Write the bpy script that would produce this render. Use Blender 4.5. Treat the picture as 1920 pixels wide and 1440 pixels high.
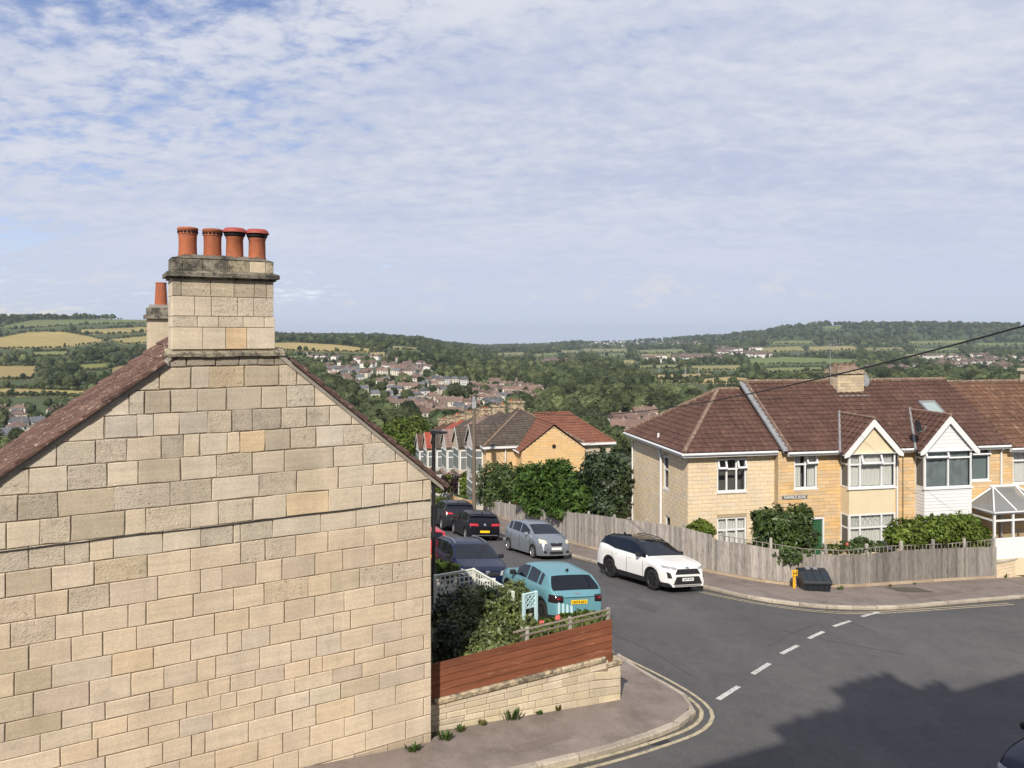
import bpy, bmesh, math, random
import numpy as np
from mathutils import Vector, Matrix
from mathutils.bvhtree import BVHTree

for _o in list(bpy.data.objects):
    bpy.data.objects.remove(_o)
sc = bpy.context.scene
col = sc.collection
R = math.radians
random.seed(7)
rng = np.random.default_rng(7)

# ------------------------------------------------------------------ camera
F, CX, YH, EYE = 1400.0, 960.0, 630.0, 7.7       # focal length and horizon of the 1920 px photograph, eye height
cam = bpy.data.cameras.new('camera')
cam.sensor_width = 36.0
cam.lens = 36.0 * F / 1920.0
cam.shift_y = -(720.0 - YH) / 1920.0
cam.clip_start = 0.1
cam.clip_end = 30000.0
camo = bpy.data.objects.new('camera', cam)
camo.location = (0, 0, EYE)
camo.rotation_euler = (R(90), 0, 0)
col.objects.link(camo)
sc.camera = camo

# ------------------------------------------------------------------ sky and sun
SUN_H = Vector((0.235, 0.97)).normalized()        # way the light travels over the ground
SUN_EL = R(40)
world = bpy.data.worlds.new('World')
sc.world = world
world.use_nodes = True
wn = world.node_tree.nodes
wl = world.node_tree.links
wn.clear()


def wnode(t, **kw):
    n = wn.new(t)
    for k, v in kw.items():
        setattr(n, k, v)
    return n


def wmath(op, a, b=None, c=None, clamp=False):
    n = wnode('ShaderNodeMath', operation=op, use_clamp=clamp)
    for i, x in enumerate((a, b, c)):
        if x is None:
            continue
        if isinstance(x, (int, float)):
            n.inputs[i].default_value = x
        else:
            wl.new(x, n.inputs[i])
    return n.outputs[0]


sky = wnode('ShaderNodeTexSky', sky_type='NISHITA')
sky.sun_disc = False
sky.sun_elevation = SUN_EL
sky.sun_rotation = math.atan2(-SUN_H.x, -SUN_H.y)
sky.air_density = 1.0
sky.dust_density = 0.6
sky.ozone_density = 1.5
tc = wnode('ShaderNodeTexCoord')
sep = wnode('ShaderNodeSeparateXYZ')
wl.new(tc.outputs['Generated'], sep.inputs[0])
zc = wmath('ADD', wmath('MAXIMUM', sep.outputs[2], 0.0), 0.20)
cmb = wnode('ShaderNodeCombineXYZ')
wl.new(wmath('DIVIDE', sep.outputs[0], zc), cmb.inputs[0])
wl.new(wmath('DIVIDE', sep.outputs[1], zc), cmb.inputs[1])


def wnoise(scale, detail, rough, rot=0.0, stretch=(1, 1, 1), off=(0, 0, 0), dist=0.0):
    mp = wnode('ShaderNodeMapping')
    mp.inputs['Scale'].default_value = stretch
    mp.inputs['Rotation'].default_value = (0, 0, rot)
    mp.inputs['Location'].default_value = off
    wl.new(cmb.outputs[0], mp.inputs[0])
    n = wnode('ShaderNodeTexNoise')
    n.inputs['Scale'].default_value = scale
    n.inputs['Detail'].default_value = detail
    n.inputs['Roughness'].default_value = rough
    n.inputs['Distortion'].default_value = dist
    wl.new(mp.outputs[0], n.inputs['Vector'])
    return n.outputs[0]


def wramp(x, p0, p1):
    n = wnode('ShaderNodeMapRange')
    n.interpolation_type = 'SMOOTHSTEP'
    n.inputs[1].default_value = p0
    n.inputs[2].default_value = p1
    wl.new(x, n.inputs[0])
    return n.outputs[0]


cover = wnoise(0.9, 4, 0.5, 0.3, off=(1.7, 3.1, 0))            # where the sheet is thick
ripple = wnoise(11.0, 7, 0.62, 0.5, (1.0, 1.35, 1), (4, 1, 0), 0.2)   # mackerel ripples
veil = wnoise(1.6, 6, 0.55, -0.2, (0.6, 1.5, 1), (7, 2, 0), 0.3)
left = wmath('MULTIPLY', cmb.outputs[0].node.inputs[0].links[0].from_socket, 0.07)
dens = wmath('ADD', wmath('ADD', wmath('MULTIPLY', cover, 0.45), wmath('MULTIPLY', ripple, 0.46)),
             wmath('ADD', wmath('MULTIPLY', veil, 0.28), left))
low = wmath('MULTIPLY', wmath('SUBTRACT', 1.0, wramp(sep.outputs[2], 0.10, 0.46)), 0.14)
mask = wramp(wmath('ADD', dens, low), 0.43, 0.62)
bright = wramp(wmath('ADD', wmath('MULTIPLY', ripple, 0.45), wmath('MULTIPLY', veil, 0.55)), 0.36, 0.66)
ccol = wnode('ShaderNodeMix', data_type='RGBA')
ccol.inputs['A'].default_value = (5.8, 6.5, 8.4, 1)
ccol.inputs['B'].default_value = (8.2, 8.45, 9.4, 1)
wl.new(bright, ccol.inputs['Factor'])
# the sheet greys towards the horizon
hz = wnode('ShaderNodeMix', data_type='RGBA')
hz.inputs['A'].default_value = (7.0, 7.7, 9.4, 1)
wl.new(wramp(sep.outputs[2], 0.0, 0.26), hz.inputs['Factor'])
wl.new(ccol.outputs['Result'], hz.inputs['B'])
skyb = wnode('ShaderNodeMix', data_type='RGBA', blend_type='MULTIPLY')
skyb.inputs['Factor'].default_value = 1.0
skyb.inputs['B'].default_value = (1.55, 1.45, 1.7, 1)
wl.new(sky.outputs[0], skyb.inputs['A'])
mixs = wnode('ShaderNodeMix', data_type='RGBA')
wl.new(mask, mixs.inputs['Factor'])
wl.new(skyb.outputs['Result'], mixs.inputs['A'])
wl.new(hz.outputs['Result'], mixs.inputs['B'])
# small heaps of cloud low over the hills
puff = wnode('ShaderNodeTexNoise')
pm_ = wnode('ShaderNodeMapping')
pm_.inputs['Scale'].default_value = (13, 13, 26)
wl.new(tc.outputs['Generated'], pm_.inputs[0])
wl.new(pm_.outputs[0], puff.inputs['Vector'])
puff.inputs['Scale'].default_value = 1.0
puff.inputs['Detail'].default_value = 8
puff.inputs['Roughness'].default_value = 0.68
band = wmath('MULTIPLY', wramp(sep.outputs[2], 0.022, 0.045), wmath('SUBTRACT', 1.0, wramp(sep.outputs[2], 0.055, 0.10)))
pmask = wmath('MULTIPLY', wmath('MULTIPLY', wramp(puff.outputs[0], 0.53, 0.68), band), 0.75)
mixp = wnode('ShaderNodeMix', data_type='RGBA')
mixp.inputs['B'].default_value = (8.4, 8.4, 8.7, 1)
wl.new(pmask, mixp.inputs['Factor'])
wl.new(mixs.outputs['Result'], mixp.inputs['A'])
bg = wnode('ShaderNodeBackground')
bg.inputs[1].default_value = 0.080
wl.new(mixp.outputs['Result'], bg.inputs[0])
wo = wnode('ShaderNodeOutputWorld')
wl.new(bg.outputs[0], wo.inputs[0])

sun = bpy.data.lights.new('sun', 'SUN')
sun.energy = 5.0
sun.angle = R(0.55)
sun.color = (1.0, 0.92, 0.80)
suno = bpy.data.objects.new('sun', sun)
suno.rotation_euler = Vector((SUN_H.x * math.cos(SUN_EL), SUN_H.y * math.cos(SUN_EL), -math.sin(SUN_EL))).to_track_quat('-Z', 'Y').to_euler()
suno.location = (-20, -40, 60)
col.objects.link(suno)
sc.view_settings.view_transform = 'Standard'
sc.view_settings.look = 'None'
sc.view_settings.exposure = 0.14
sc.view_settings.gamma = 1.0
sc.view_settings.use_curve_mapping = False
sc.render.resolution_x, sc.render.resolution_y = 1024, 768
sc.cycles.max_bounces = 6
sc.cycles.transparent_max_bounces = 12

# ------------------------------------------------------------------ materials
def mk(name, c, rough=0.8, var=0.2, scale=2.0, c2=None, c2lo=0.45, c2hi=0.65, c2scale=None, fine=0.0, fscale=40.0,
       bump=0.0, bscale=60.0, bdist=0.01, metal=0.0, spec=0.3, tint=False, objcol=False, objrand=0.0, stretch=(1, 1, 1),
       coords='pos', transl=0.0, coat=0.0, alpha=None, noisy=True, extra=(), pits=None):
    m = bpy.data.materials.new(name)
    m.use_nodes = True
    nt = m.node_tree
    n, l = nt.nodes, nt.links
    n.clear()
    out = n.new('ShaderNodeOutputMaterial')
    p = n.new('ShaderNodeBsdfPrincipled')
    p.inputs['Roughness'].default_value = rough
    p.inputs['Metallic'].default_value = metal
    p.inputs['Specular IOR Level'].default_value = spec
    if coat:
        p.inputs['Coat Weight'].default_value = coat
        p.inputs['Coat Roughness'].default_value = 0.04
    rgb = n.new('ShaderNodeRGB')
    rgb.outputs[0].default_value = (*c, 1)
    cur = rgb.outputs[0]
    vec = None
    if noisy:
        if coords == 'pos':
            g = n.new('ShaderNodeNewGeometry')
            vec = g.outputs['Position']
        else:
            g = n.new('ShaderNodeTexCoord')
            vec = g.outputs['Object']
        mp = n.new('ShaderNodeMapping')
        mp.inputs['Scale'].default_value = stretch
        l.new(vec, mp.inputs[0])
        vec = mp.outputs[0]

    def noise(s, d=5, r=0.6):
        x = n.new('ShaderNodeTexNoise')
        x.inputs['Scale'].default_value = s
        x.inputs['Detail'].default_value = d
        x.inputs['Roughness'].default_value = r
        l.new(vec, x.inputs['Vector'])
        return x.outputs[0]

    def rng_(x, a, b, c_, d):
        r = n.new('ShaderNodeMapRange')
        for i, v in enumerate((a, b, c_, d)):
            r.inputs[i + 1].default_value = v
        l.new(x, r.inputs[0])
        return r.outputs[0]

    def mul(a, b):
        x = n.new('ShaderNodeMix')
        x.data_type = 'RGBA'
        x.blend_type = 'MULTIPLY'
        x.inputs['Factor'].default_value = 1
        l.new(a, x.inputs['A'])
        l.new(b, x.inputs['B'])
        return x.outputs['Result']

    if c2 is not None:
        x = n.new('ShaderNodeMix')
        x.data_type = 'RGBA'
        l.new(rng_(noise(c2scale or scale, 8, 0.7), c2lo, c2hi, 0, 1), x.inputs['Factor'])
        l.new(cur, x.inputs['A'])
        x.inputs['B'].default_value = (*c2, 1)
        cur = x.outputs['Result']
    if var and noisy:
        cur = mul(cur, rng_(noise(scale), 0.25, 0.75, 1 - var, 1 + var))
    if fine and noisy:
        cur = mul(cur, rng_(noise(fscale, 3), 0.25, 0.75, 1 - fine, 1 + fine))
    base_vec = vec
    for (es, est, ea_) in extra:            # stains and streaks that run across the pieces
        mp2 = n.new('ShaderNodeMapping')
        mp2.inputs['Scale'].default_value = est
        l.new(g.outputs['Position'], mp2.inputs[0])
        vec = mp2.outputs[0]
        cur = mul(cur, rng_(noise(es, 6, .65), 0.3, 0.7, 1 - ea_, 1 + ea_))
    if pits:
        mp2 = n.new('ShaderNodeMapping')
        l.new(g.outputs['Position'], mp2.inputs[0])
        vec = mp2.outputs[0]
        cur = mul(cur, rng_(noise(pits[0], 4, .7), pits[1], pits[1] + .07, 1, pits[2]))
    vec = base_vec
    if tint:
        a = n.new('ShaderNodeAttribute')
        a.attribute_name = 'tint'
        cur = mul(cur, a.outputs['Color'])
    if objcol or objrand:
        oi = n.new('ShaderNodeObjectInfo')
        if objcol:
            cur = mul(cur, oi.outputs['Color'])
        if objrand:
            cur = mul(cur, rng_(oi.outputs['Random'], 0, 1, 1 - objrand, 1 + objrand))
    l.new(cur, p.inputs['Base Color'])
    if bump and noisy:
        b = n.new('ShaderNodeBump')
        b.inputs['Strength'].default_value = bump
        b.inputs['Distance'].default_value = bdist
        l.new(noise(bscale, 6, 0.7), b.inputs['Height'])
        l.new(b.outputs[0], p.inputs['Normal'])
    sh = p.outputs[0]
    if transl:
        t = n.new('ShaderNodeBsdfTranslucent')
        l.new(cur, t.inputs[0])
        mx = n.new('ShaderNodeMixShader')
        mx.inputs[0].default_value = transl
        l.new(sh, mx.inputs[1])
        l.new(t.outputs[0], mx.inputs[2])
        sh = mx.outputs[0]
    l.new(sh, out.inputs[0])
    return m


def glass_mat(name, tintc=(0.75, 0.82, 0.84), clear=0.6, body=(0.02, 0.025, 0.03), rough=0.03):
    m = bpy.data.materials.new(name)
    m.use_nodes = True
    n, l = m.node_tree.nodes, m.node_tree.links
    n.clear()
    out = n.new('ShaderNodeOutputMaterial')
    p = n.new('ShaderNodeBsdfPrincipled')
    p.inputs['Base Color'].default_value = (*body, 1)
    p.inputs['Roughness'].default_value = rough
    p.inputs['Specular IOR Level'].default_value = 0.6
    t = n.new('ShaderNodeBsdfTransparent')
    t.inputs[0].default_value = (*tintc, 1)
    mx = n.new('ShaderNodeMixShader')
    mx.inputs[0].default_value = 1 - clear
    l.new(t.outputs[0], mx.inputs[1])
    l.new(p.outputs[0], mx.inputs[2])
    l.new(mx.outputs[0], out.inputs[0])
    return m


M = {}
# ------------------------------------------------------------------ mesh builder
WM = {}


def link_mesh(name, me, mats, parent=None, mat4=None, smooth=False, sharp=None):
    for x in mats:
        me.materials.append(x)
    if smooth:
        me.polygons.foreach_set('use_smooth', np.ones(len(me.polygons), dtype=bool))
        if sharp:
            me.set_sharp_from_angle(angle=R(sharp))
    o = bpy.data.objects.new(name, me)
    col.objects.link(o)
    if parent is not None:
        o.parent = parent
    if mat4 is not None:
        o.matrix_local = mat4
    base = WM.get(parent.name, Matrix()) if parent is not None else Matrix()
    WM[o.name] = base @ (mat4 if mat4 is not None else Matrix())
    return o


class MB:
    def __init__(s):
        s.v, s.f, s.m, s.t = [], [], [], []

    def add(s, vs, fs, m=0, t=1.0):
        o = len(s.v)
        s.v.extend([tuple(x) for x in vs])
        for q in fs:
            s.f.append([o + i for i in q])
            s.m.append(m)
            s.t.append(t)
        return s

    def quad(s, a, b, c, d, m=0, t=1.0):
        return s.add([a, b, c, d], [(0, 1, 2, 3)], m, t)

    def box(s, x0, x1, y0, y1, z0, z1, m=0, t=1.0, X=None):
        vs = [Vector((x, y, z)) for z in (z0, z1) for y in (y0, y1) for x in (x0, x1)]
        if X is not None:
            vs = [X @ v for v in vs]
        return s.add(vs, [(0, 2, 3, 1), (4, 5, 7, 6), (0, 1, 5, 4), (2, 6, 7, 3), (0, 4, 6, 2), (1, 3, 7, 5)], m, t)

    def cbox(s, x0, x1, y0, y1, z0, z1, c=0.01, m=0, t=1.0, X=None):
        """box with chamfered edges"""
        pts = []
        idx = {}
        for ix, (x, sx) in enumerate(((x0, 1), (x1, -1))):
            for iy, (y, sy) in enumerate(((y0, 1), (y1, -1))):
                for iz, (z, sz) in enumerate(((z0, 1), (z1, -1))):
                    for k, p in enumerate(((x, y + sy * c, z + sz * c), (x + sx * c, y, z + sz * c), (x + sx * c, y + sy * c, z))):
                        idx[ix, iy, iz, k] = len(pts)
                        pts.append(Vector(p))
        fs = []
        for ix in (0, 1):
            q = [idx[ix, 0, 0, 0], idx[ix, 1, 0, 0], idx[ix, 1, 1, 0], idx[ix, 0, 1, 0]]
            fs.append(q if ix else q[::-1])
        for iy in (0, 1):
            q = [idx[0, iy, 0, 1], idx[1, iy, 0, 1], idx[1, iy, 1, 1], idx[0, iy, 1, 1]]
            fs.append(q[::-1] if iy else q)
        for iz in (0, 1):
            q = [idx[0, 0, iz, 2], idx[1, 0, iz, 2], idx[1, 1, iz, 2], idx[0, 1, iz, 2]]
            fs.append(q if iz else q[::-1])
        for iy in (0, 1):
            for iz in (0, 1):
                fs.append([idx[0, iy, iz, 1], idx[1, iy, iz, 1], idx[1, iy, iz, 2], idx[0, iy, iz, 2]])
        for ix in (0, 1):
            for iz in (0, 1):
                fs.append([idx[ix, 0, iz, 0], idx[ix, 1, iz, 0], idx[ix, 1, iz, 2], idx[ix, 0, iz, 2]])
        for ix in (0, 1):
            for iy in (0, 1):
                fs.append([idx[ix, iy, 0, 0], idx[ix, iy, 1, 0], idx[ix, iy, 1, 1], idx[ix, iy, 0, 1]])
        for ix in (0, 1):
            for iy in (0, 1):
                for iz in (0, 1):
                    fs.append([idx[ix, iy, iz, 0], idx[ix, iy, iz, 1], idx[ix, iy, iz, 2]])
        if X is not None:
            pts = [X @ v for v in pts]
        return s.add(pts, fs, m, t)

    def prism(s, poly, off, m=0, t=1.0, caps=True):
        """poly: list of 3D points, swept by vector off"""
        n = len(poly)
        off = Vector(off)
        a = [Vector(p) for p in poly]
        b = [p + off for p in a]
        fs = [(i, (i + 1) % n, n + (i + 1) % n, n + i) for i in range(n)]
        if caps:
            fs += [tuple(range(n))[::-1], tuple(range(n, 2 * n))]
        return s.add(a + b, fs, m, t)

    def tube(s, pts, r, n=6, m=0, t=1.0, caps=True):
        pts = [Vector(p) for p in pts]
        rs = r if isinstance(r, (list, tuple)) else [r] * len(pts)
        vs = []
        for i, p in enumerate(pts):
            d = (pts[min(i + 1, len(pts) - 1)] - pts[max(i - 1, 0)]).normalized()
            u = d.orthogonal().normalized() if i == 0 else (u - d * u.dot(d)).normalized()
            w = d.cross(u)
            for k in range(n):
                a = 2 * math.pi * k / n
                vs.append(p + (u * math.cos(a) + w * math.sin(a)) * rs[i])
        fs = []
        for i in range(len(pts) - 1):
            for k in range(n):
                fs.append((i * n + k, i * n + (k + 1) % n, (i + 1) * n + (k + 1) % n, (i + 1) * n + k))
        if caps:
            fs.append(tuple(range(n))[::-1])
            fs.append(tuple(range((len(pts) - 1) * n, len(pts) * n)))
        return s.add(vs, fs, m, t)

    def lathe(s, prof, n=20, c=(0, 0, 0), axis='z', m=0, t=1.0):
        vs = []
        for r, h in prof:
            for k in range(n):
                a = 2 * math.pi * k / n
                if axis == 'z':
                    vs.append((c[0] + r * math.cos(a), c[1] + r * math.sin(a), c[2] + h))
                else:
                    vs.append((c[0] + r * math.cos(a), c[1] + h, c[2] + r * math.sin(a)))
        fs = []
        for i in range(len(prof) - 1):
            for k in range(n):
                q = (i * n + k, i * n + (k + 1) % n, (i + 1) * n + (k + 1) % n, (i + 1) * n + k)
                fs.append(q if axis == 'z' else q[::-1])
        return s.add(vs, fs, m, t)

    def mesh(s, name):
        me = bpy.data.meshes.new(name)
        me.from_pydata(s.v, [], s.f)
        if any(s.m):
            me.polygons.foreach_set('material_index', s.m)
        if any(x != 1.0 for x in s.t):
            a = me.attributes.new('tint', 'FLOAT_COLOR', 'FACE')
            arr = np.ones((len(s.t), 4), dtype=np.float32)
            tt = [(x, x, x) if isinstance(x, (int, float)) else x for x in s.t]
            arr[:, :3] = np.array(tt)
            a.data.foreach_set('color', arr.ravel())
        else:
            a = me.attributes.new('tint', 'FLOAT_COLOR', 'FACE')
            a.data.foreach_set('color', np.ones(len(s.t) * 4, dtype=np.float32))
        return me

    def obj(s, name, mats, parent=None, mat4=None, world=False, smooth=False, sharp=None):
        if not isinstance(mats, (list, tuple)):
            mats = [mats]
        if world and parent is not None:
            W = WM[parent.name].inverted()
            s.v = [tuple(W @ Vector(p)) for p in s.v]
        return link_mesh(name, s.mesh(name), mats, parent, mat4, smooth, sharp)


def tag(o, label, cat, group=None, kind=None):
    if label:
        o['label'] = label
    if cat:
        o['category'] = cat
    if group:
        o['group'] = group
    if kind:
        o['kind'] = kind
    return o


def thing(name, label, cat, loc=(0, 0, 0), rotz=0.0, group=None, X=None):
    o = bpy.data.objects.new(name, None)
    o.empty_display_size = 0.3
    W = X if X is not None else Matrix.Translation(Vector(loc)) @ Matrix.Rotation(rotz, 4, 'Z')
    o.matrix_world = W
    col.objects.link(o)
    WM[o.name] = W
    tag(o, label, cat, group)
    return o


def dup(root, X, label=None):
    r = root.copy()
    col.objects.link(r)
    r.matrix_world = X
    WM[r.name] = X
    if label:
        r['label'] = label
    for ch in root.children:
        c = ch.copy()
        col.objects.link(c)
        c.parent = r
        for g in ch.children:
            d = g.copy()
            col.objects.link(d)
            d.parent = c
    return r


def structure(o):
    o['kind'] = 'structure'
    return o


def stuff(o):
    o['kind'] = 'stuff'
    return o


# ------------------------------------------------------------------ the lie of the land
def near_h(X, Y):
    """metres below the eye, around the junction"""
    t = -0.196 * X + 0.98 * Y
    k, c, t0 = 0.0094, 0.085, 20.0
    t1 = t0 + c / (2 * k)
    e = np.where(t < t0, 0.0, np.where(t < t1, k * (t - t0) ** 2, k * (t1 - t0) ** 2 + c * (t - t1)))
    # the high side of the main road, behind the camera, stays level
    return 7.7 + 0.0622 * (np.clip(X, -40, 60) + 1.52) + 0.0668 * (np.maximum(Y, -5.0) - 14) + e


COLS = [
    (-300, [(130, 22), (200, 33), (320, 48), (450, 56), (600, 49), (850, 40), (1200, 20), (1500, 8), (2000, -46), (2600, -50), (4000, -20), (6500, 30)]),
    (0, [(130, 22), (200, 33), (320, 48), (450, 56), (600, 49), (850, 40), (1200, 20), (1500, 8), (2000, -46), (2600, -50), (4000, -20), (6500, 30)]),
    (140, [(130, 22), (200, 33), (320, 48), (450, 56), (600, 49), (850, 40), (1200, 19), (1500, 5), (2000, -48), (2600, -52), (4000, -20), (6500, 30)]),
    (290, [(130, 22), (200, 33), (320, 47), (450, 53), (600, 49), (850, 40), (1200, 22), (1500, 8), (2000, -44), (2600, -52), (4000, -20), (6500, 30)]),
    (420, [(130, 22), (200, 33), (300, 42), (450, 45), (600, 42), (850, 36), (1200, 22), (1500, 12), (2000, -20), (2600, -28), (4000, 0), (6500, 30)]),
    (520, [(130, 22), (200, 33), (300, 41), (450, 42), (600, 40), (800, 33), (1000, 25), (1300, 16), (1700, 11), (2200, 5), (2800, 8), (4000, 20), (6500, 40)]),
    (700, [(130, 22), (200, 33), (350, 40), (500, 39), (750, 34), (1000, 25), (1300, 18), (1700, 13), (2200, 8), (2800, 10), (4000, 20), (6500, 40)]),
    (780, [(130, 22), (200, 33), (350, 41), (500, 40), (750, 36), (1000, 29), (1300, 23), (1700, 19), (2200, 16), (2800, 18), (4000, 40), (6500, 60)]),
    (850, [(130, 22), (200, 33), (350, 42), (500, 41), (750, 39), (1000, 37), (1500, 36), (2000, 35), (2400, 36), (3200, 45), (4500, 70), (6500, 90)]),
    (920, [(130, 22), (200, 33), (350, 44), (550, 45), (900, 47), (1500, 52), (2500, 58), (3500, 64), (4500, 70), (5500, 82), (6500, 110)]),
    (1000, [(130, 22), (200, 33), (370, 46), (550, 46), (900, 48), (1800, 56), (3000, 62), (4500, 64), (5500, 80), (6500, 110)]),
    (1100, [(130, 22), (200, 33), (370, 46), (550, 46), (900, 48), (1800, 56), (3000, 58), (3800, 46), (4600, 42), (5500, 52), (6500, 80)]),
    (1220, [(130, 22), (200, 33), (370, 46), (550, 46), (900, 48), (1800, 55), (3000, 55), (3800, 40), (4600, 34), (5500, 42), (6500, 60)]),
    (1330, [(130, 22), (200, 33), (370, 46), (600, 46), (1000, 51), (1800, 55), (2800, 44), (3500, 22), (4200, 10), (5000, 14), (6500, 40)]),
    (1420, [(130, 22), (200, 33), (370, 45), (600, 45), (1200, 52), (2000, 49), (2700, 32), (3200, 0), (3800, -10), (4800, -8), (6500, 20)]),
    (1490, [(130, 22), (200, 33), (370, 45), (600, 44), (1200, 51), (2000, 46), (2600, 28), (3200, -34), (3700, -38), (4800, -20), (6500, 10)]),
    (1560, [(130, 22), (200, 33), (370, 45), (600, 44), (1200, 51), (2000, 46), (2600, 26), (3200, -46), (3700, -50), (4800, -30), (6500, 10)]),
    (1750, [(130, 22), (200, 33), (370, 45), (600, 44), (1200, 51), (2000, 47), (2600, 28), (3200, -44), (3700, -48), (4800, -30), (6500, 10)]),
    (1920, [(130, 22), (200, 33), (370, 45), (600, 44), (1200, 50), (2000, 46), (2600, 28), (3200, -40), (3700, -44), (4800, -30), (6500, 10)]),
    (2400, [(130, 22), (200, 33), (370, 45), (600, 44), (1200, 50), (2000, 46), (2600, 28), (3200, -40), (3700, -44), (4800, -30), (6500, 10)]),
]
_LY = np.log(np.geomspace(110, 7000, 160))
_TAB = np.array([np.interp(_LY, [math.log(y) for y, h in c], [h for y, h in c]) for _, c in COLS])
# soften the kinks of the profile
_kern = np.array([1, 2, 3, 2, 1.0]); _kern /= _kern.sum()
_pad = np.pad(_TAB, ((0, 0), (2, 2)), mode='edge')
_TAB = np.array([np.convolve(r_, _kern, mode='valid') for r_ in _pad])
_PX = np.array([c[0] for c in COLS], dtype=float)


def far_h(px, D):
    px = np.clip(px, _PX[0], _PX[-1])
    ly = np.clip(np.log(np.maximum(D, 1.0)), _LY[0], _LY[-1])
    i = np.clip(np.searchsorted(_PX, px) - 1, 0, len(_PX) - 2)
    u = (px - _PX[i]) / (_PX[i + 1] - _PX[i])
    u = u * u * (3 - 2 * u)
    j = (ly - _LY[0]) / (_LY[1] - _LY[0])
    j0 = np.clip(np.floor(j).astype(int), 0, len(_LY) - 2)
    v = j - j0
    a = _TAB[i, j0] * (1 - v) + _TAB[i, j0 + 1] * v
    b = _TAB[i + 1, j0] * (1 - v) + _TAB[i + 1, j0 + 1] * v
    return a * (1 - u) + b * u


def land_h(X, Y):
    X = np.asarray(X, dtype=float)
    Y = np.asarray(Y, dtype=float)
    r = np.hypot(X, Y)
    az = np.clip(np.arctan2(X, Y), -R(50), R(50))
    D = r * np.cos(az)
    f = far_h(CX + F * np.tan(az), D)
    n = near_h(X, Y)
    w = np.clip((r - 75) / 75.0, 0, 1)
    w = w * w * (3 - 2 * w)
    return n * (1 - w) + f * w


def gz(x, y):
    return EYE - float(near_h(np.array(x), np.array(y)))


def G(px, py, lift=0.0):
    """the point of the near ground seen at a pixel of the photograph"""
    a, b = (px - CX) / F, (py - YH) / F
    Y = np.arange(3.0, 160.0, 0.02)
    d = b * Y - (near_h(a * Y, Y) - lift)
    i = int(np.argmax(d > 0))
    y = float(Y[i])
    return Vector((a * y, y, gz(a * y, y) + lift))


def P(px, py, Y):
    return Vector(((px - CX) / F * Y, Y, EYE - (py - YH) / F * Y))


_DY = np.geomspace(120, 6000, 900)


def L(px, py):
    """the point of the far land seen at a pixel"""
    a = (px - CX) / F
    h = land_h(a * _DY, _DY)
    yy = YH + F * h / _DY
    k = np.nonzero(yy <= py)[0]
    if len(k) == 0:
        return None
    y = float(_DY[k[0]])
    return Vector((a * y, y, EYE - float(h[k[0]])))


def inpoly(px, py, poly):
    px = np.asarray(px); py = np.asarray(py)
    r = np.zeros(px.shape, dtype=bool)
    n = len(poly)
    for i in range(n):
        x0, y0 = poly[i]
        x1, y1 = poly[(i + 1) % n]
        if y0 == y1:
            continue
        c = ((y0 > py) != (y1 > py)) & (px < (x1 - x0) * (py - y0) / (y1 - y0) + x0)
        r ^= c
    return r
# ------------------------------------------------------------------ material table
SX_ = [(0.45, (1, 1, 1), .09), (2.2, (1, 1, .10), .10), (1.6, (.6, .6, 9), .10)]
M['stone'] = mk('bath_stone', (0.565, 0.487, 0.378), 0.9, 0.07, 2.5, c2=(0.42, 0.37, 0.295), c2lo=0.56, c2hi=0.80, c2scale=1.7,
                fine=0.13, fscale=30, bump=0.6, bscale=45, bdist=0.014, objcol=True, extra=SX_, pits=(26, .66, .55))
M['stone_pitted'] = mk('pitted_stone', (0.54, 0.47, 0.37), 0.92, 0.10, 1.6, c2=(0.33, 0.285, 0.225), c2lo=0.54, c2hi=0.74, c2scale=9,
                       fine=0.2, fscale=45, bump=0.9, bscale=32, bdist=0.022, objcol=True, extra=SX_, pits=(20, .60, .45))
M['stone_stained'] = mk('stained_stone', (0.52, 0.455, 0.36), 0.92, 0.12, 1.6, c2=(0.29, 0.255, 0.21), c2lo=0.48, c2hi=0.72, c2scale=1.5,
                        fine=0.2, fscale=45, bump=0.8, bscale=40, bdist=0.018, objcol=True, extra=SX_, pits=(24, .61, .45))
M['stone_dirty'] = mk('weathered_stone', (0.30, 0.27, 0.21), 0.95, 0.30, 2.2, c2=(0.085, 0.08, 0.07), c2lo=0.46, c2hi=0.60, c2scale=5,
                      fine=0.3, fscale=30, bump=0.9, bscale=45, bdist=0.03, objcol=True)
M['mortar'] = mk('mortar', (0.27, 0.225, 0.165), 0.95, 0.35, 2.0, fine=0.3, fscale=60, bump=0.8, bscale=80, bdist=0.01)
M['mortar_grey'] = mk('mortar_fillet', (0.34, 0.31, 0.27), 0.95, 0.25, 4, fine=0.2, bump=0.8, bscale=40, bdist=0.02)
M['gabletile'] = mk('old_clay_tile', (0.100, 0.058, 0.046), 0.9, 0.35, 3.0, c2=(0.33, 0.25, 0.205), c2lo=0.55, c2hi=0.68, c2scale=12,
                    fine=0.3, fscale=60, bump=0.7, bscale=40, bdist=0.01, objrand=0.25)
M['terracotta'] = mk('terracotta', (0.36, 0.115, 0.055), 0.8, 0.22, 5, c2=(0.15, 0.065, 0.045), c2lo=0.52, c2hi=0.72, extra=[(3, (1, 1, .2), .22)], bump=0.2, bscale=60)
M['cowl'] = mk('red_cowl', (0.30, 0.065, 0.05), 0.6, 0.12, 6)
M['black'] = mk('black_metal', (0.012, 0.012, 0.014), 0.45, 0, noisy=False, spec=0.5)
M['darkhole'] = mk('dark_inside', (0.01, 0.01, 0.012), 0.9, 0, noisy=False)
M['asphalt'] = mk('asphalt', (0.088, 0.085, 0.087), 0.92, 0.10, 0.35, c2=(0.116, 0.110, 0.108), c2lo=0.45, c2hi=0.72, c2scale=0.22,
                  fine=0.30, fscale=36, bump=0.5, bscale=120, bdist=0.006, extra=[(1.1, (1, 1, 1), .06), (.35, (1.2, .12, 1), .10), (3.5, (1, 1, 1), .07)], pits=(14, .70, 1.35))
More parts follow.
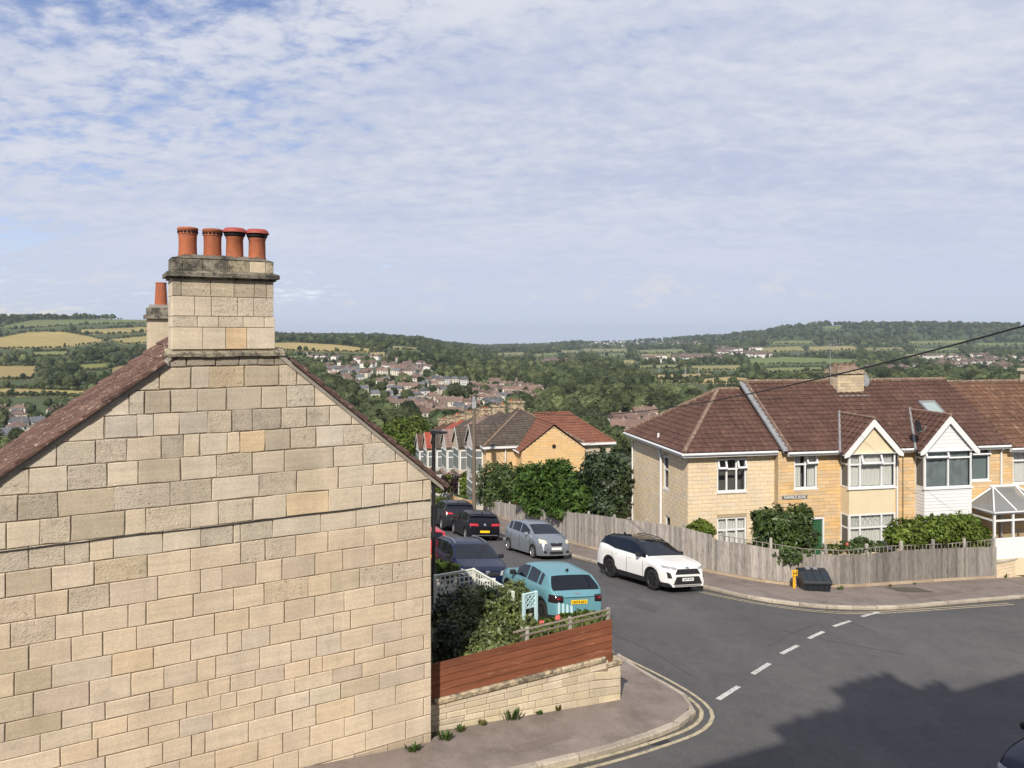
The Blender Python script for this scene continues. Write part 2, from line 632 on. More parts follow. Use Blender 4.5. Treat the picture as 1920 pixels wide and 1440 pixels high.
M['patch'] = mk('asphalt_patch', (0.088, 0.085, 0.086), 0.92, 0.1, 1, fine=.25, fscale=40)
M['tar'] = mk('tar_line', (0.066, 0.063, 0.064), 0.7, 0.2, 3)
M['pavement'] = mk('pavement_tarmac', (0.225, 0.187, 0.166), 0.95, 0.16, 0.8, c2=(0.155, 0.13, 0.113), c2lo=0.47, c2hi=0.66, c2scale=0.9, extra=[(2.2, (1, 1, 1), .10)], pits=(9, .66, .62),
                   fine=0.25, fscale=50, bump=0.4, bscale=110, bdist=0.006)
M['pavement_p'] = mk('pavement_patch', (0.185, 0.150, 0.132), 0.95, 0.16, 0.8, fine=.25, fscale=50)
M['kerb'] = mk('kerb_stone', (0.40, 0.35, 0.285), 0.9, 0.25, 1.5, c2=(0.20, 0.17, 0.14), c2lo=0.5, c2hi=0.68, c2scale=3, fine=0.2, bump=0.5, bscale=50, objrand=0.18)
M['gutterdirt'] = mk('gutter_grit', (0.10, 0.088, 0.07), 0.95, 0.3, 2, fine=0.3, fscale=30)
M['paintwhite'] = mk('road_paint_white', (0.50, 0.49, 0.465), 0.85, 0.12, 6, c2=(0.20, 0.19, 0.185), c2lo=0.52, c2hi=0.68, c2scale=9, fine=0.15)
M['paintyellow'] = mk('road_paint_yellow', (0.43, 0.37, 0.25), 0.85, 0.14, 4, c2=(0.18, 0.165, 0.14), c2lo=0.50, c2hi=0.68, c2scale=7, fine=0.15)
M['land'] = mk('land', (1, 1, 1), 0.95, 0.16, 0.02, fine=0.14, fscale=0.25, tint=True)
M['redwood'] = mk('stained_plank', (0.185, 0.066, 0.034), 0.7, 0.30, 1.2, c2=(0.40, 0.20, 0.125), c2lo=0.58, c2hi=0.70, c2scale=1.4, fine=0.15, fscale=50,
                  stretch=(1, 1, 9), bump=0.3, bscale=30, objrand=0.12)
M['greywood'] = mk('grey_board', (0.37, 0.345, 0.315), 0.9, 0.28, 2.5, c2=(0.165, 0.150, 0.135), c2lo=0.50, c2hi=0.68, c2scale=3.0, fine=0.2, fscale=50,
                   stretch=(7, 7, 1), bump=0.4, bscale=30, objrand=0.26, objcol=True)
M['newwood'] = mk('orange_board', (0.40, 0.20, 0.075), 0.8, 0.2, 3, stretch=(7, 7, 1), objrand=0.15)
M['palewood'] = mk('pale_board', (0.42, 0.33, 0.24), 0.85, 0.2, 3, stretch=(7, 7, 1), objrand=0.15)
M['trellis'] = mk('sage_paint', (0.62, 0.65, 0.58), 0.6, 0.08, 6)
M['bluepaint'] = mk('pale_blue_paint', (0.48, 0.66, 0.70), 0.6, 0.08, 6)
M['upvc'] = mk('white_plastic', (0.70, 0.71, 0.715), 0.35, 0.03, 3, spec=0.5)
M['render_cream'] = mk('cream_render', (0.66, 0.56, 0.385), 0.85, 0.06, 1.5, bump=0.2, bscale=90)
M['cladding'] = mk('white_board_cladding', (0.66, 0.67, 0.68), 0.5, 0.03, 3)
M['ashlar'] = mk('recon_stone', (0.65, 0.535, 0.375), 0.9, 0.08, 1.0, extra=[(.6, (1, 1, .2), .08)], fine=0.08, fscale=20, tint=True, bump=0.2, bscale=60)
M['ashlar_o'] = mk('warm_stone', (0.61, 0.435, 0.245), 0.9, 0.12, 1.3, fine=0.10, fscale=20, tint=True, bump=0.3, bscale=60)
M['joint'] = mk('stone_joint', (0.40, 0.315, 0.21), 0.95, 0.15, 2)
M['rooftile'] = mk('brown_tile', (0.088, 0.046, 0.035), 0.85, 0.22, 0.8, c2=(0.20, 0.15, 0.12), c2lo=0.56, c2hi=0.74, c2scale=7, extra=[(.4, (1, 1, .5), .14)], fine=0.2, fscale=14, tint=True)
M['rooftile_r'] = mk('red_tile', (0.125, 0.064, 0.042), 0.85, 0.30, 0.7, c2=(0.24, 0.17, 0.10), c2lo=0.52, c2hi=0.72, c2scale=4, fine=0.25, fscale=14, tint=True)
M['rooftile_n'] = mk('new_orange_tile', (0.175, 0.073, 0.046), 0.8, 0.16, 0.8, fine=0.1, fscale=12, tint=True)
M['rooftile_g'] = mk('dark_grey_tile', (0.080, 0.064, 0.052), 0.85, 0.22, 0.8, c2=(0.14, 0.12, 0.10), c2lo=0.55, c2hi=0.75, c2scale=4, fine=0.2, fscale=12, tint=True)
M['ridge'] = mk('ridge_tile', (0.17, 0.11, 0.08), 0.9, 0.3, 5, c2=(0.34, 0.29, 0.23), c2lo=0.5, c2hi=0.68, c2scale=8, bump=0.4, bscale=40)
M['lead'] = mk('lead', (0.22, 0.225, 0.235), 0.6, 0.12, 2, spec=0.5)
M['glass'] = glass_mat('window_glass', (0.93, 0.96, 0.96), clear=0.80)
M['glass_dark'] = glass_mat('dark_window_glass', clear=0.12, body=(0.015, 0.02, 0.025))
M['polyroof'] = glass_mat('polycarbonate', (0.7, 0.72, 0.72), clear=0.35, body=(0.22, 0.235, 0.24), rough=0.25)
M['curtain'] = mk('net_curtain', (0.74, 0.72, 0.68), 0.9, 0.05, 3)
M['curtain_d'] = mk('grey_blind', (0.20, 0.24, 0.24), 0.8, 0.05, 3)
M['room'] = mk('dim_room', (0.13, 0.125, 0.115), 0.9, 0.1, 1)
M['film'] = mk('plastic_film', (0.22, 0.25, 0.26), 0.15, 0.25, 2.5, bump=0.8, bscale=3, bdist=0.06, spec=0.6)
M['tyre'] = mk('tyre', (0.018, 0.018, 0.019), 0.85, 0, noisy=False)
M['rim_s'] = mk('silver_rim', (0.48, 0.48, 0.49), 0.3, 0, noisy=False, metal=0.8)
M['rim_d'] = mk('dark_rim', (0.035, 0.035, 0.038), 0.35, 0, noisy=False, metal=0.4)
M['carglass'] = mk('car_glass', (0.005, 0.007, 0.012), 0.03, 0, noisy=False, spec=0.42)
M['plastic'] = mk('black_plastic', (0.02, 0.02, 0.022), 0.5, 0, noisy=False)
M['chrome'] = mk('chrome', (0.6, 0.6, 0.6), 0.15, 0, noisy=False, metal=1.0)
M['lamp_clear'] = mk('headlamp', (0.30, 0.31, 0.32), 0.08, 0, noisy=False, spec=0.7, coat=0.5)
M['lamp_cream'] = mk('clouded_headlamp', (0.60, 0.58, 0.46), 0.2, 0, noisy=False, spec=0.5)
M['lamp_red'] = mk('tail_lamp', (0.45, 0.012, 0.02), 0.12, 0, noisy=False, spec=0.6, coat=0.5)
M['lamp_dark'] = mk('smoked_lamp', (0.02, 0.012, 0.014), 0.1, 0, noisy=False, spec=0.6, coat=0.4)
M['plate_w'] = mk('white_plate', (0.75, 0.75, 0.74), 0.4, 0, noisy=False)
M['plate_y'] = mk('yellow_plate', (0.85, 0.55, 0.02), 0.4, 0, noisy=False)
M['ink'] = mk('black_ink', (0.01, 0.01, 0.01), 0.6, 0, noisy=False)
M['signwhite'] = mk('white_lettering', (0.8, 0.8, 0.78), 0.6, 0, noisy=False)
M['signblack'] = mk('black_plate', (0.015, 0.015, 0.016), 0.5, 0, noisy=False)
M['yellow'] = mk('yellow_post', (0.78, 0.42, 0.03), 0.6, 0.06, 5)
M['bin'] = mk('bin_plastic', (0.016, 0.021, 0.028), 0.38, 0.1, 3, spec=0.5)
M['polewood'] = mk('pole_timber', (0.15, 0.12, 0.09), 0.9, 0.25, 3, stretch=(5, 5, 1))
M['galv'] = mk('galvanised', (0.36, 0.37, 0.38), 0.5, 0.1, 5, metal=0.4)
M['bark'] = mk('bark', (0.085, 0.065, 0.045), 0.95, 0.3, 6, bump=0.6, bscale=30, bdist=0.02)


def leaf(name, c, c2, rough=0.5, spec=0.4, transl=0.25, objrand=0.0):
    return mk(name, c, rough, 0.30, 1.1, c2=c2, c2lo=0.40, c2hi=0.66, c2scale=1.7, tint=True, spec=spec, transl=transl, objrand=objrand)


M['lf_bush'] = leaf('glossy_leaf', (0.085, 0.12, 0.032), (0.20, 0.235, 0.075), 0.42, 0.5)
M['lf_dark'] = leaf('dark_leaf', (0.028, 0.05, 0.018), (0.055, 0.08, 0.032), 0.4, 0.5)
M['lf_conifer'] = leaf('conifer_spray', (0.045, 0.10, 0.02), (0.115, 0.19, 0.038), 0.6, 0.2)
M['lf_hedge'] = leaf('bright_leaf', (0.10, 0.16, 0.02), (0.19, 0.25, 0.04), 0.5, 0.3)
M['lf_fruit'] = leaf('fruit_leaf', (0.045, 0.085, 0.018), (0.10, 0.15, 0.035), 0.45, 0.4)
M['lf_light'] = leaf('light_leaf', (0.085, 0.135, 0.022), (0.15, 0.19, 0.045), 0.6, 0.2)
M['lf_purple'] = leaf('purple_leaf', (0.028, 0.012, 0.014), (0.05, 0.025, 0.025), 0.5, 0.3)
M['lf_dry'] = leaf('dry_weed', (0.10, 0.11, 0.035), (0.20, 0.15, 0.07), 0.8, 0.1)
M['flower'] = mk('rose_petal', (0.62, 0.13, 0.13), 0.6, 0.2, 6)
M['wood_far'] = mk('tree_crown', (0.044, 0.060, 0.028), 0.8, 0.25, 0.09, c2=(0.105, 0.122, 0.052), c2lo=0.42, c2hi=0.66, c2scale=0.02,
                   tint=True, objrand=0.5, spec=0.1, transl=0.12)

# ------------------------------------------------------------------ ground
FIELDS = [
    ([(-60, 638), (0, 632), (55, 622), (120, 622), (165, 630), (205, 640), (110, 653), (0, 655), (-60, 655)], (0.30, 0.235, 0.085)),
    ([(150, 618), (265, 613), (300, 614), (300, 622), (205, 628), (150, 626)], (0.27, 0.22, 0.085)),
    ([(200, 637), (290, 628), (320, 630), (300, 642), (235, 646)], (0.26, 0.22, 0.08)),
    ([(-60, 686), (70, 686), (60, 712), (-60, 714)], (0.26, 0.20, 0.08)),
    ([(145, 684), (208, 680), (203, 694), (150, 696)], (0.17, 0.17, 0.05)),
    ([(208, 690), (255, 680), (240, 706), (208, 709)], (0.25, 0.20, 0.08)),
    ([(-60, 728), (60, 729), (165, 733), (160, 746), (95, 742), (-60, 746)], (0.29, 0.23, 0.09)),
    ([(0, 612), (60, 600), (280, 598), (285, 606), (150, 610), (20, 618)], (0.12, 0.14, 0.05)),
    ([(505, 643), (560, 642), (640, 647), (708, 656), (690, 661), (600, 660), (505, 657)], (0.33, 0.25, 0.10)),
    ([(690, 661), (725, 660), (722, 669), (695, 669)], (0.30, 0.24, 0.11)),
    ([(540, 667), (575, 667), (565, 674), (540, 674)], (0.14, 0.16, 0.05)),
    ([(1225, 703), (1330, 700), (1350, 706), (1230, 713)], (0.33, 0.25, 0.11)),
    ([(1300, 712), (1370, 706), (1428, 712), (1390, 719), (1310, 720)], (0.35, 0.265, 0.12)),
    ([(1228, 713), (1300, 712), (1298, 719), (1232, 719)], (0.22, 0.20, 0.08)),
    ([(1422, 652), (1500, 649), (1512, 658), (1424, 662)], (0.22, 0.20, 0.075)),
    ([(1516, 650), (1600, 648), (1612, 657), (1518, 659)], (0.25, 0.215, 0.085)),
    ([(1622, 652), (1690, 651), (1700, 657), (1625, 658)], (0.20, 0.19, 0.07)),
    ([(1712, 654), (1795, 652), (1800, 659), (1715, 660)], (0.14, 0.165, 0.055)),
    ([(1405, 672), (1470, 669), (1610, 674), (1595, 683), (1405, 684)], (0.13, 0.165, 0.05)),
    ([(1695, 664), (1790, 662), (1800, 670), (1700, 671)], (0.21, 0.19, 0.08)),
    ([(1828, 643), (1940, 642), (1940, 648), (1835, 650)], (0.13, 0.165, 0.055)),
    ([(1090, 654), (1178, 654), (1172, 660), (1095, 659)], (0.22, 0.20, 0.09)),
    ([(1120, 664), (1172, 662), (1168, 670), (1126, 669)], (0.14, 0.17, 0.06)),
    ([(1050, 657), (1085, 657), (1085, 662), (1055, 662)], (0.23, 0.21, 0.10)),
    ([(1167, 675), (1192, 674), (1190, 683), (1168, 682)], (0.24, 0.215, 0.09)),
    ([(1190, 657), (1280, 654), (1285, 661), (1200, 663)], (0.16, 0.175, 0.065)),
    ([(930, 662), (985, 660), (980, 667), (935, 668)], (0.20, 0.19, 0.08)),
    ([(1000, 664), (1045, 661), (1042, 668), (1005, 670)], (0.15, 0.17, 0.06)),
    ([(1200, 664), (1262, 663), (1258, 671), (1205, 672)], (0.24, 0.21, 0.09)),
    ([(1275, 664), (1335, 662), (1332, 668), (1280, 670)], (0.15, 0.17, 0.06)),
    ([(1195, 685), (1275, 683), (1270, 692), (1200, 693)], (0.17, 0.18, 0.065)),
    ([(1290, 686), (1390, 684), (1385, 694), (1300, 695)], (0.22, 0.20, 0.08)),
    ([(1430, 690), (1540, 688), (1545, 697), (1440, 699)], (0.16, 0.175, 0.06)),
    ([(1700, 640), (1810, 637), (1815, 645), (1710, 647)], (0.15, 0.17, 0.06)),
    ([(1440, 640), (1520, 638), (1528, 645), (1450, 646)], (0.15, 0.17, 0.055)),
    ([(730, 648), (790, 652), (785, 658), (735, 655)], (0.20, 0.19, 0.075)),
    ([(60, 660), (130, 658), (125, 668), (65, 670)], (0.17, 0.175, 0.06)),
    ([(1540, 612), (1578, 611), (1580, 618), (1545, 619)], (0.12, 0.15, 0.055)),
]
az = np.concatenate([np.radians(np.arange(-180, -40, 5.0)), np.radians(np.arange(-40, 40.01, 0.125)), np.radians(np.arange(45, 180, 5.0))])
rad = np.concatenate([np.geomspace(2.0, 300, 62)[:-1], np.geomspace(300, 4300, 225)[:-1], np.geomspace(4300, 7200, 14)])
AZ, RD = np.meshgrid(az, rad, indexing='ij')
GX, GY = RD * np.sin(AZ), RD * np.cos(AZ)
GH = land_h(GX, GY) + np.where(RD < 150, 0.07, 0.0)
GZ = EYE - GH
na, nr = AZ.shape
verts = np.stack([GX, GY, GZ], -1).reshape(-1, 3)
ii, jj = np.meshgrid(np.arange(na), np.arange(nr - 1), indexing='ij')
i2 = (ii + 1) % na
quads = np.stack([ii * nr + jj, ii * nr + jj + 1, i2 * nr + jj + 1, i2 * nr + jj], -1).reshape(-1, 4)


def fast_mesh(name, verts, faces):
    me = bpy.data.meshes.new(name)
    n, k = faces.shape
    me.vertices.add(len(verts))
    me.vertices.foreach_set('co', np.ascontiguousarray(verts, dtype=np.float32).ravel())
    me.loops.add(n * k)
    me.loops.foreach_set('vertex_index', np.ascontiguousarray(faces, dtype=np.int32).ravel())
    me.polygons.add(n)
    me.polygons.foreach_set('loop_start', np.arange(0, n * k, k, dtype=np.int32))
    me.update(calc_edges=True)
    me.validate()
    return me


gm = fast_mesh('ground', verts, quads[:, ::-1])
lc = np.empty((na * nr, 4), dtype=np.float32)
lc[:] = (0.060, 0.078, 0.030, 1)
nearm = (RD < 160).ravel()
lc[nearm] = (0.085, 0.10, 0.04, 1)
with np.errstate(divide='ignore', invalid='ignore'):
    PXg = np.where(GY > 1, CX + F * GX / GY, -9999).ravel()
    PYg = np.where(GY > 1, YH + F * GH / GY, -9999).ravel()
fid = np.zeros(na * nr, dtype=bool)
for poly, c in FIELDS:
    k = inpoly(PXg, PYg, poly) & (RD.ravel() > 300)
    fid |= k
    lc[k, :3] = c
at = gm.attributes.new('tint', 'FLOAT_COLOR', 'POINT')
at.data.foreach_set('color', lc.ravel())
ground = link_mesh('ground', gm, [M['land']], smooth=True)
structure(ground)


# ------------------------------------------------------------------ road, pavements, kerbs, paint
def resample(pts, n):
    pts = [Vector((p[0], p[1])) for p in pts]
    d = [0.0]
    for a, b in zip(pts, pts[1:]):
        d.append(d[-1] + (b - a).length)
    out = []
    for i in range(n):
        s = d[-1] * i / (n - 1)
        k = max(j for j in range(len(d)) if d[j] <= s + 1e-9)
        k = min(k, len(pts) - 2)
        u = (s - d[k]) / max(1e-9, d[k + 1] - d[k])
        out.append(pts[k].lerp(pts[k + 1], u))
    return out


def smooth2(pts, it=2):
    pts = [Vector((p[0], p[1])) for p in pts]
    for _ in range(it):
        q = [pts[0]]
        for a, b in zip(pts, pts[1:]):
            q += [a.lerp(b, 0.25), a.lerp(b, 0.75)]
        pts = q + [pts[-1]]
    return pts


def strip(name, A, B, na_, nb, lift, mat, parent=None):
    """sheet laid on the ground between two lines"""
    A, B = resample(A, na_), resample(B, na_)
    vs, fs = [], []
    for a, b in zip(A, B):
        for k in range(nb + 1):
            p = a.lerp(b, k / nb)
            vs.append((p.x, p.y, gz(p.x, p.y) + lift))
    for i in range(na_ - 1):
        for k in range(nb):
            q = i * (nb + 1) + k
            fs.append((q, q + nb + 1, q + nb + 2, q + 1))
    me = bpy.data.meshes.new(name)
    me.from_pydata(vs, [], fs)
    me.update()
    if me.polygons[0].normal.z < 0:
        me.flip_normals()
    return link_mesh(name, me, [mat], parent)


def offset(pts, d):
    pts = [Vector((p[0], p[1])) for p in pts]
    out = []
    for i, p in enumerate(pts):
        t = (pts[min(i + 1, len(pts) - 1)] - pts[max(i - 1, 0)]).normalized()
        out.append(p + Vector((-t.y, t.x)) * d)
    return out


DV = Vector((0.872, 0.489))     # along the main road and the gable wall
MV = Vector((-0.489, 0.872))    # across it, away from the camera
KL = 0.10
kr_px = [(928, 1008), (951, 1014), (1000, 1026), (1056, 1040), (1122, 1058), (1220, 1081), (1319, 1103), (1410, 1126), (1520, 1140.5), (1600, 1144), (1671, 1144), (1752, 1137), (1849, 1128), (1910, 1123), (2000, 1115)]
KR = [G(*p) for p in kr_px]
KR = [Vector((p.x, p.y)) for p in KR]
sdir = (KR[0] - KR[3]).normalized()
KR = [KR[0] + sdir * 45, KR[0] + sdir * 20] + KR + [KR[-1] + (KR[-1] - KR[-3]).normalized() * 60]
KR = smooth2(KR, 2)
fb_px = [(955, 991), (1052, 1013), (1122, 1032), (1220, 1052), (1313, 1069.5), (1380, 1083), (1445, 1094), (1507, 1100), (1578, 1102), (1662, 1097), (1752, 1090.5), (1867, 1084)]
FB = [G(p[0], p[1], 0.10) for p in fb_px]
FB = [Vector((p.x, p.y)) for p in FB]
f0 = G(895, 979, 0.1)
FB[0] = Vector((FB[1].x - 0.30 * 8, FB[1].y + 8))
FB = [FB[0] + Vector((-0.30, 0.954)) * 8] + FB
FBs = smooth2(FB, 1)
kl_px = [(1149, 1222), (1181, 1247), (1219, 1271), (1271, 1298), (1298, 1317), (1308, 1334), (1300, 1352), (1270, 1369), (1228, 1386), (1179, 1403), (1100, 1427)]
KLp = [G(*p) for p in kl_px]
KLp = [Vector((p.x, p.y)) for p in KLp]
KLp = [Vector((-25, 92)), Vector((-9.5, 49)), Vector((-5.6, 38)), Vector((-3.2, 29.5)), Vector((-2.0, 24.0)), Vector((-0.4, 21.0)), Vector((0.8, 20.2)), Vector((1.9, 19.9))] + KLp + [KLp[-1] - DV * 3, KLp[-1] - DV * 9, KLp[-1] - DV * 40]
KLs = smooth2(KLp, 2)
# the road sheet, one grid of cells under everything between the gardens
rp = [tuple(-60 * DV + 3.2 * MV), tuple(90 * DV + 3.2 * MV)] + [tuple(p) for p in offset(KR, 0.35)[::-1]] + [tuple(p) for p in offset(KLs, -0.35)]
cx = np.arange(-70, 90, 0.8)
cy = np.arange(-35, 100, 0.8)
QX, QY = np.meshgrid(cx, cy, indexing='ij')
keep = inpoly(QX, QY, rp)
vid = -np.ones(QX.shape, dtype=int)
vs, fs = [], []
ki = np.argwhere(keep)


def rvid(i, j):
    if vid[i, j] < 0:
        vid[i, j] = len(vs)
        vs.append((cx[i] - 0.4, cy[j] - 0.4, gz(cx[i] - 0.4, cy[j] - 0.4)))
    return vid[i, j]


for i, j in ki:
    if i + 1 < len(cx) and j + 1 < len(cy):
        fs.append((rvid(i, j), rvid(i + 1, j), rvid(i + 1, j + 1), rvid(i, j + 1)))
me = bpy.data.meshes.new('road')
me.from_pydata(vs, [], fs)
road = structure(link_mesh('road', me, [M['asphalt']], smooth=True))

pav_r = structure(strip('pavement', offset(KR, 0.14), [KR[0] + Vector((1.9, 0.6))] + [FB[0] + Vector((-3, 9)) + Vector((0.2, 0))] + FBs + [FB[-1] + (FB[-1] - FB[-2]).normalized() * 60], 160, 5, KL, M['pavement']))
inn = [Vector((-27.0, 91)), Vector((-11.5, 48)), Vector((-7.4, 37)), Vector((-4.8, 28.7)), Vector((-3.2, 23.2)), Vector((-1.6, 19.9)), Vector((0.3, 18.9)), Vector((1.9, 18.6)),
       Vector((2.42, 17.3)), Vector((2.46, 16.95)), Vector((2.46, 16.75)), Vector((2.3, 16.6)), Vector((1.4, 16.1)), Vector((0.4, 15.5)), Vector((-1.5, 14.3))]
pav_l = structure(strip('pavement', offset(KLs, -0.14), smooth2(inn + [Vector((-1.6, 13.9)), Vector((-1.6, 13.9)) - DV * 3, Vector((-1.6, 13.9)) - DV * 9, Vector((-1.6, 13.9)) - DV * 40], 1), 200, 5, KL, M['pavement']))


def kerbs(line, side, parent, L0=0.9, drop=None):
    n = int(sum((b - a).length for a, b in zip(line, line[1:])) / L0)
    pts = resample(line, n + 1)
    for i in range(n):
        a, b = pts[i], pts[i + 1]
        mid = (a + b) / 2
        if mid.y > 60 or mid.length > 60 or mid.y < 6:
            continue
        t = (b - a).normalized()
        nn = Vector((-t.y, t.x)) * side
        mb = MB()
        g_ = 0.012
        pr = [(0.0, -0.05), (0.005, KL - 0.02), (0.03, KL + 0.004), (0.14, KL + 0.004), (0.14, -0.05)]
        rows = []
        j_ = random.uniform(-0.008, 0.008)
        for p in (a + t * g_, b - t * g_):
            rows.append([Vector((p.x + nn.x * (o_ + j_), p.y + nn.y * (o_ + j_), gz(p.x, p.y) + z_ + j_ * 0.3)) for o_, z_ in pr])
        vs_ = rows[0] + rows[1]
        k = len(pr)
        fs_ = [(q, q + 1, k + q + 1, k + q) for q in range(k - 1)]
        fs_ += [tuple(range(k))[::-1], tuple(range(k, 2 * k))]
        mb.add(vs_, fs_)
        mb.obj('kerb_stone', M['kerb'], parent)


kerbs(KR, 1, pav_r)
kerbs(KLs, -1, pav_l)


def paint(line, w, lift, mat, name, parent=None):
    pts = [Vector((p[0], p[1])) for p in line]
    n = max(2, int(sum((b - a).length for a, b in zip(pts, pts[1:])) / 0.35))
    o = strip(name, offset(resample(pts, n), w / 2), offset(resample(pts, n), -w / 2), n, 1, lift, mat, parent)
    return o


# grit in the channel along the kerbs
kl_c = [p for p in KLs if p.y < 24 and p.y > 8]
structure(strip('gutter', offset(kl_c, 0.0), offset(kl_c, 0.16), 70, 2, 0.004, M['gutterdirt']))
kr_c = [p for p in KR if 24 < p.y < 60]
structure(strip('gutter', offset(kr_c, 0.0), offset(kr_c, -0.16), 70, 2, 0.004, M['gutterdirt']))
o1 = [G(*p).to_2d() for p in [(1149, 1224), (1228, 1262), (1284, 1292), (1322, 1318), (1338, 1339), (1334, 1356), (1313, 1375), (1249, 1399), (1126, 1437)]]
o1 = [o1[0] + Vector((-0.9, 2.2))] + o1 + [o1[-1] - DV * 6]
o1 = smooth2(o1, 2)
for k, d in enumerate((0.0, -0.22)):
    q = paint(offset(o1, d), 0.085, 0.008, M['paintyellow'], 'yellow_line')
    q['kind'] = 'structure'
o2 = [G(*p).to_2d() for p in [(1318, 1110), (1397, 1126.5), (1460, 1137), (1520, 1144.5), (1600, 1150), (1716, 1143.5), (1891, 1131.5)]]
o2 = smooth2(o2, 2)
for d in (0.0, -0.20):
    q = paint(offset(o2, d), 0.08, 0.008, M['paintyellow'], 'yellow_line')
    q['kind'] = 'structure'
for a, b in [((1346, 1313), (1385, 1288)), ((1411, 1265), (1443, 1245)), ((1465, 1227), (1496, 1211)), ((1516, 1198), (1544, 1185)), ((1563, 1175.5), (1594, 1165)), ((1616, 1157), (1648, 1148))]:
    q = paint([G(*a).to_2d(), G(*b).to_2d()], 0.125, 0.012, M['paintwhite'], 'lane_mark')
    q['kind'] = 'structure'
# utility cover and patches in the pavement
for px, py, w, h in [(1705, 1106, 0.75, 0.5)]:
    c = G(px, py, KL).to_2d()
    ea_ = Vector((.97, .22))
    na_ = Vector((-.22, .97))
    strip('access_cover', [c - ea_ * w - na_ * h, c + ea_ * w - na_ * h], [c - ea_ * w + na_ * h, c + ea_ * w + na_ * h], 4, 3, KL + .005, M['gutterdirt'], pav_r)

# ---- worn spots on the road: patch repairs, sealed cracks, covers
def patch_sheet(name, pts, lift, mat, parent):
    """four-cornered sheet given by pixels"""
    a, b, c, d = [G(*p).to_2d() for p in pts]
    return strip(name, [a, b], [d, c], 8, 6, lift, mat, parent)


patch_sheet('patch_repair', [(1180, 1120), (1240, 1140), (1228, 1150), (1166, 1130)], .004, M['patch'], road)
rc = random.Random(3)
for pts in ([(1150, 1190), (1210, 1215), (1262, 1248), (1300, 1270)], [(1440, 1212), (1500, 1180), (1530, 1172)],
            [(1450, 1180), (1600, 1210), (1700, 1228)], [(1060, 1062), (1110, 1080), (1170, 1105)]):
    line_ = smooth2([G(*p).to_2d() for p in pts], 2)
    line_ = [p + Vector((rc.uniform(-.05, .05), rc.uniform(-.05, .05))) for p in resample(line_, 24)]
    paint(line_, .022, .005, M['tar'], 'sealed_crack', road)
for px, py in ((1236, 1392), (1560, 1147)):
    c = G(px, py).to_2d()
    t_ = Vector((.9, .3)).normalized() if px < 1400 else Vector((1, .05))
    n2_ = Vector((-t_.y, t_.x))
    strip('drain_grate', [c - t_ * .22 - n2_ * .12, c + t_ * .22 - n2_ * .12], [c - t_ * .22 + n2_ * .12, c + t_ * .22 + n2_ * .12], 3, 2, .007, M['black'], road)
for pts, m_ in (([(960, 1400), (1060, 1374), (1075, 1384), (975, 1412)], 'gutterdirt'), ([(1700, 1118), (1800, 1106), (1806, 1112), (1708, 1124)], 'patch')):
    a, b, c, d = [G(p[0], p[1], KL).to_2d() for p in pts]
    strip('patch_repair', [a, b], [d, c], 6, 4, KL + .004, M['pavement_p'], pav_l if pts[0][0] < 1400 else pav_r)
# ------------------------------------------------------------------ the gable-end house
def clip(poly, a, b, c):
    """keep the part of a 2D polygon where a*x+b*y<=c"""
    out = []
    n = len(poly)
    for i in range(n):
        p, q = poly[i], poly[(i + 1) % n]
        dp, dq = a * p[0] + b * p[1] - c, a * q[0] + b * q[1] - c
        if dp <= 0:
            out.append(p)
        if (dp < 0 < dq) or (dq < 0 < dp):
            u = dp / (dp - dq)
            out.append((p[0] + u * (q[0] - p[0]), p[1] + u * (q[1] - p[1])))
    return out


def area2(poly):
    return abs(sum(poly[i][0] * poly[(i + 1) % len(poly)][1] - poly[(i + 1) % len(poly)][0] * poly[i][1] for i in range(len(poly)))) / 2


def block(mb, poly, y0, y1, c, m=0, t=1.0, X=None):
    """chamfered masonry block: 2D outline (x,z), back at y0, face at y1 (y1<y0 is outward)"""
    n = len(poly)
    cx_ = sum(p[0] for p in poly) / n
    cz_ = sum(p[1] for p in poly) / n
    sg = -1 if y1 < y0 else 1
    inner = []
    for p in poly:
        d = math.hypot(p[0] - cx_, p[1] - cz_) or 1
        inner.append((p[0] - (1 if p[0] > cx_ else -1) * min(c, abs(p[0] - cx_) * 0.4), p[1] - (1 if p[1] > cz_ else -1) * min(c, abs(p[1] - cz_) * 0.4)))
    vs = [Vector((p[0], y0, p[1])) for p in poly] + [Vector((p[0], y1 - sg * c * 0.6, p[1])) for p in poly] + [Vector((p[0], y1, p[1])) for p in inner]
    if X is not None:
        vs = [X @ v for v in vs]
    fs = [tuple(range(2 * n, 3 * n))]
    for i in range(n):
        j = (i + 1) % n
        fs.append((i, j, n + j, n + i))
        fs.append((n + i, n + j, 2 * n + j, 2 * n + i))
    a = area2(poly)
    s = sum(poly[i][0] * poly[(i + 1) % n][1] - poly[(i + 1) % n][0] * poly[i][1] for i in range(n))
    if (s > 0) != (sg < 0):
        fs = [tuple(reversed(q)) for q in fs]
    mb.add(vs, fs, m, t)


# local frame of the gable: x = -s (s runs from the right-hand corner along the wall towards the left), y into the house, z up from the corner's foot
YC = 14.0
XC = (808 - CX) / F * YC
GB = Matrix(((DV.x, MV.x, 0, XC), (DV.y, MV.y, 0, YC), (0, 0, 1, 0), (0, 0, 0, 1)))


def s_of(px):
    k = (px - CX) / F
    return (XC - k * YC) / (DV.x - k * DV.y)


def z_of(px, py):
    return EYE - (py - YH) / F * (YC - DV.y * s_of(px))


gh = thing('stone_house', 'pale stone house with a blank gable wall and a tall chimney stack', 'house', X=GB)
S_AP, Z_AP, Z_EV, S_W = 3.5, EYE + 0.33, EYE - 2.62, 8.4
PITCH = (Z_AP - Z_EV) / S_AP
PITL = 0.74                       # the left slope is flatter
Z_EL = Z_AP - PITL * (S_W - S_AP)
PT = {1: PITCH, -1: PITL}
EV_S = {1: S_AP, -1: S_W - S_AP}  # run of each slope
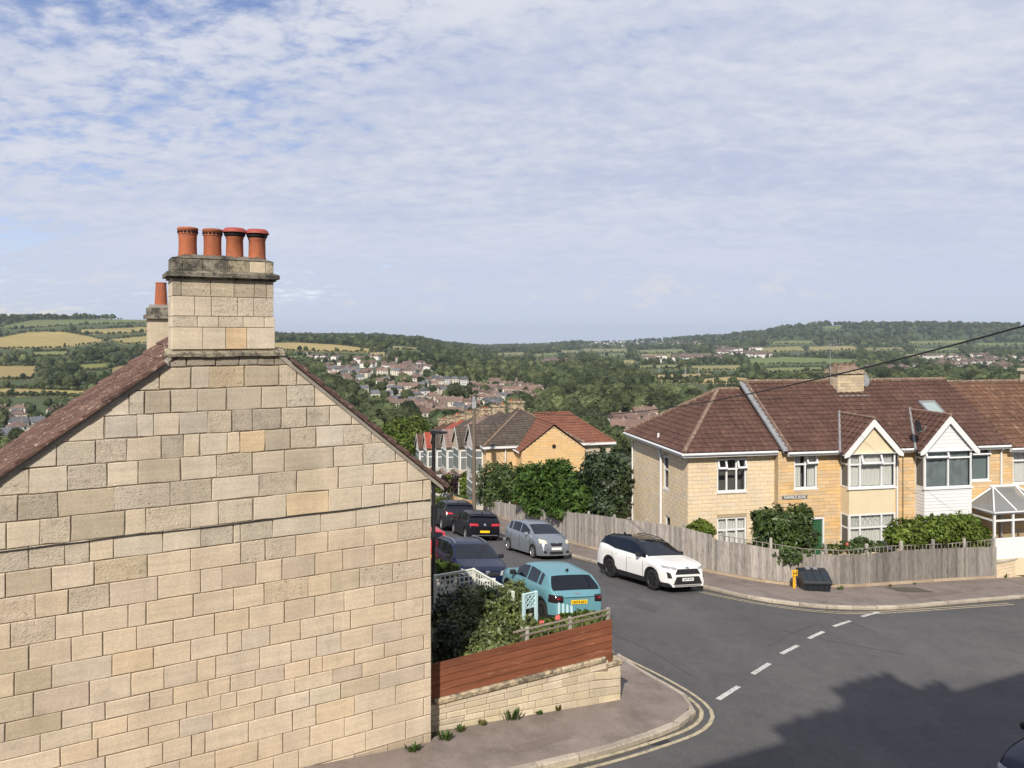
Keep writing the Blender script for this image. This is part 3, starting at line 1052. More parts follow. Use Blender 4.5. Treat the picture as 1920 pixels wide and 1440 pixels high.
# course lines traced from the photograph: (x, y) pairs
BL = [[(330, 668), (500, 665)], [(310, 687), (530, 685)], [(249, 732), (589, 722)], [(187, 780), (624, 761)], [(118, 829), (691, 794)], [(42, 879), (740, 829)],
      [(0, 932), (791, 862)], [(0, 981), (807, 899)], [(0, 1033), (807, 936)], [(0, 1075.6), (800, 972)], [(0, 1123), (800, 1008)], [(0, 1171), (793, 1047)],
      [(0, 1220), (807, 1080)], [(0, 1266.7), (807, 1116.7)], [(0, 1311), (807, 1151)], [(0, 1357.8), (793, 1191)], [(0, 1393), (807, 1215.6)],
      [(0, 1427.8), (795, 1244)], [(400, 1366.7), (807, 1272)], [(400, 1407.8), (807, 1305.6)], [(440, 1437.8), (807, 1339)], [(582, 1437.8), (793, 1377.8)]]
BZ = [sum(z_of(*p) for p in b) / len(b) for b in BL] + [-0.35]
JL = [([1575], [20, 220, 380, 515]), ([1345, 1610, 1768], [265, 555, 707]), ([1090, 1220, 1440, 1665], [112, 408, 622, 858]),
      ([885, 1158, 1295, 1515, 1752], [158, 330, 575, 790, 980, 1168]), ([478, 805, 1068, 1362, 1550, 1687], [120, 225, 437, 652, 868, 1105, 1335]),
      ([245, 572, 905, 1168, 1525, 1830], [30, 330, 603, 1015, 1265, 1540]), ([148, 490, 968, 1432, 1787], [385, 703, 1055, 1350, 1640]),
      ([58, 335, 598, 1055, 1232, 1612, 1845], [335, 615, 978, 1250, 1447, 1575, 1770]), ([243, 550, 755, 958, 1375, 1698], [168, 230, 502, 905, 1205, 1403, 1638]),
      ([45, 437, 795, 1245, 1610], [232, 440, 698, 970, 1275, 1560, 1770]), ([298, 575, 925, 1332, 1693], [75, 360, 580, 858, 1095, 1360, 1637]),
      ([90, 470, 702, 1082, 1235, 1632], [172, 428, 800, 995, 1235, 1512, 1770]), ([245, 602, 868, 1155, 1463], [10, 305, 600, 860, 1105, 1360, 1630]),
      ([120, 438, 948, 1297, 1610], [120, 243, 480, 737, 1015, 1160, 1527, 1770]), ([285, 755, 1110, 1385, 1665], [22, 395, 657, 873, 1080, 1343, 1590]),
      ([45, 520, 887, 1265, 1463, 1757], [145, 355, 600, 815, 922, 1190, 1445, 1775]), ([340, 778, 1078, 1578], [65, 200, 412, 690, 1010, 1257, 1545]),
      ([510, 828, 1255, 1518, 1795], [350, 525, 813, 1077, 1402, 1780]), ([60, 420, 890, 1375, 1617, 1733], [297, 668, 868, 1195, 1540]),
      ([200, 700, 1100, 1518], [15, 377, 588, 818, 1107, 1343, 1775]), ([300, 800, 1300], [160, 508, 720, 1005, 1285, 1625]), ([150, 600, 1100, 1600], [300, 700, 1195, 1472, 1775])]
# a few stones stand out in the photograph: (course, px) -> colour
SPECIAL = {(1, 425): (1.08, 0.98, 0.80), (4, 470): (1.12, 0.95, 0.70), (7, 590): (1.15, 1.0, 0.80), (5, 590): (0.72, 0.72, 0.74), (3, 335): (0.62, 0.62, 0.63),
           (2, 300): (0.60, 0.60, 0.61), (3, 495): (0.66, 0.67, 0.70), (4, 505): (0.62, 0.62, 0.64), (4, 325): (0.62, 0.62, 0.64), (5, 300): (0.70, 0.70, 0.68),
           (6, 70): (0.68, 0.69, 0.70), (6, 160): (0.72, 0.70, 0.66), (7, 185): (0.62, 0.61, 0.58), (14, 25): (0.80, 0.78, 0.74), (13, 60): (0.72, 0.69, 0.60),
           (12, 20): (0.82, 0.78, 0.70), (13, 250): (1.08, 0.95, 0.78), (9, 220): (1.0, 0.93, 0.80), (17, 600): (1.0, 1.02, 1.05), (16, 160): (0.98, 0.97, 0.97),
           (11, 655): (0.84, 0.80, 0.74), (11, 640): (0.84, 0.80, 0.74), (17, 670): (0.80, 0.77, 0.72), (15, 50): (0.72, 0.68, 0.60), (8, 190): (1.05, 1.03, 0.98), (1, 345): (0.78, 0.76, 0.72),
           (1, 500): (0.74, 0.72, 0.68), (9, 40): (0.74, 0.70, 0.66)}


def roofclip(poly, drop=0.0):
    # polygons in (s, z): under both verges
    p = clip(poly, -PITCH, 1, Z_AP - drop - PITCH * S_AP)      # right half: z - PITCH*s <= Z_AP - PITCH*S_AP
    p = clip(p, PITL, 1, Z_AP - drop + PITL * S_AP) if p else p
    return p


# wall core: mortar, a little behind the stone faces
mb = MB()
core = [(0.0, -0.6), (S_W, -0.6), (S_W, Z_EL), (S_AP, Z_AP - .03), (0.0, Z_EV)]
mb.prism([Vector((-s, 0.012, z)) for s, z in core], (0, 0.4, 0))
wallp = mb.obj('gable_wall', M['mortar'], gh)
mb = MB()
mb.box(-S_W, 0.0, 0.42, 5.4, -1.5, Z_EL - 0.05)
mb.obj('side_wall', M['stone'], gh)
nblk = 0
for k, (jl, jr) in enumerate(JL):
    zt, zb = BZ[k], BZ[k + 1]
    js = sorted([s_of(c / 4.5) for c in jl] + [s_of(400 + c / 4.5) for c in jr])
    js = [0.0] + [s for s in js if s > 0.05] + [S_W]
    if js[-1] - js[-2] < 0.15:
        js.pop(-2)
    for a, b in zip(js, js[1:]):
        if b - a > 1.35:
            pass
        g1 = (0.005 if k < 9 else 0.0042) + random.uniform(0, 0.005)
        g2 = (0.005 if k < 9 else 0.0042) + random.uniform(0, 0.005)
        ja = 0.008 if k < 9 else 0.004
        j = lambda: random.uniform(-ja, ja)
        poly = [(a + g1 + j() if a > 0 else 0.0, zb + g2 + j()), (b - g1 + j(), zb + g2 + j()), (b - g1 + j(), zt - g2 + j()), (a + g1 + j() if a > 0 else 0.0, zt - g2 + j())]
        pq = []
        for q in range(4):
            (xa_, za_), (xb_, zb_2) = poly[q], poly[(q + 1) % 4]
            pq.append((xa_, za_))
            for u_ in ((.3, .7) if q % 2 == 0 else (.5,)):
                d_ = j() * .8
                pq.append((xa_ + (xb_ - xa_) * u_ + (d_ if q % 2 and xa_ > 0.02 else 0), za_ + (zb_2 - za_) * u_ + (d_ if q % 2 == 0 else 0)))
        poly = roofclip(pq, 0.06)
        if not poly or len(poly) < 3 or area2(poly) < 0.01:
            continue
        mb = MB()
        face = -random.uniform(0.0, 0.010)
        pl = [(-p[0], p[1]) for p in poly][::-1]
        block(mb, pl, 0.05, face, 0.009)
        rr_ = random.random()
        o = mb.obj('stone_block', M['stone_pitted'] if (k < 12 and rr_ < .22) else M['stone_stained'] if (k < 9 and rr_ < .42) or k == 0 else M['stone'], wallp)
        pxm = None
        sm = (a + b) / 2
        X_, Y_ = XC - DV.x * sm, YC - DV.y * sm
        pxm = CX + F * X_ / Y_
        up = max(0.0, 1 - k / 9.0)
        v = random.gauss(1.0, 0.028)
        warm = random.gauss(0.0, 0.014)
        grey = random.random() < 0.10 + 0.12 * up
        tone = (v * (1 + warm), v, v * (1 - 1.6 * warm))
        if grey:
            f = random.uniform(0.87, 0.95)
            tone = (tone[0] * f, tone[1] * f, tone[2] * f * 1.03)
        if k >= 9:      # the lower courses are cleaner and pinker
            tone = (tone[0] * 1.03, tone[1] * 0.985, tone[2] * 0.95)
        for (kk, pp), cc in SPECIAL.items():
            if kk == k and abs(pp - pxm) < F / Y_ * (b - a) / 2:
                tone = tuple(1 + (q_ - 1) * .62 for q_ in (cc[0], cc[1] * .99, cc[2] * .96))
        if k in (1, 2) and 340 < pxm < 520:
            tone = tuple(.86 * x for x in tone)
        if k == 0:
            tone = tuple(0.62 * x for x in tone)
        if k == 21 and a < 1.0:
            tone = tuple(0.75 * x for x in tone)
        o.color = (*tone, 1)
        nblk += 1

# verge mortar under the tiles and the roof body
for sgn, nm in ((1, 'verge_mortar'), (-1, 'verge_mortar')):
    mb = MB()
    n = 34
    for i in range(n):
        u0, u1 = i / n, (i + 1) / n
        jit = [random.uniform(0, 0.035) for _ in range(2)]
        a0_ = 0.66 if sgn > 0 else 0.98
        s0, s1 = S_AP - sgn * (a0_ + (EV_S[sgn] + 0.22 - a0_) * u0), S_AP - sgn * (a0_ + (EV_S[sgn] + 0.22 - a0_) * u1)
        z0, z1 = Z_AP - PT[sgn] * abs(s0 - S_AP), Z_AP - PT[sgn] * abs(s1 - S_AP)
        vs = [(-s0, -0.018, z0 - 0.07 - jit[0] * .6), (-s1, -0.018, z1 - 0.07 - jit[0] * .6), (-s1, -0.03, z1 + 0.0), (-s0, -0.03, z0 + 0.0)]
        mb.quad(*(vs if sgn < 0 else vs[::-1]))
    mb.obj(nm, M['mortar_grey'], gh)
RL = 5.5
DEP = 0.62
STK = {1: 0.66, -1: 0.98}          # how far from the apex each slope starts beside the stack
mb = MB()
for sgn in (1, -1):
    for y0_, y1_, a0_ in ((-0.03, DEP, STK[sgn]), (DEP, RL, 0.0)):
        def pt(a, d):
            return Vector((-(S_AP - sgn * a), y0_, Z_AP - PT[sgn] * a - d))
        e = EV_S[sgn] + .25
        mb.prism([pt(a0_, 0), pt(e, 0), pt(e, .09), pt(a0_, .09)], (0, y1_ - y0_, 0))
mb.obj('roof_deck', M['mortar_grey'], gh)
# tiles: each a ribbed pan lapped over the one below
TG, TW = 0.345, 0.30
SLN = {g_: math.hypot(EV_S[g_] + 0.30, PT[g_] * (EV_S[g_] + 0.30)) for g_ in (1, -1)}


def tile_ok(sgn, r, c):
    top_ = SLN[sgn] - (r + 1) * TG
    if r * TG > SLN[sgn] - 0.1:
        return False
    return not (-0.085 + TW * c < DEP and top_ < STK[sgn] * SLN[sgn] / (EV_S[sgn] + .3))


def tile_mesh():
    mb = MB()
    prof = []
    for i in range(9):
        x = TW * i / 8
        prof.append((x, 0.040 * (0.5 - 0.5 * math.cos(2 * math.pi * 2 * i / 8))))
    vs, fs = [], []
    n = len(prof)
    for (v, dz) in ((0.0, 0.050), (TG + 0.03, 0.004)):
        for x, z in prof:
            vs.append((x, v, z + dz))
    for x, z in prof:
        vs.append((x, 0.0, -0.012))
    for i in range(n - 1):
        fs.append((i, i + 1, n + i + 1, n + i))
        fs.append((2 * n + i, 2 * n + i + 1, i + 1, i))
    # the edge seen at the verge
    vs += [(0.0, 0.0, -0.012), (0.0, TG + 0.03, -0.012)]
    fs.append((len(vs) - 2, 0, n, len(vs) - 1))
    mb.add(vs, fs)
    return mb.mesh('roof_tile')


tmesh = tile_mesh()
tmesh.materials.append(M['gabletile'])
tile_deck = [c for c in gh.children if c.name.startswith('roof_deck')][0]


def tile_frame(sgn, r, c):
    """matrix of tile r rows up from the eave, c columns in from the verge"""
    s_e = S_AP - sgn * (EV_S[sgn] + 0.30)
    z_e = Z_AP - PT[sgn] * (EV_S[sgn] + 0.30)
    upv = Vector((-sgn * 1.0, 0, PT[sgn])).normalized()          # in local x (x=-s)
    yv = Vector((0, 1, 0))
    nv = Vector((sgn * PT[sgn], 0, 1.0)).normalized()
    o = Vector((-s_e, -0.085, z_e)) + upv * (TG * r) + yv * (TW * c) + nv * 0.012
    # tile local: x along the ridge, y up the slope, z out
    Mx = Matrix((( yv.x, upv.x, nv.x, o.x), (yv.y, upv.y, nv.y, o.y), (yv.z, upv.z, nv.z, o.z), (0, 0, 0, 1)))
    return Mx


NCOL = 18
for r in range(40):
    for c in range(NCOL):
        if not tile_ok(-1, r, c):
            continue
        o = bpy.data.objects.new('roof_tile', tmesh)
        o.parent = tile_deck
        o.matrix_local = tile_frame(-1, r, c) @ Matrix.Translation((random.uniform(-.004, .004), random.uniform(-.012, .012), random.uniform(0, .008))) @ Matrix.Rotation(random.uniform(-.012, .012), 4, 'Z')
        col.objects.link(o)
big = MB()
tv = [Vector(v.co) for v in tmesh.vertices]
tf = [tuple(p.vertices) for p in tmesh.polygons]
for r in range(40):
    for c in range(NCOL):
        if tile_ok(1, r, c):
            X = tile_frame(1, r, c)
            big.add([X @ v for v in tv], [tuple(reversed(q)) for q in tf])
stuff(big.obj('roof_tiles', M['gabletile'], gh))
mb = MB()
for i in range(10):
    y0 = DEP + .04 + i * 0.48
    prof = [(-0.13, -0.10), (-0.11, -0.02), (-0.05, 0.05), (0.05, 0.05), (0.11, -0.02), (0.13, -0.10)]
    mb.prism([Vector((-S_AP + a, y0, Z_AP + 0.03 + b)) for a, b in prof][::-1], (0, 0.47, 0))
mb.obj('ridge_tiles', M['gabletile'], gh)
stuff(gh.children[-1])

# ---------------- chimney stack on the gable
SL, SR = s_of(322), s_of(513)


def zc(py, px=418):
    return z_of(px, py)


stack = MB()
stack.box(-SL + 0.012, -SR - 0.012, 0.012, DEP, zc(690), zc(495))
stk = stack.obj('chimney_stack', M['mortar'], gh)
rows_ = [(zc(655), zc(614), [2.87, 3.30, 3.63, 3.98, SL], [(1, 1, 1), (1.04, 0.90, 0.72), (1, 1, 1), (1.02, 1.0, .97)]),
         (zc(614), zc(593.5), [2.87, 3.02, 3.36, 3.74, 4.06, SL], None),
         (zc(593.5), zc(557), [2.87, 3.19, 3.45, 3.85, 4.1, SL], None),
         (zc(557), zc(522), [2.87, 2.98, 3.18, 3.5, 3.86, 4.3, SL], [(.9, .88, .86), (.72, .70, .68), (.78, .76, .72), (1, .98, .9), (.98, .95, .9), (.8, .78, .74)])]
for (z0, z1, js, tones) in rows_:
    js = [SR] + js[1:-1] + [SL]
    for i, (a, b) in enumerate(zip(js, js[1:])):
        mb = MB()
        e = 0.025 if z1 < zc(590) else 0.0
        a2 = a - (e if i == 0 else 0)
        pl = [(-b + 0.004, z0 + 0.004), (-a2 - 0.004, z0 + 0.004), (-a2 - 0.004, z1 - 0.004), (-b + 0.004, z1 - 0.004)]
        block(mb, pl, 0.06, -0.004 - random.uniform(0, 0.004), 0.006)
        o = mb.obj('stone_block', M['stone_stained'] if z0 > zc(560) else random.choice((M['stone'], M['stone'], M['stone_pitted'])), stk)
        tn = tones[i] if tones else tuple(random.uniform(0.93, 1.06) for _ in range(1)) * 3
        o.color = (*tn, 1)
    mb = MB()          # blocks of the left flank
    X = Matrix(((0, 1, 0, -SL), (-1, 0, 0, DEP), (0, 0, 1, 0), (0, 0, 0, 1)))
    block(mb, [(0.0, z0 + 0.004), (DEP + 0.0, z0 + 0.004), (DEP + 0.0, z1 - 0.004), (0.0, z1 - 0.004)], 0.02, -0.002, 0.006, X=X)
    o = mb.obj('stone_block', M['stone'], stk)
    o.color = (1.05, 1.03, 1.0, 1)
# ledge at the foot, cornice, blocking course
mb = MB()
zl = zc(667)
n = 14
for i in range(n):
    a, b = SR - 0.18 + (SL + 0.10 - SR + 0.18) * i / n, SR - 0.18 + (SL + 0.10 - SR + 0.18) * (i + 1) / n
    h0, h1 = random.uniform(-.006, .012), random.uniform(-.006, .012)
    mb.prism([Vector((-a, 0.1, zl - 0.02)), Vector((-a, -0.055, zl - 0.015 + h0)), Vector((-a, -0.05, zl + 0.035 + h0)), Vector((-a, 0.1, zl + 0.13))], (-(b - a), 0, 0))
mb.obj('stone_ledge', M['stone_dirty'], gh).color = (1.15, 1.12, 1.05, 1)
mb = MB()
z0, z1 = zc(525), zc(512)
for (o_, za, zb_) in ((0.035, z0, z0 + 0.035), (0.085, z0 + 0.035, z0 + 0.10)):
    mb.box(-SL - o_, -SR + o_, -o_, DEP + o_, za, zb_)
a_, b_ = 0.085, 0.02
lo = [Vector((-SL - a_, -a_, z0 + 0.10)), Vector((-SR + a_, -a_, z0 + 0.10)), Vector((-SR + a_, DEP + a_, z0 + 0.10)), Vector((-SL - a_, DEP + a_, z0 + 0.10))]
hi = [Vector((-SL - b_, -b_, z0 + 0.135)), Vector((-SR + b_, -b_, z0 + 0.135)), Vector((-SR + b_, DEP + b_, z0 + 0.135)), Vector((-SL - b_, DEP + b_, z0 + 0.135))]
mb.add(lo + hi, [(0, 1, 5, 4), (1, 2, 6, 5), (2, 3, 7, 6), (3, 0, 4, 7), (4, 5, 6, 7)])
mb.obj('cornice', M['stone_dirty'], stk).color = (0.8, 0.8, 0.8, 1)
zt0, zt1 = z0 + 0.135, zc(488)
js = [SR, 3.0, 3.26, 3.6, 3.98, 4.28, SL]
for i, (a, b) in enumerate(zip(js, js[1:])):
    mb = MB()
    block(mb, [(-b + 0.003, zt0), (-a - 0.003, zt0), (-a - 0.003, zt1), (-b + 0.003, zt1)], DEP * 0.5, -0.012, 0.008)
    mb.obj('capping_stone', M['stone_dirty'] if i not in (1,) else M['stone'], stk).color = [(1.5, 1.45, 1.35, 1), (1.0, .98, .92, 1), (1.25, 1.2, 1.1, 1), (.95, .95, .95, 1), (.85, .85, .85, 1), (1, 1, 1, 1)][i]
mb = MB()
mb.box(-SL, -SR, DEP * 0.5, DEP, zt0, zt1)
mb.obj('capping_stone', M['stone_dirty'], stk)
# flaunching: a lumpy mortar bed
mb = MB()
nx, ny = 40, 12
vs, fs = [], []
for i in range(nx + 1):
    for j in range(ny + 1):
        u, v = i / nx, j / ny
        edge = min(1, 5 * min(u, 1 - u) * 1.4, 4 * min(v, 1 - v))
        z = zt1 - 0.01 + (0.02 + 0.075 * edge) * (1 - 0.35 * u * 0) + random.uniform(-0.012, 0.012) * edge
        vs.append((-SL - 0.005 + (SL - SR + 0.01) * u, -0.02 + (DEP + 0.03) * v, z))
for i in range(nx):
    for j in range(ny):
        q = i * (ny + 1) + j
        fs.append((q, q + ny + 1, q + ny + 2, q + 1))
mb.add(vs, fs)
mb.obj('mortar_flaunching', M['stone_dirty'], stk, smooth=True).color = (0.62, 0.62, 0.62, 1)


def pot(parent, c, h, r, kind, name='chimney_pot'):
    mb = MB()
    if kind == 'roll':
        pr = [(r * 1.04, -0.1), (r * 1.03, 0.05), (r * 1.0, 0.09), (r * .97, h * .5), (r * 1.0, h * .76), (r * 1.06, h * .775), (r * 1.06, h * .80), (r * 1.0, h * .82),
              (r * 1.02, h * .88), (r * 1.12, h * .91), (r * 1.15, h * .95), (r * 1.12, h * .985), (r * 1.0, h), (r * .8, h), (r * .78, h * .6)]
        mb.lathe(pr, 24, c)
        for q in range(16):
            a = 2 * math.pi * q / 16
            x, y = c[0] + r * 1.02 * math.cos(a), c[1] + r * 1.02 * math.sin(a)
            X = Matrix.Translation((x, y, c[2] + h * .85)) @ Matrix.Rotation(a, 4, 'Z')
            mb.box(-.004, .014, -.014, .014, -.016, .016, 1, X=X)
        return mb.obj(name, [M['terracotta'], M['darkhole']], parent, smooth=True, sharp=40)
    if kind == 'tall':
        mb.lathe([(r * 1.25, -0.1), (r * 1.22, 0.04), (r * 1.0, h * .93), (r * 1.06, h * .94), (r * 1.06, h), (r * .8, h), (r * .8, h * .6)], 20, c)
        return mb.obj(name, M['terracotta'], parent, smooth=True, sharp=40)
    mb.lathe([(r * 1.06, -0.1), (r * 1.05, 0.04), (r * .97, 0.09), (r * .93, h * .66), (r * 1.0, h * .69), (r * 1.0, h * .75), (r * .9, h * .76), (r * .85, h * .9)], 24, c)
    o = mb.obj(name, M['terracotta'], parent, smooth=True, sharp=40)
    mb = MB()
    mb.lathe([(r * 1.0, h * .73), (r * 1.16, h * .78), (r * 1.2, h * .83), (r * 1.02, h * .845), (r * .95, h * .76)], 24, c)
    for q in range(10):
        a = 2 * math.pi * q / 10
        mb.tube([(c[0] + r * 1.05 * math.cos(a), c[1] + r * 1.05 * math.sin(a), c[2] + h * .78), (c[0] + r * 1.15 * math.cos(a), c[1] + r * 1.15 * math.sin(a), c[2] + h * .88)], 0.008, 4)
    mb.obj('cowl_ring', M['plastic'], o)
    mb = MB()
    mb.lathe([(r * 1.38, h * .865), (r * 1.36, h * .88), (r * 1.22, h * .965), (r * 1.05, h), (r * .3, h * 1.005), (0.001, h * 1.006)], 28, c)
    mb.lathe([(0.001, h * .93), (r * 1.38, h * .865)], 28, c)
    mb.obj('cowl_cap', M['cowl'], o, smooth=True, sharp=40)
    return o


for px, yb, yt, kind in [(352, 483, 427, 'roll'), (398.5, 485, 430, 'roll'), (440, 487, 428.5, 'cap'), (482, 490, 431, 'cap')]:
    s = s_of(px)
    for _ in range(3):      # the pots stand mid-depth, shift along the wall so that they fall on their pixel
        Xw, Yw = XC - DV.x * s + MV.x * DEP * .45, YC - DV.y * s + MV.y * DEP * .45
        s += (px - (CX + F * Xw / Yw)) / (F / Yw) * -1.0 / 0.9
    Yw = YC - DV.y * s + MV.y * DEP * .45
    zb_, ztp = EYE - (yb - YH) / F * Yw, EYE - (yt - YH) / F * Yw
    pot(stk, (-s, DEP * .45, zb_ - 0.02), ztp - zb_ + 0.02, 0.142 if kind == 'roll' else 0.145, kind)

# ---------------- second stack, further along the ridge
nh_ = thing('stone_house', 'lower stone house behind the gable house, only its chimney showing', 'house', X=GB)
mb = MB()
mb.box(-S_W + .3, -.3, 5.6, 17.5, -2.5, Z_EV - 2.0)
mb.obj('wall', M['stone'], nh_)
mb = MB()
mb.prism([Vector((-S_W + .1, 5.55, Z_EV - 2.0)), Vector((-S_AP, 5.55, Z_AP - 1.6)), Vector((-.1, 5.55, Z_EV - 2.0))], (0, 12, 0))
mb.obj('roof', M['gabletile'], nh_)
mb = MB()
s2, y2 = S_AP, 14.6
zr = Z_AP
w2 = 0.44
mb.box(-s2 - w2, -s2 + w2, y2, y2 + 0.7, zr - 1.9, zr + 0.55)
o = mb.obj('chimney_stack', M['stone'], nh_)
o.color = (.92, .9, .86, 1)
mb = MB()
mb.box(-s2 - w2 - .10, -s2 + w2 + .10, y2 - .10, y2 + .8, zr + 0.25, zr + 0.38)
mb.box(-s2 - w2 - .02, -s2 + w2 + .02, y2 - .02, y2 + .72, zr + 0.38, zr + 0.62)
mb.obj('cornice', M['stone_dirty'], o)
mb = MB()
mb.box(-s2 - w2 + .06, -s2 + w2 - .06, y2 + .06, y2 + .64, zr + 0.62, zr + 0.72)
mb.obj('mortar_flaunching', M['mortar_grey'], o)
pot(o, (-s2 - 0.02, y2 + .33, zr + 0.70), 0.78, 0.165, 'tall')

# ---------------- gutter at the right eave, bracketed
mb = MB()
mb.tube([(0.30, -0.05, Z_EV - 0.24), (0.30, 5.4, Z_EV - 0.24)], 0.06, 8)
mb.obj('gutter', M['black'], gh)
mb = MB()
mb.tube([(0.26, 4.9, Z_EV - 0.26), (0.10, 5.0, Z_EV - 0.5), (0.06, 5.0, Z_EV - 0.7), (0.06, 5.0, 0.2)], 0.035, 8)
mb.obj('downpipe', M['galv'], gh)
# ---------------- cable slung across the wall
mb = MB()
pts = []
for px, py in [(-60, 1041), (0, 1034), (52, 1027.5), (100, 1021), (150, 1016), (212, 1007), (260, 1001), (305, 997), (370, 990), (420, 984), (480, 976), (560, 966), (640, 957), (700, 949), (752, 942), (790, 938), (806, 938)]:
    s = s_of(px)
    pts.append((-s, -0.022, z_of(px, py)))
mb.tube(pts, 0.009, 5)
cb = mb.obj('cable', M['black'], None)
cb.matrix_world = GB
tag(cb, 'thin black cable slung along the blank stone gable wall', 'cable')
# fern at the foot of the corner and stained plinth handled with the plants
# ------------------------------------------------------------------ house-building helpers
def rows_blocks(mb, a0, a1, z0, z1, holes, X, course=0.172, length=0.46, y1=-0.012, tone=(0.92, 1.06), warm=0.02, gap=0.006, stagger=0.5, mats=(0,)):
    """courses of stone with real joints on a wall (local x,z; outward -y), leaving the openings free"""
    n = max(1, round((z1 - z0) / course))
    ch = (z1 - z0) / n
    for r in range(n):
        zb, zt = z0 + r * ch, z0 + (r + 1) * ch
        segs = [(a0, a1)]
        for h0, h1, g0, g1 in holes:
            if zt <= g0 + 0.01 or zb >= g1 - 0.01:
                continue
            ns = []
            for s0, s1 in segs:
                if h1 <= s0 or h0 >= s1:
                    ns.append((s0, s1))
                else:
                    if h0 - s0 > 0.03:
                        ns.append((s0, h0))
                    if s1 - h1 > 0.03:
                        ns.append((h1, s1))
            segs = ns
        off = (r % 2) * stagger * length
        for s0, s1 in segs:
            x = s0
            cuts = [s0]
            k = math.floor((s0 - off) / length) + 1
            while True:
                c = off + k * length + random.uniform(-0.07, 0.07)
                if c >= s1 - 0.08:
                    break
                if c > s0 + 0.08:
                    cuts.append(c)
                k += 1
            cuts.append(s1)
            for p, q in zip(cuts, cuts[1:]):
                v = random.uniform(*tone)
                w = random.gauss(0, warm)
                block(mb, [(p + gap, zb + gap), (q - gap, zb + gap), (q - gap, zt - gap), (p + gap, zt - gap)], 0.0, y1 - random.uniform(0, 0.004), 0.006,
                      mats[0], (v * (1 + w), v, v * (1 - 2 * w)), X)


def wall_holes(mb, a0, a1, z0, z1, holes, X, depth=0.14, m=0):
    xs = sorted(set([a0, a1] + [h for q in holes for h in q[:2] if a0 < h < a1]))
    zs = sorted(set([z0, z1] + [h for q in holes for h in q[2:] if z0 < h < z1]))
    for x0, x1 in zip(xs, xs[1:]):
        for g0, g1 in zip(zs, zs[1:]):
            cx_, cz_ = (x0 + x1) / 2, (g0 + g1) / 2
            if any(h0 < cx_ < h1 and k0 < cz_ < k1 for h0, h1, k0, k1 in holes):
                continue
            mb.quad(*[X @ Vector(p) for p in ((x0, 0, g0), (x1, 0, g0), (x1, 0, g1), (x0, 0, g1))], m=m)
    for h0, h1, k0, k1 in holes:
        for a, b in (((h0, k0), (h1, k0)), ((h1, k0), (h1, k1)), ((h1, k1), (h0, k1)), ((h0, k1), (h0, k0))):
            mb.quad(*[X @ Vector(p) for p in ((a[0], 0, a[1]), (a[0], depth, a[1]), (b[0], depth, b[1]), (b[0], 0, b[1]))], m=m)


def wavy(mb, x0, x1, z0, z1, y, amp=0.03, wl_=0.14, m=0):
    n = max(4, int((x1 - x0) / wl_ * 6))
    vs = []
    for i in range(n + 1):
        x = x0 + (x1 - x0) * i / n
        yy = y + amp * math.sin(2 * math.pi * x / wl_) + amp * 0.5 * math.sin(2 * math.pi * x / (wl_ * 2.7))
        vs += [(x, yy, z0), (x, yy, z1)]
    mb.add(vs, [(2 * i, 2 * i + 2, 2 * i + 3, 2 * i + 1) for i in range(n)], m)


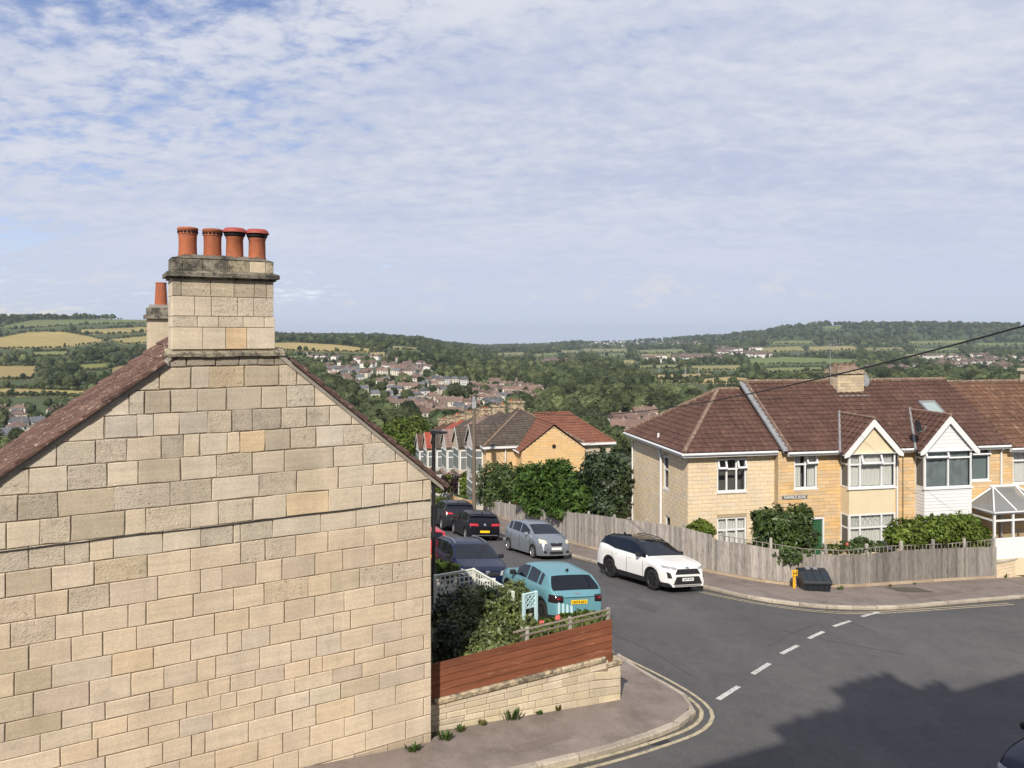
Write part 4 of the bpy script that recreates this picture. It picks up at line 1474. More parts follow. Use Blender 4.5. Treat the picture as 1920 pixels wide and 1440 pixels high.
def window(parent, X, w, h, cols, rows, vents=(), curtain='net', sill=True, bar=0.07, glass='glass', back=True, leaded=()):
    """white framed window; local x right, z up, y into the wall. cols/rows are fractions"""
    f = MB()
    d0, d1 = -0.015, 0.055
    f.box(0, bar, d0, d1, 0, h)
    f.box(w - bar, w, d0, d1, 0, h)
    f.box(bar, w - bar, d0 + .002, d1, 0, bar)
    f.box(bar, w - bar, d0 + .002, d1, h - bar, h)
    cx_ = [0] + [w * c for c in cols] + [w]
    rz = [0] + [h * r for r in rows] + [h]
    for c in cx_[1:-1]:
        f.box(c - bar * .55, c + bar * .55, d0 + .004, d1, bar, h - bar)
    for r in rz[1:-1]:
        f.box(bar, w - bar, d0 + .006, d1, r - bar * .55, r + bar * .55)
    if sill:
        f.box(-0.06, w + 0.06, -0.07, 0.05, -0.06, -0.001)
    fo = f.obj('window', M['upvc'], parent, X)
    for i in range(len(cx_) - 1):
        for j in range(len(rz) - 1):
            a, b = cx_[i] + bar * .5, cx_[i + 1] - bar * .5
            c, d = rz[j] + bar * .5, rz[j + 1] - bar * .5
            if (i, j) in vents:
                v = MB()
                e = 0.055
                A = Matrix.Translation((0, -0.02, d)) @ Matrix.Rotation(R(-20), 4, 'X')
                hh_ = d - c
                v.box(a - .02, a + e, -.03, .02, -hh_ - .02, 0, X=A)
                v.box(b - e, b + .02, -.03, .02, -hh_ - .02, 0, X=A)
                v.box(a + e, b - e, -.03, .02, -hh_ - .02, -hh_ + e, X=A)
                v.box(a + e, b - e, -.03, .02, -e, 0, X=A)
                v.obj('open_light', M['upvc'], fo)
                g = MB()
                g.quad(*[A @ Vector(p) for p in ((a + e, 0, -hh_ + e), (b - e, 0, -hh_ + e), (b - e, 0, -e), (a + e, 0, -e))])
                g.obj('pane', M[glass], fo)
            else:
                g = MB()
                g.quad((a, 0.02, c), (b, 0.02, c), (b, 0.02, d), (a, 0.02, d))
                g.obj('pane', M[glass], fo)
            if (i, j) in leaded:
                l_ = MB()
                n = 4
                for k in range(-6, 10):
                    for sg in (1, -1):
                        x0_ = a + (b - a) * k / n
                        p, q = (x0_, c), (x0_ + sg * (d - c) * .6, d)
                        t0, t1 = 0.0, 1.0
                        if q[0] != p[0]:
                            ta, tb = (a - p[0]) / (q[0] - p[0]), (b - p[0]) / (q[0] - p[0])
                            t0, t1 = max(0, min(ta, tb)), min(1, max(ta, tb))
                        if t1 - t0 > 0.05:
                            l_.tube([(p[0] + (q[0] - p[0]) * t0, 0.014, p[1] + (q[1] - p[1]) * t0), (p[0] + (q[0] - p[0]) * t1, 0.014, p[1] + (q[1] - p[1]) * t1)], 0.005, 3)
                if l_.v:
                    l_.obj('lead_lattice', M['lead'], fo)
    if curtain:
        c = MB()
        if curtain == 'net':
            wavy(c, bar, w * .34, bar, h - bar, 0.12)
            wavy(c, w * .66, w - bar, bar, h - bar, 0.12)
        elif curtain == 'full':
            wavy(c, bar, w - bar, bar, h - bar, 0.12)
        elif curtain == 'blind':
            c.box(bar, w - bar, 0.10, 0.11, bar, h - bar)
        elif curtain == 'film':
            wavy(c, bar, w - bar, bar, h - bar, 0.10, 0.02, 0.4)
        c.obj('curtain', M[{'net': 'curtain', 'full': 'curtain', 'blind': 'curtain_d', 'film': 'film'}[curtain]], fo)
    if back:
        b = MB()
        b.quad((0, 0.5, 0), (w, 0.5, 0), (w, 0.5, h), (0, 0.5, h))
        b.quad((0, 0.056, 0), (w, 0.056, 0), (w, 0.5, 0), (0, 0.5, 0))
        b.quad((0, 0.056, 0), (0, 0.5, 0), (0, 0.5, h), (0, 0.056, h))
        b.quad((w, 0.056, 0), (w, 0.056, h), (w, 0.5, h), (w, 0.5, 0))
        b.quad((0, 0.056, h), (0, 0.5, h), (w, 0.5, h), (w, 0.056, h))
        b.obj('room', M['room'], fo)
    return fo


def tiled(mb, O, ea, up, poly, gauge=0.30, cw=0.11, rib=0.045, lap=0.030, m=0, tone=(0.82, 1.12), slant=0):
    """a roof slope of lapped, ribbed tiles: poly is the slope's outline in (along eave, up slope)"""
    O, ea, up = Vector(O), Vector(ea).normalized(), Vector(up).normalized()
    nn = ea.cross(up).normalized()
    if nn.z < 0:
        nn = -nn
    vmin, vmax = min(p[1] for p in poly), max(p[1] for p in poly)

    def ext(v):
        xs = []
        n = len(poly)
        for i in range(n):
            p, q = poly[i], poly[(i + 1) % n]
            if abs(p[1] - q[1]) < 1e-9:
                if abs(p[1] - v) < 1e-6:
                    xs += [p[0], q[0]]
                continue
            u = (v - p[1]) / (q[1] - p[1])
            if -1e-6 <= u <= 1 + 1e-6:
                xs.append(p[0] + u * (q[0] - p[0]))
        return (min(xs), max(xs)) if xs else (0, 0)

    rows = int(math.ceil((vmax - vmin) / gauge))
    pat = [0.0, rib, rib * 0.85]
    for r in range(rows):
        v0, v1 = vmin + r * gauge, min(vmax, vmin + (r + 1) * gauge)
        l0, r0 = ext(v0)
        l1, r1 = ext(v1 - 1e-4)
        lo, hi = min(l0, l1), max(r0, r1)
        k0, k1 = math.floor(lo / cw), math.ceil(hi / cw)
        ks = list(range(k0, k1 + 1))
        base = len(mb.v)
        for k in ks:
            x = k * cw
            z = pat[k % 3]
            xa, xb = min(max(x, l0), r0), min(max(x, l1), r1)
            mb.v.append(tuple(O + ea * xa + up * v0 + nn * (z + lap)))
            mb.v.append(tuple(O + ea * xb + up * v1 + nn * (z + 0.002)))
            mb.v.append(tuple(O + ea * xa + up * v0 + nn * 0.0))
        t = 1.0
        for i in range(len(ks) - 1):
            if ks[i] % 3 == 0 or i == 0:
                t = random.uniform(*tone)
            a = base + 3 * i
            b = a + 3
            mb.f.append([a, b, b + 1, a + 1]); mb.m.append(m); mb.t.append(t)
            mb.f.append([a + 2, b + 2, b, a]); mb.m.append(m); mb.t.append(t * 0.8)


def ridge_line(mb, p, q, r=0.11, step=0.45, m=0):
    p, q = Vector(p), Vector(q)
    n = max(1, int((q - p).length / step))
    for i in range(n):
        a, b = p.lerp(q, i / n), p.lerp(q, (i + 0.97) / n)
        mb.tube([a, b], [r * random.uniform(.95, 1.05), r * random.uniform(.95, 1.05)], 6, m, random.uniform(.85, 1.15))


# ------------------------------------------------------------------ the terrace behind the fence
HO = Vector((7.78, 33.0))
HE, HN = Vector((0.98, 0.196)).normalized(), Vector((-0.196, 0.98)).normalized()
HZ = EYE - 10.25
HM = Matrix(((HE.x, HN.x, 0, HO.x), (HE.y, HN.y, 0, HO.y), (0, 0, 1, HZ), (0, 0, 0, 1)))


def fa(px, b=0.0):
    k = (px - CX) / F
    return (k * (HO.y + HN.y * b) - HO.x - HN.x * b) / (HE.x - k * HE.y)


def fz(py, a, b=0.0):
    return EYE - (py - YH) / F * (HO.y + HE.y * a + HN.y * b) - HZ


I4 = Matrix()


def face_at(a, b, z=0.0):
    return Matrix.Translation((a, b, z))


EV, RZ, RB = 5.06, 7.56, 3.43
LOW = -1.2
A1, A2, A3, A4 = fa(1452), fa(1685, -0.3), fa(1880, -0.3), 27.0
B1 = -0.3

# ---- end house with pale extension
h1 = thing('end_house', 'end house with pale block side, cream gabled bay and brown hipped roof behind grey fence', 'house', X=HM)


def rect(p0, p1, b=0.0):
    (x0, y0), (x1, y1) = p0, p1
    a0, a1 = fa(x0, b), fa(x1, b)
    am = (a0 + a1) / 2
    return a0, a1, fz(y1, am, b), fz(y0, am, b)


w_up = rect((1344.5, 859.5), (1399.5, 922))
w_lo = rect((1344.5, 970), (1399.5, 1032))
w_sm = rect((1489, 851), (1532, 916), B1)
holes_ext = [w_up, w_lo]
mb = MB()
wall_holes(mb, 0, A1, LOW, EV, holes_ext, I4)
X_side = Matrix(((0, 1, 0, 0.0), (-1, 0, 0, 6.85), (0, 0, 1, 0), (0, 0, 0, 1)))   # left flank: local x runs from the back corner to the front
s_w1 = (6.85 - 2.75, 6.85 - 2.15, 3.0, 4.55)
s_w2 = (6.85 - 2.55, 6.85 - 1.95, 0.1, 1.75)
wall_holes(mb, 0, 6.85, LOW, EV, [s_w1, s_w2], X_side)
mb.quad((A1, 0, LOW), (A1, B1, LOW), (A1, B1, EV), (A1, 0, EV))
ext_wall = mb.obj('wall', M['joint'], h1)
mb = MB()
rows_blocks(mb, 0, A1, LOW, EV, holes_ext, I4, tone=(0.97, 1.06))
rows_blocks(mb, 0, 6.85, LOW, EV, [s_w1, s_w2], X_side, tone=(0.95, 1.04))
stuff(mb.obj('stone_courses', M['ashlar'], ext_wall))
door = rect((1519, 970), (1545, 1045), B1)
bayL, bayR, BP = 7.33, 9.69, 0.6
holes1 = [w_sm, (door[0], door[1], LOW, door[3])]
mb = MB()
X1 = Matrix.Translation((0, B1, 0))
wall_holes(mb, A1, A2, LOW, EV, holes1, X1)
w1 = mb.obj('wall', M['joint'], h1)
mb = MB()
rows_blocks(mb, A1, A2, LOW, EV, holes1 + [(bayL, bayR, LOW, EV)], X1, course=0.155, length=0.62, tone=(0.88, 1.08), warm=0.05)
stuff(mb.obj('stone_courses', M['ashlar_o'], w1))
window(h1, face_at(w_up[0], 0.04, w_up[2]), w_up[1] - w_up[0], w_up[3] - w_up[2], [1 / 3, 2 / 3], [0.68], vents=[(0, 1), (2, 1)], curtain=None)
window(h1, face_at(w_lo[0], 0.04, w_lo[2]), w_lo[1] - w_lo[0], w_lo[3] - w_lo[2], [1 / 3, 2 / 3], [0.62], curtain='full')
window(h1, face_at(w_sm[0], B1 + 0.04, w_sm[2]), w_sm[1] - w_sm[0], w_sm[3] - w_sm[2], [0.5], [0.70], vents=[(1, 1)], curtain='net')
for s_ in (s_w1, s_w2):
    window(h1, X_side @ face_at(s_[0], 0.04, s_[2]), s_[1] - s_[0], s_[3] - s_[2], [], [0.6], curtain=None)
# white pipes, gutters, vents on the flank
mb = MB()
py_ = [(-0.09, 3.15, EV + 0.5), (-0.09, 3.15, EV - 0.25), (-0.09, 2.85, EV - 0.6), (-0.09, 2.85, -0.8)]
mb.tube(py_, 0.055, 8)
mb.obj('soil_pipe', M['upvc'], h1)
mb = MB()
mb.tube([(-0.30, 6.7, EV - 0.1), (-0.07, 6.75, EV - 0.45), (-0.07, 6.75, -0.8)], 0.04, 8)
mb.obj('downpipe', M['upvc'], h1)
OH = 0.34
# fascia, soffit and gutter
mb = MB()
mb.box(-OH, A1 - 0.02, -OH, -OH + 0.03, EV - 0.14, EV + 0.04)
mb.box(-OH, -OH + 0.03, -OH + 0.03, 6.85 + OH, EV - 0.14, EV + 0.04)
mb.box(-OH + .03, A1, -OH + .03, 0.0, EV - 0.10, EV - 0.085)
mb.box(-OH + .03, 0.0, 0.0, 6.85, EV - 0.10, EV - 0.085)
mb.tube([(-OH - .02, -OH - 0.05, EV + 0.0), (A1 - .05, -OH - 0.05, EV + 0.0)], 0.055, 8)
mb.tube([(-OH - 0.05, -OH, EV + 0.0), (-OH - 0.05, 6.85 + OH, EV + 0.0)], 0.055, 8)
mb.obj('eaves_trim', M['upvc'], h1)
# roof of the extension: hip, front slope
pit = (RZ - (EV + 0.06)) / (RB + OH)
up_f = Vector((0, 1, pit)).normalized()
Lf = math.hypot(RB + OH, pit * (RB + OH))
hipx = 3.17
mb = MB()
tiled(mb, (0, -OH, EV + 0.06), (1, 0, 0), up_f, [(-OH, 0), (A1 + 0.25, 0), (A1 + 0.25, Lf), (hipx, Lf)])
pit_h = (RZ - (EV + 0.06)) / (hipx + OH)
up_h = Vector((1, 0, pit_h)).normalized()
Lh = math.hypot(hipx + OH, pit_h * (hipx + OH))
tiled(mb, (-OH, 6.85 + OH, EV + 0.06), (0, -1, 0), up_h, [(0, 0), (6.85 + 2 * OH, 0), (6.85 + OH - RB, Lh)])
# rear slope so the roof is closed
tiled(mb, (A1, 6.85 + OH, EV + 0.06), (-1, 0, 0), Vector((0, -1, pit)), [(0, 0), (A1 + OH, 0), (A1 - hipx, Lf), (0, Lf)], cw=0.3)
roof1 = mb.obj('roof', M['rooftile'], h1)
stuff(roof1)
mb = MB()
ridge_line(mb, (-OH, -OH, EV + 0.10), (hipx, RB, RZ + 0.05))
ridge_line(mb, (-OH, 6.85 + OH, EV + 0.10), (hipx, RB, RZ + 0.05))
ridge_line(mb, (hipx, RB, RZ + 0.05), (A1 + .1, RB, RZ + 0.05))
stuff(mb.obj('ridge_tiles', M['ridge'], roof1))

# ---- main roof shared in form by house 1, 2 (each gets its own slope)
RZ2, RB2 = 7.92, 3.40
pit2 = (RZ2 - (EV + 0.02)) / (RB2 - B1 + OH)
up2 = Vector((0, 1, pit2)).normalized()
L2 = math.hypot(RB2 - B1 + OH, pit2 * (RB2 - B1 + OH))


def main_roof(house, a0, a1, mat, dz=0.0):
    mb = MB()
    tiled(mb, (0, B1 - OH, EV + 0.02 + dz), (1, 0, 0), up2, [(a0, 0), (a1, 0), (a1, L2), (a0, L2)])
    tiled(mb, (a1, 7.2, EV + 0.02 + dz), (-1, 0, 0), Vector((0, -1, (RZ2 - EV) / (7.2 - RB2))), [(0, 0), (a1 - a0, 0), (a1 - a0, 4.7), (0, 4.7)], cw=0.3)
    ro = stuff(mb.obj('roof', mat, house))
    mb = MB()
    ridge_line(mb, (a0, RB2, RZ2 + 0.05 + dz), (a1, RB2, RZ2 + 0.05 + dz))
    stuff(mb.obj('ridge_tiles', M['ridge'], ro))
    mb = MB()
    mb.box(a0 + .01, a1 - .01, B1 - OH, B1 - OH + 0.03, EV - 0.17 + dz, EV + 0.0 + dz)
    mb.box(a0 + .01, a1 - .01, B1 - OH + .03, B1, EV - 0.12 + dz, EV - 0.105 + dz)
    mb.tube([(a0 + .02, B1 - OH - 0.05, EV - 0.04 + dz), (a1 - .02, B1 - OH - 0.05, EV - 0.04 + dz)], 0.055, 8)
    mb.obj('eaves_trim', M['upvc'], house)
    return ro


r1 = main_roof(h1, A1 + 0.28, A2, M['rooftile'])
# lead strip where the two roofs meet, and the end wall of the higher roof
mb = MB()
mb.prism([Vector((A1 + 0.27, B1 - OH, EV - 0.1)), Vector((A1 + 0.27, RB2, RZ2 - 0.02)), Vector((A1 + 0.27, 7.2, EV)), ], (0.03, 0, 0))
mb.obj('parapet', M['rooftile'], r1)
mb = MB()
nrm = Vector((0, -pit2, 1)).normalized()
o_ = Vector((0, B1 - OH, EV + 0.02)) + nrm * 0.055
mb.quad(o_ + Vector((A1 + 0.08, 0, 0)), o_ + Vector((A1 + 0.36, 0, 0)), o_ + Vector((A1 + 0.36, 0, 0)) + up2 * (L2 + .02), o_ + Vector((A1 + 0.08, 0, 0)) + up2 * (L2 + .02))
mb.quad(o_ + Vector((A1 + 0.08, 0, 0)), o_ + Vector((A1 + 0.08, 0, 0)) + up2 * L2, o_ + Vector((A1 + 0.08, 0, -.12)) + up2 * L2, o_ + Vector((A1 + 0.08, 0, -.12)))
mb.obj('lead_strip', M['lead'], r1)
mb = MB()
ridge_line(mb, Vector((A1 + 0.47, B1 - OH, EV + 0.06)), Vector((A1 + 0.47, RB2, RZ2 + 0.05)), 0.06, 0.3)
stuff(mb.obj('verge_mortar', M['ridge'], r1))


def bay(house, a0, a1, p, wallmat, gmat, cols_up, cols_lo, rows_up, rows_lo, vents, curtain, leaded, boarded, gy):
    """two-storey square bay under its own gable"""
    fb = B1 - p
    am = (a0 + a1) / 2
    z_up0, z_up1 = fz(914, am, fb), EV - 0.10
    z_pan0 = fz(963, am, fb)
    z_lo0 = fz(1030, am, fb)
    XF = Matrix.Translation((a0, fb, 0))
    XS = Matrix(((0, 1, 0, a0), (-1, 0, 0, B1), (0, 0, 1, 0), (0, 0, 0, 1)))
    XR = Matrix(((0, -1, 0, a1), (1, 0, 0, fb), (0, 0, 1, 0), (0, 0, 0, 1)))
    w = a1 - a0
    mb = MB()
    for X, ww in ((XF, w), (XS, p), (XR, p)):
        mb.box(0.001, ww - .001, 0.0, 0.06, LOW, z_lo0, X=X)
    mb.obj('bay_base', wallmat, house)
    mb = MB()
    for X, ww in ((XF, w), (XS, p), (XR, p)):
        mb.box(0.001, ww - .001, 0.0, 0.06, z_pan0, z_up0, X=X)
    if boarded:
        n = int((z_up0 - z_pan0) / 0.15)
        for X, ww in ((XF, w), (XS, p)):
            for i in range(n):
                za = z_pan0 + (z_up0 - z_pan0) * i / n
                zb = z_pan0 + (z_up0 - z_pan0) * (i + 1) / n
                mb.prism([X @ Vector(q) for q in ((0, -0.02, za), (0, -0.006, zb), (0, 0, zb), (0, 0, za))], X.to_3x3() @ Vector((ww, 0, 0)))
    bo = mb.obj('bay', wallmat, house)
    # windows
    window(house, XF @ Matrix.Translation((0.0, 0.0, z_up0)), w, z_up1 - z_up0, cols_up, rows_up, vents=vents, curtain=curtain[0], leaded=leaded[0], glass=curtain[2])
    window(house, XS @ Matrix.Translation((0.0, 0.0, z_up0)), p, z_up1 - z_up0, [], rows_up[:1], curtain='full' if not boarded else None, leaded=leaded[2], back=False, sill=False)
    window(house, XF @ Matrix.Translation((0.0, 0.0, z_lo0)), w, z_pan0 - z_lo0 - .001, cols_lo, rows_lo, curtain=curtain[1], leaded=leaded[1])
    window(house, XS @ Matrix.Translation((0.0, 0.0, z_lo0)), p, z_pan0 - z_lo0 - .001, [], rows_lo[:1], curtain='full', leaded=leaded[2], back=False, sill=False)
    # gable with barge boards and its little roof running back into the slope
    zg = fz(gy, am, fb - 0.15)
    ge = EV - 0.12
    hw = w / 2 + 0.32
    mb = MB()
    mb.prism([Vector((am - w / 2 + .02, fb + .0, ge)), Vector((am + w / 2 - .02, fb, ge)), Vector((am, fb, zg - 0.28))], (0, 0.05, 0))
    if boarded:
        for i in range(7):
            z0 = ge + (zg - .28 - ge) * i / 8
            z1 = ge + (zg - .28 - ge) * (i + 1) / 8
            f0 = 1 - (z0 - ge) / (zg - .28 - ge)
            mb.prism([Vector((am - (w / 2 - .02) * f0, fb - 0.018, z0)), Vector((am - (w / 2 - .02) * f0, fb - .004, z1)), Vector((am - (w / 2 - .02) * f0, fb, z1)), Vector((am - (w / 2 - .02) * f0, fb, z0))], ((w - .04) * f0, 0, 0))
    mb.obj('gable_panel', gmat, house)
    sl = (zg - ge) / hw
    for sg in (-1, 1):
        mb = MB()
        e = Vector((am + sg * hw, fb - 0.16, ge))
        t = Vector((am, fb - 0.16, zg))
        wd = 0.30
        mb.prism([e, t, t + Vector((0, 0, -wd * 1.2)), e + Vector((-sg * wd * .8, 0, -0.0 - 0.10)), e + Vector((0, 0, -.16))], (0, 0.035, 0))
        mb.prism([e + Vector((0, 0.036, -.02)), t + Vector((0, 0.036, -.02)), t + Vector((0, 0.036, -.06)), e + Vector((0, 0.036, -.06))], (0, 0.14, 0))
        mb.obj('barge_board', M['upvc'], house)
    depth = (zg - (EV + 0.02)) / pit2 + (B1 - OH) - (fb - 0.16) + .05
    mb = MB()
    Ls = math.hypot(hw, zg - ge)
    for sg in (-1, 1):
        ups = Vector((-sg * hw, 0, zg - ge))
        dlow = (ge - (EV + 0.02)) / pit2 + (B1 - OH) - (fb - 0.16)
        if sg < 0:
            tiled(mb, (am + sg * hw, fb - 0.17, ge + .02), (0, 1, 0), ups, [(0, 0), (max(0.05, dlow + .25), 0), (depth, Ls), (0, Ls)])
        else:
            tiled(mb, (am + sg * hw, fb - 0.17, ge + .02), (0, 1, 0), ups, [(0, 0), (max(0.05, dlow + .25), 0), (depth, Ls), (0, Ls)])
    ro = stuff(mb.obj('bay_roof', M['rooftile'], house))
    mb = MB()
    ridge_line(mb, (am, fb - 0.17, zg + .03), (am, fb - 0.17 + depth, zg + .03), 0.08, 0.4)
    mb.obj('ridge_tiles', M['ridge'], ro)
    mb = MB()        # lead valley
    for sg in (-1, 1):
        p0 = Vector((am + sg * hw, fb - 0.17 + 0.3, ge + .06))
        p1 = Vector((am, fb - 0.17 + depth, zg + .06))
        mb.tube([p0 + Vector((sg * .05, 0, .02)), p1 + Vector((0, .05, .02))], 0.07, 5)
    mb.obj('lead_valley', M['lead'], ro)
    mb = MB()
    mb.box(a0 - .2, a1 + .2, fb - .14, B1, ge + .0, ge + .02)
    mb.obj('soffit', M['upvc'], house)


bay(h1, bayL, bayR, BP, M['render_cream'], M['render_cream'], [0.235, 0.70], [0.235, 0.70], [0.68], [0.62], [(1, 1)], ('full', 'full', 'glass'), ([(0, 1), (2, 1)], [(0, 1), (1, 1), (2, 1)], [(0, 1)]), False, 785)
# back and right closing walls
mb = MB()
mb.box(0.05, A2 - .01, 6.8, 6.85, LOW, EV)
mb.obj('rear_wall', M['ashlar_o'], h1)
# front door, sign, hanging basket, downpipe
mb = MB()
mb.box(door[0], door[1], B1 + 0.05, B1 + 0.09, LOW, door[3])
mb.obj('door', mk('green_door', (0.03, 0.10, 0.05), 0.5, 0.05, 3), h1)
mb = MB()
mb.box(door[0] - .0, door[0] + .07, B1 - .02, B1 + .1, LOW, door[3])
mb.box(door[1] - .07, door[1], B1 - .02, B1 + .1, LOW, door[3])
mb.box(door[0] + .07, door[1] - .07, B1 - .02, B1 + .1, door[3] - .08, door[3])
mb.obj('door_frame', M['upvc'], h1)
mb = MB()
for a_, r_ in ((fa(1683, B1 - .1), 0.042),):
    mb.tube([(a_, B1 - OH, EV - .08), (a_, B1 - .08, EV - .35), (a_, B1 - .08, LOW)], r_, 8)
mb.obj('downpipe', M['upvc'], h1)
mb = MB()
mb.tube([(fa(1693, B1 - .03), B1 - .03, EV - .1), (fa(1693, B1 - .03), B1 - .03, LOW)], 0.018, 5)
mb.obj('wall_cable', M['black'], h1)


def text_part(name, body, size, mat, parent, X, extrude=0.003, cat=None, fit=None):
    cu = bpy.data.curves.new(name, 'FONT')
    cu.body = body
    cu.size = size
    cu.extrude = extrude
    cu.align_x = 'CENTER'
    cu.align_y = 'CENTER'
    cu.offset = size * 0.018
    t = bpy.data.objects.new(name, cu)
    col.objects.link(t)
    bpy.context.view_layer.update()
    me = bpy.data.meshes.new_from_object(t.evaluated_get(bpy.context.evaluated_depsgraph_get()))
    bpy.data.objects.remove(t)
    co = np.empty(len(me.vertices) * 3, dtype=np.float32)
    me.vertices.foreach_get('co', co)
    co = co.reshape(-1, 3)
    w = np.ptp(co[:, 0])
    h_ = np.ptp(co[:, 1])
    if fit:
        co[:, 0] *= fit[0] / w
        co[:, 1] *= fit[1] / h_
        co[:, 1] -= (co[:, 1].max() + co[:, 1].min()) / 2
        me.vertices.foreach_set('co', co.ravel())
    me.materials.clear()
    return link_mesh(name, me, [mat], parent, X)


sg_ = rect((1467, 928.5), (1513.5, 935.5), B1 - 0.03)
sw, sh_ = sg_[1] - sg_[0], sg_[3] - sg_[2]
SX = HM @ Matrix.Translation(((sg_[0] + sg_[1]) / 2, B1 - 0.022, (sg_[2] + sg_[3]) / 2))
sign = thing('street_sign', 'black street name plate FAIRFIELD ROAD with white letters on the warm stone wall', 'street sign', X=SX)
mb = MB()
mb.cbox(-sw / 2, sw / 2, -0.022, 0.0, -sh_ / 2, sh_ / 2, 0.004)
mb.obj('plate', M['signblack'], sign)
mb = MB()
b_ = 0.012
mb.box(-sw / 2 + .01, sw / 2 - .01, -.025, -.021, sh_ / 2 - .02, sh_ / 2 - .01)
mb.box(-sw / 2 + .01, sw / 2 - .01, -.025, -.021, -sh_ / 2 + .01, -sh_ / 2 + .02)
mb.obj('border', M['signwhite'], sign)
text_part('lettering', 'FAIRFIELD ROAD', 0.15, M['signwhite'], sign, Matrix.Translation((0, -0.024, 0)) @ Matrix.Rotation(R(90), 4, 'X'), fit=(sw * .90, sh_ * .58))

# ---- chimney between the two houses
ca0, ca1 = fa(1554, RB2), fa(1602, RB2)
mb = MB()
mb.box(ca0, ca1, RB2 - .75, RB2 + .35, RZ2 - 1.2, RZ2 + 0.42)
ch1 = mb.obj('chimney_stack', M['joint'], h1)
mb = MB()
rows_blocks(mb, ca0, ca1, RZ2 - 1.0, RZ2 + 0.42, [], Matrix.Translation((0, RB2 - .75, 0)), 0.16, 0.4, tone=(.62, .95))
rows_blocks(mb, 0, 1.1, RZ2 - 1.0, RZ2 + 0.42, [], Matrix(((0, 1, 0, ca0), (-1, 0, 0, RB2 + .35), (0, 0, 1, 0), (0, 0, 0, 1))), 0.16, 0.4, tone=(.62, .95))
stuff(mb.obj('stone_courses', M['ashlar'], ch1))
mb = MB()
mb.box(ca0 - .09, ca1 + .09, RB2 - .84, RB2 + .44, RZ2 + 0.42, RZ2 + 0.50)
mb.box(ca0 - .02, ca1 + .02, RB2 - .77, RB2 + .37, RZ2 + 0.50, RZ2 + 0.60)
mb.obj('cornice', M['stone_dirty'], ch1).color = (1.3, 1.2, 1.05, 1)
mb = MB()
lo = [(ca0, RB2 - .75, RZ2 + .6), (ca1, RB2 - .75, RZ2 + .6), (ca1, RB2 + .35, RZ2 + .6), (ca0, RB2 + .35, RZ2 + .6)]
hi = [(ca0 + .25, RB2 - .45, RZ2 + .82), (ca1 - .25, RB2 - .45, RZ2 + .82), (ca1 - .25, RB2 + .1, RZ2 + .82), (ca0 + .25, RB2 + .1, RZ2 + .82)]
mb.add(lo + hi, [(0, 1, 5, 4), (1, 2, 6, 5), (2, 3, 7, 6), (3, 0, 4, 7), (4, 5, 6, 7)])
mb.obj('mortar_flaunching', M['ridge'], ch1)
for i in range(4):
    mb = MB()
    x_ = ca0 + .25 + (ca1 - ca0 - .5) * i / 3
    mb.lathe([(0.14, -.12), (0.125, 0.05), (0.13, 0.14), (0.10, 0.14), (0.10, 0.0)], 14, (x_, RB2 - .2, RZ2 + .80))
    mb.obj('chimney_pot', M['ridge'], ch1, smooth=True, sharp=40)
mb = MB()
mb.box(ca0 - .12, ca1 + .12, RB2 - 1.02, RB2 - .74, RZ2 - 0.92, RZ2 - 0.62)
mb.obj('lead_flashing', M['lead'], ch1)


def aerial(X, h, label):
    t = thing('tv_aerial', label, 'aerial', X=X)
    mb = MB()
    mb.tube([(0, 0, -0.4), (0, 0, h)], 0.015, 6)
    mb.obj('mast', M['galv'], t)
    mb = MB()
    mb.tube([(-.3, 0, h - .1), (.75, 0, h + .02)], 0.009, 5)
    for k in range(7):
        x = -.28 + k * .16
        mb.tube([(x, 0, h - .32 + k * .02), (x, 0, h + .14 + k * .02)], 0.006, 4)
    mb.obj('antenna_bars', M['galv'], t)
    return t


def dish(X, r, label, arm=0.35, mat='lead'):
    t = thing('satellite_dish', label, 'dish', X=X)
    mb = MB()
    n = 20
    vs, fs = [], []
    for i, rr in enumerate((0.001, .4, .75, 1.0)):
        for k in range(n):
            a = 2 * math.pi * k / n
            vs.append((r * rr * math.cos(a), 0.16 * r * rr * rr * -1, r * rr * math.sin(a) * 1.08))
    for i in range(3):
        for k in range(n):
            fs.append((i * n + k, i * n + (k + 1) % n, (i + 1) * n + (k + 1) % n, (i + 1) * n + k))
    mb.add(vs, fs)
    mb.obj('reflector', M[mat], t, smooth=True)
    mb = MB()
    mb.tube([(0, 0.0, -r * .9), (0, -r * 1.1, -r * .5), (0, -r * 1.15, -r * .25)], 0.014, 5)
    mb.cbox(-.035, .035, -r * 1.25, -r * 1.05, -r * .28, -r * .14, .008)
    mb.tube([(0, 0.02, 0), (0, arm, -.05), (0, arm, -.35)], 0.02, 6)
    mb.obj('arm', M['galv'], t)
    return t


aerial(HM @ Matrix.Translation((ca0 - .12, RB2 - .3, RZ2 + .2)), 1.75, 'tall television aerial strapped to the chimney of the end house')
dish(HM @ Matrix.Translation((ca1 + .28, RB2 - .35, RZ2 + .10)) @ Matrix.Rotation(R(18), 4, 'Z') @ Matrix.Rotation(R(-18), 4, 'X'), 0.36, 'grey satellite dish beside the terrace chimney on the ridge')

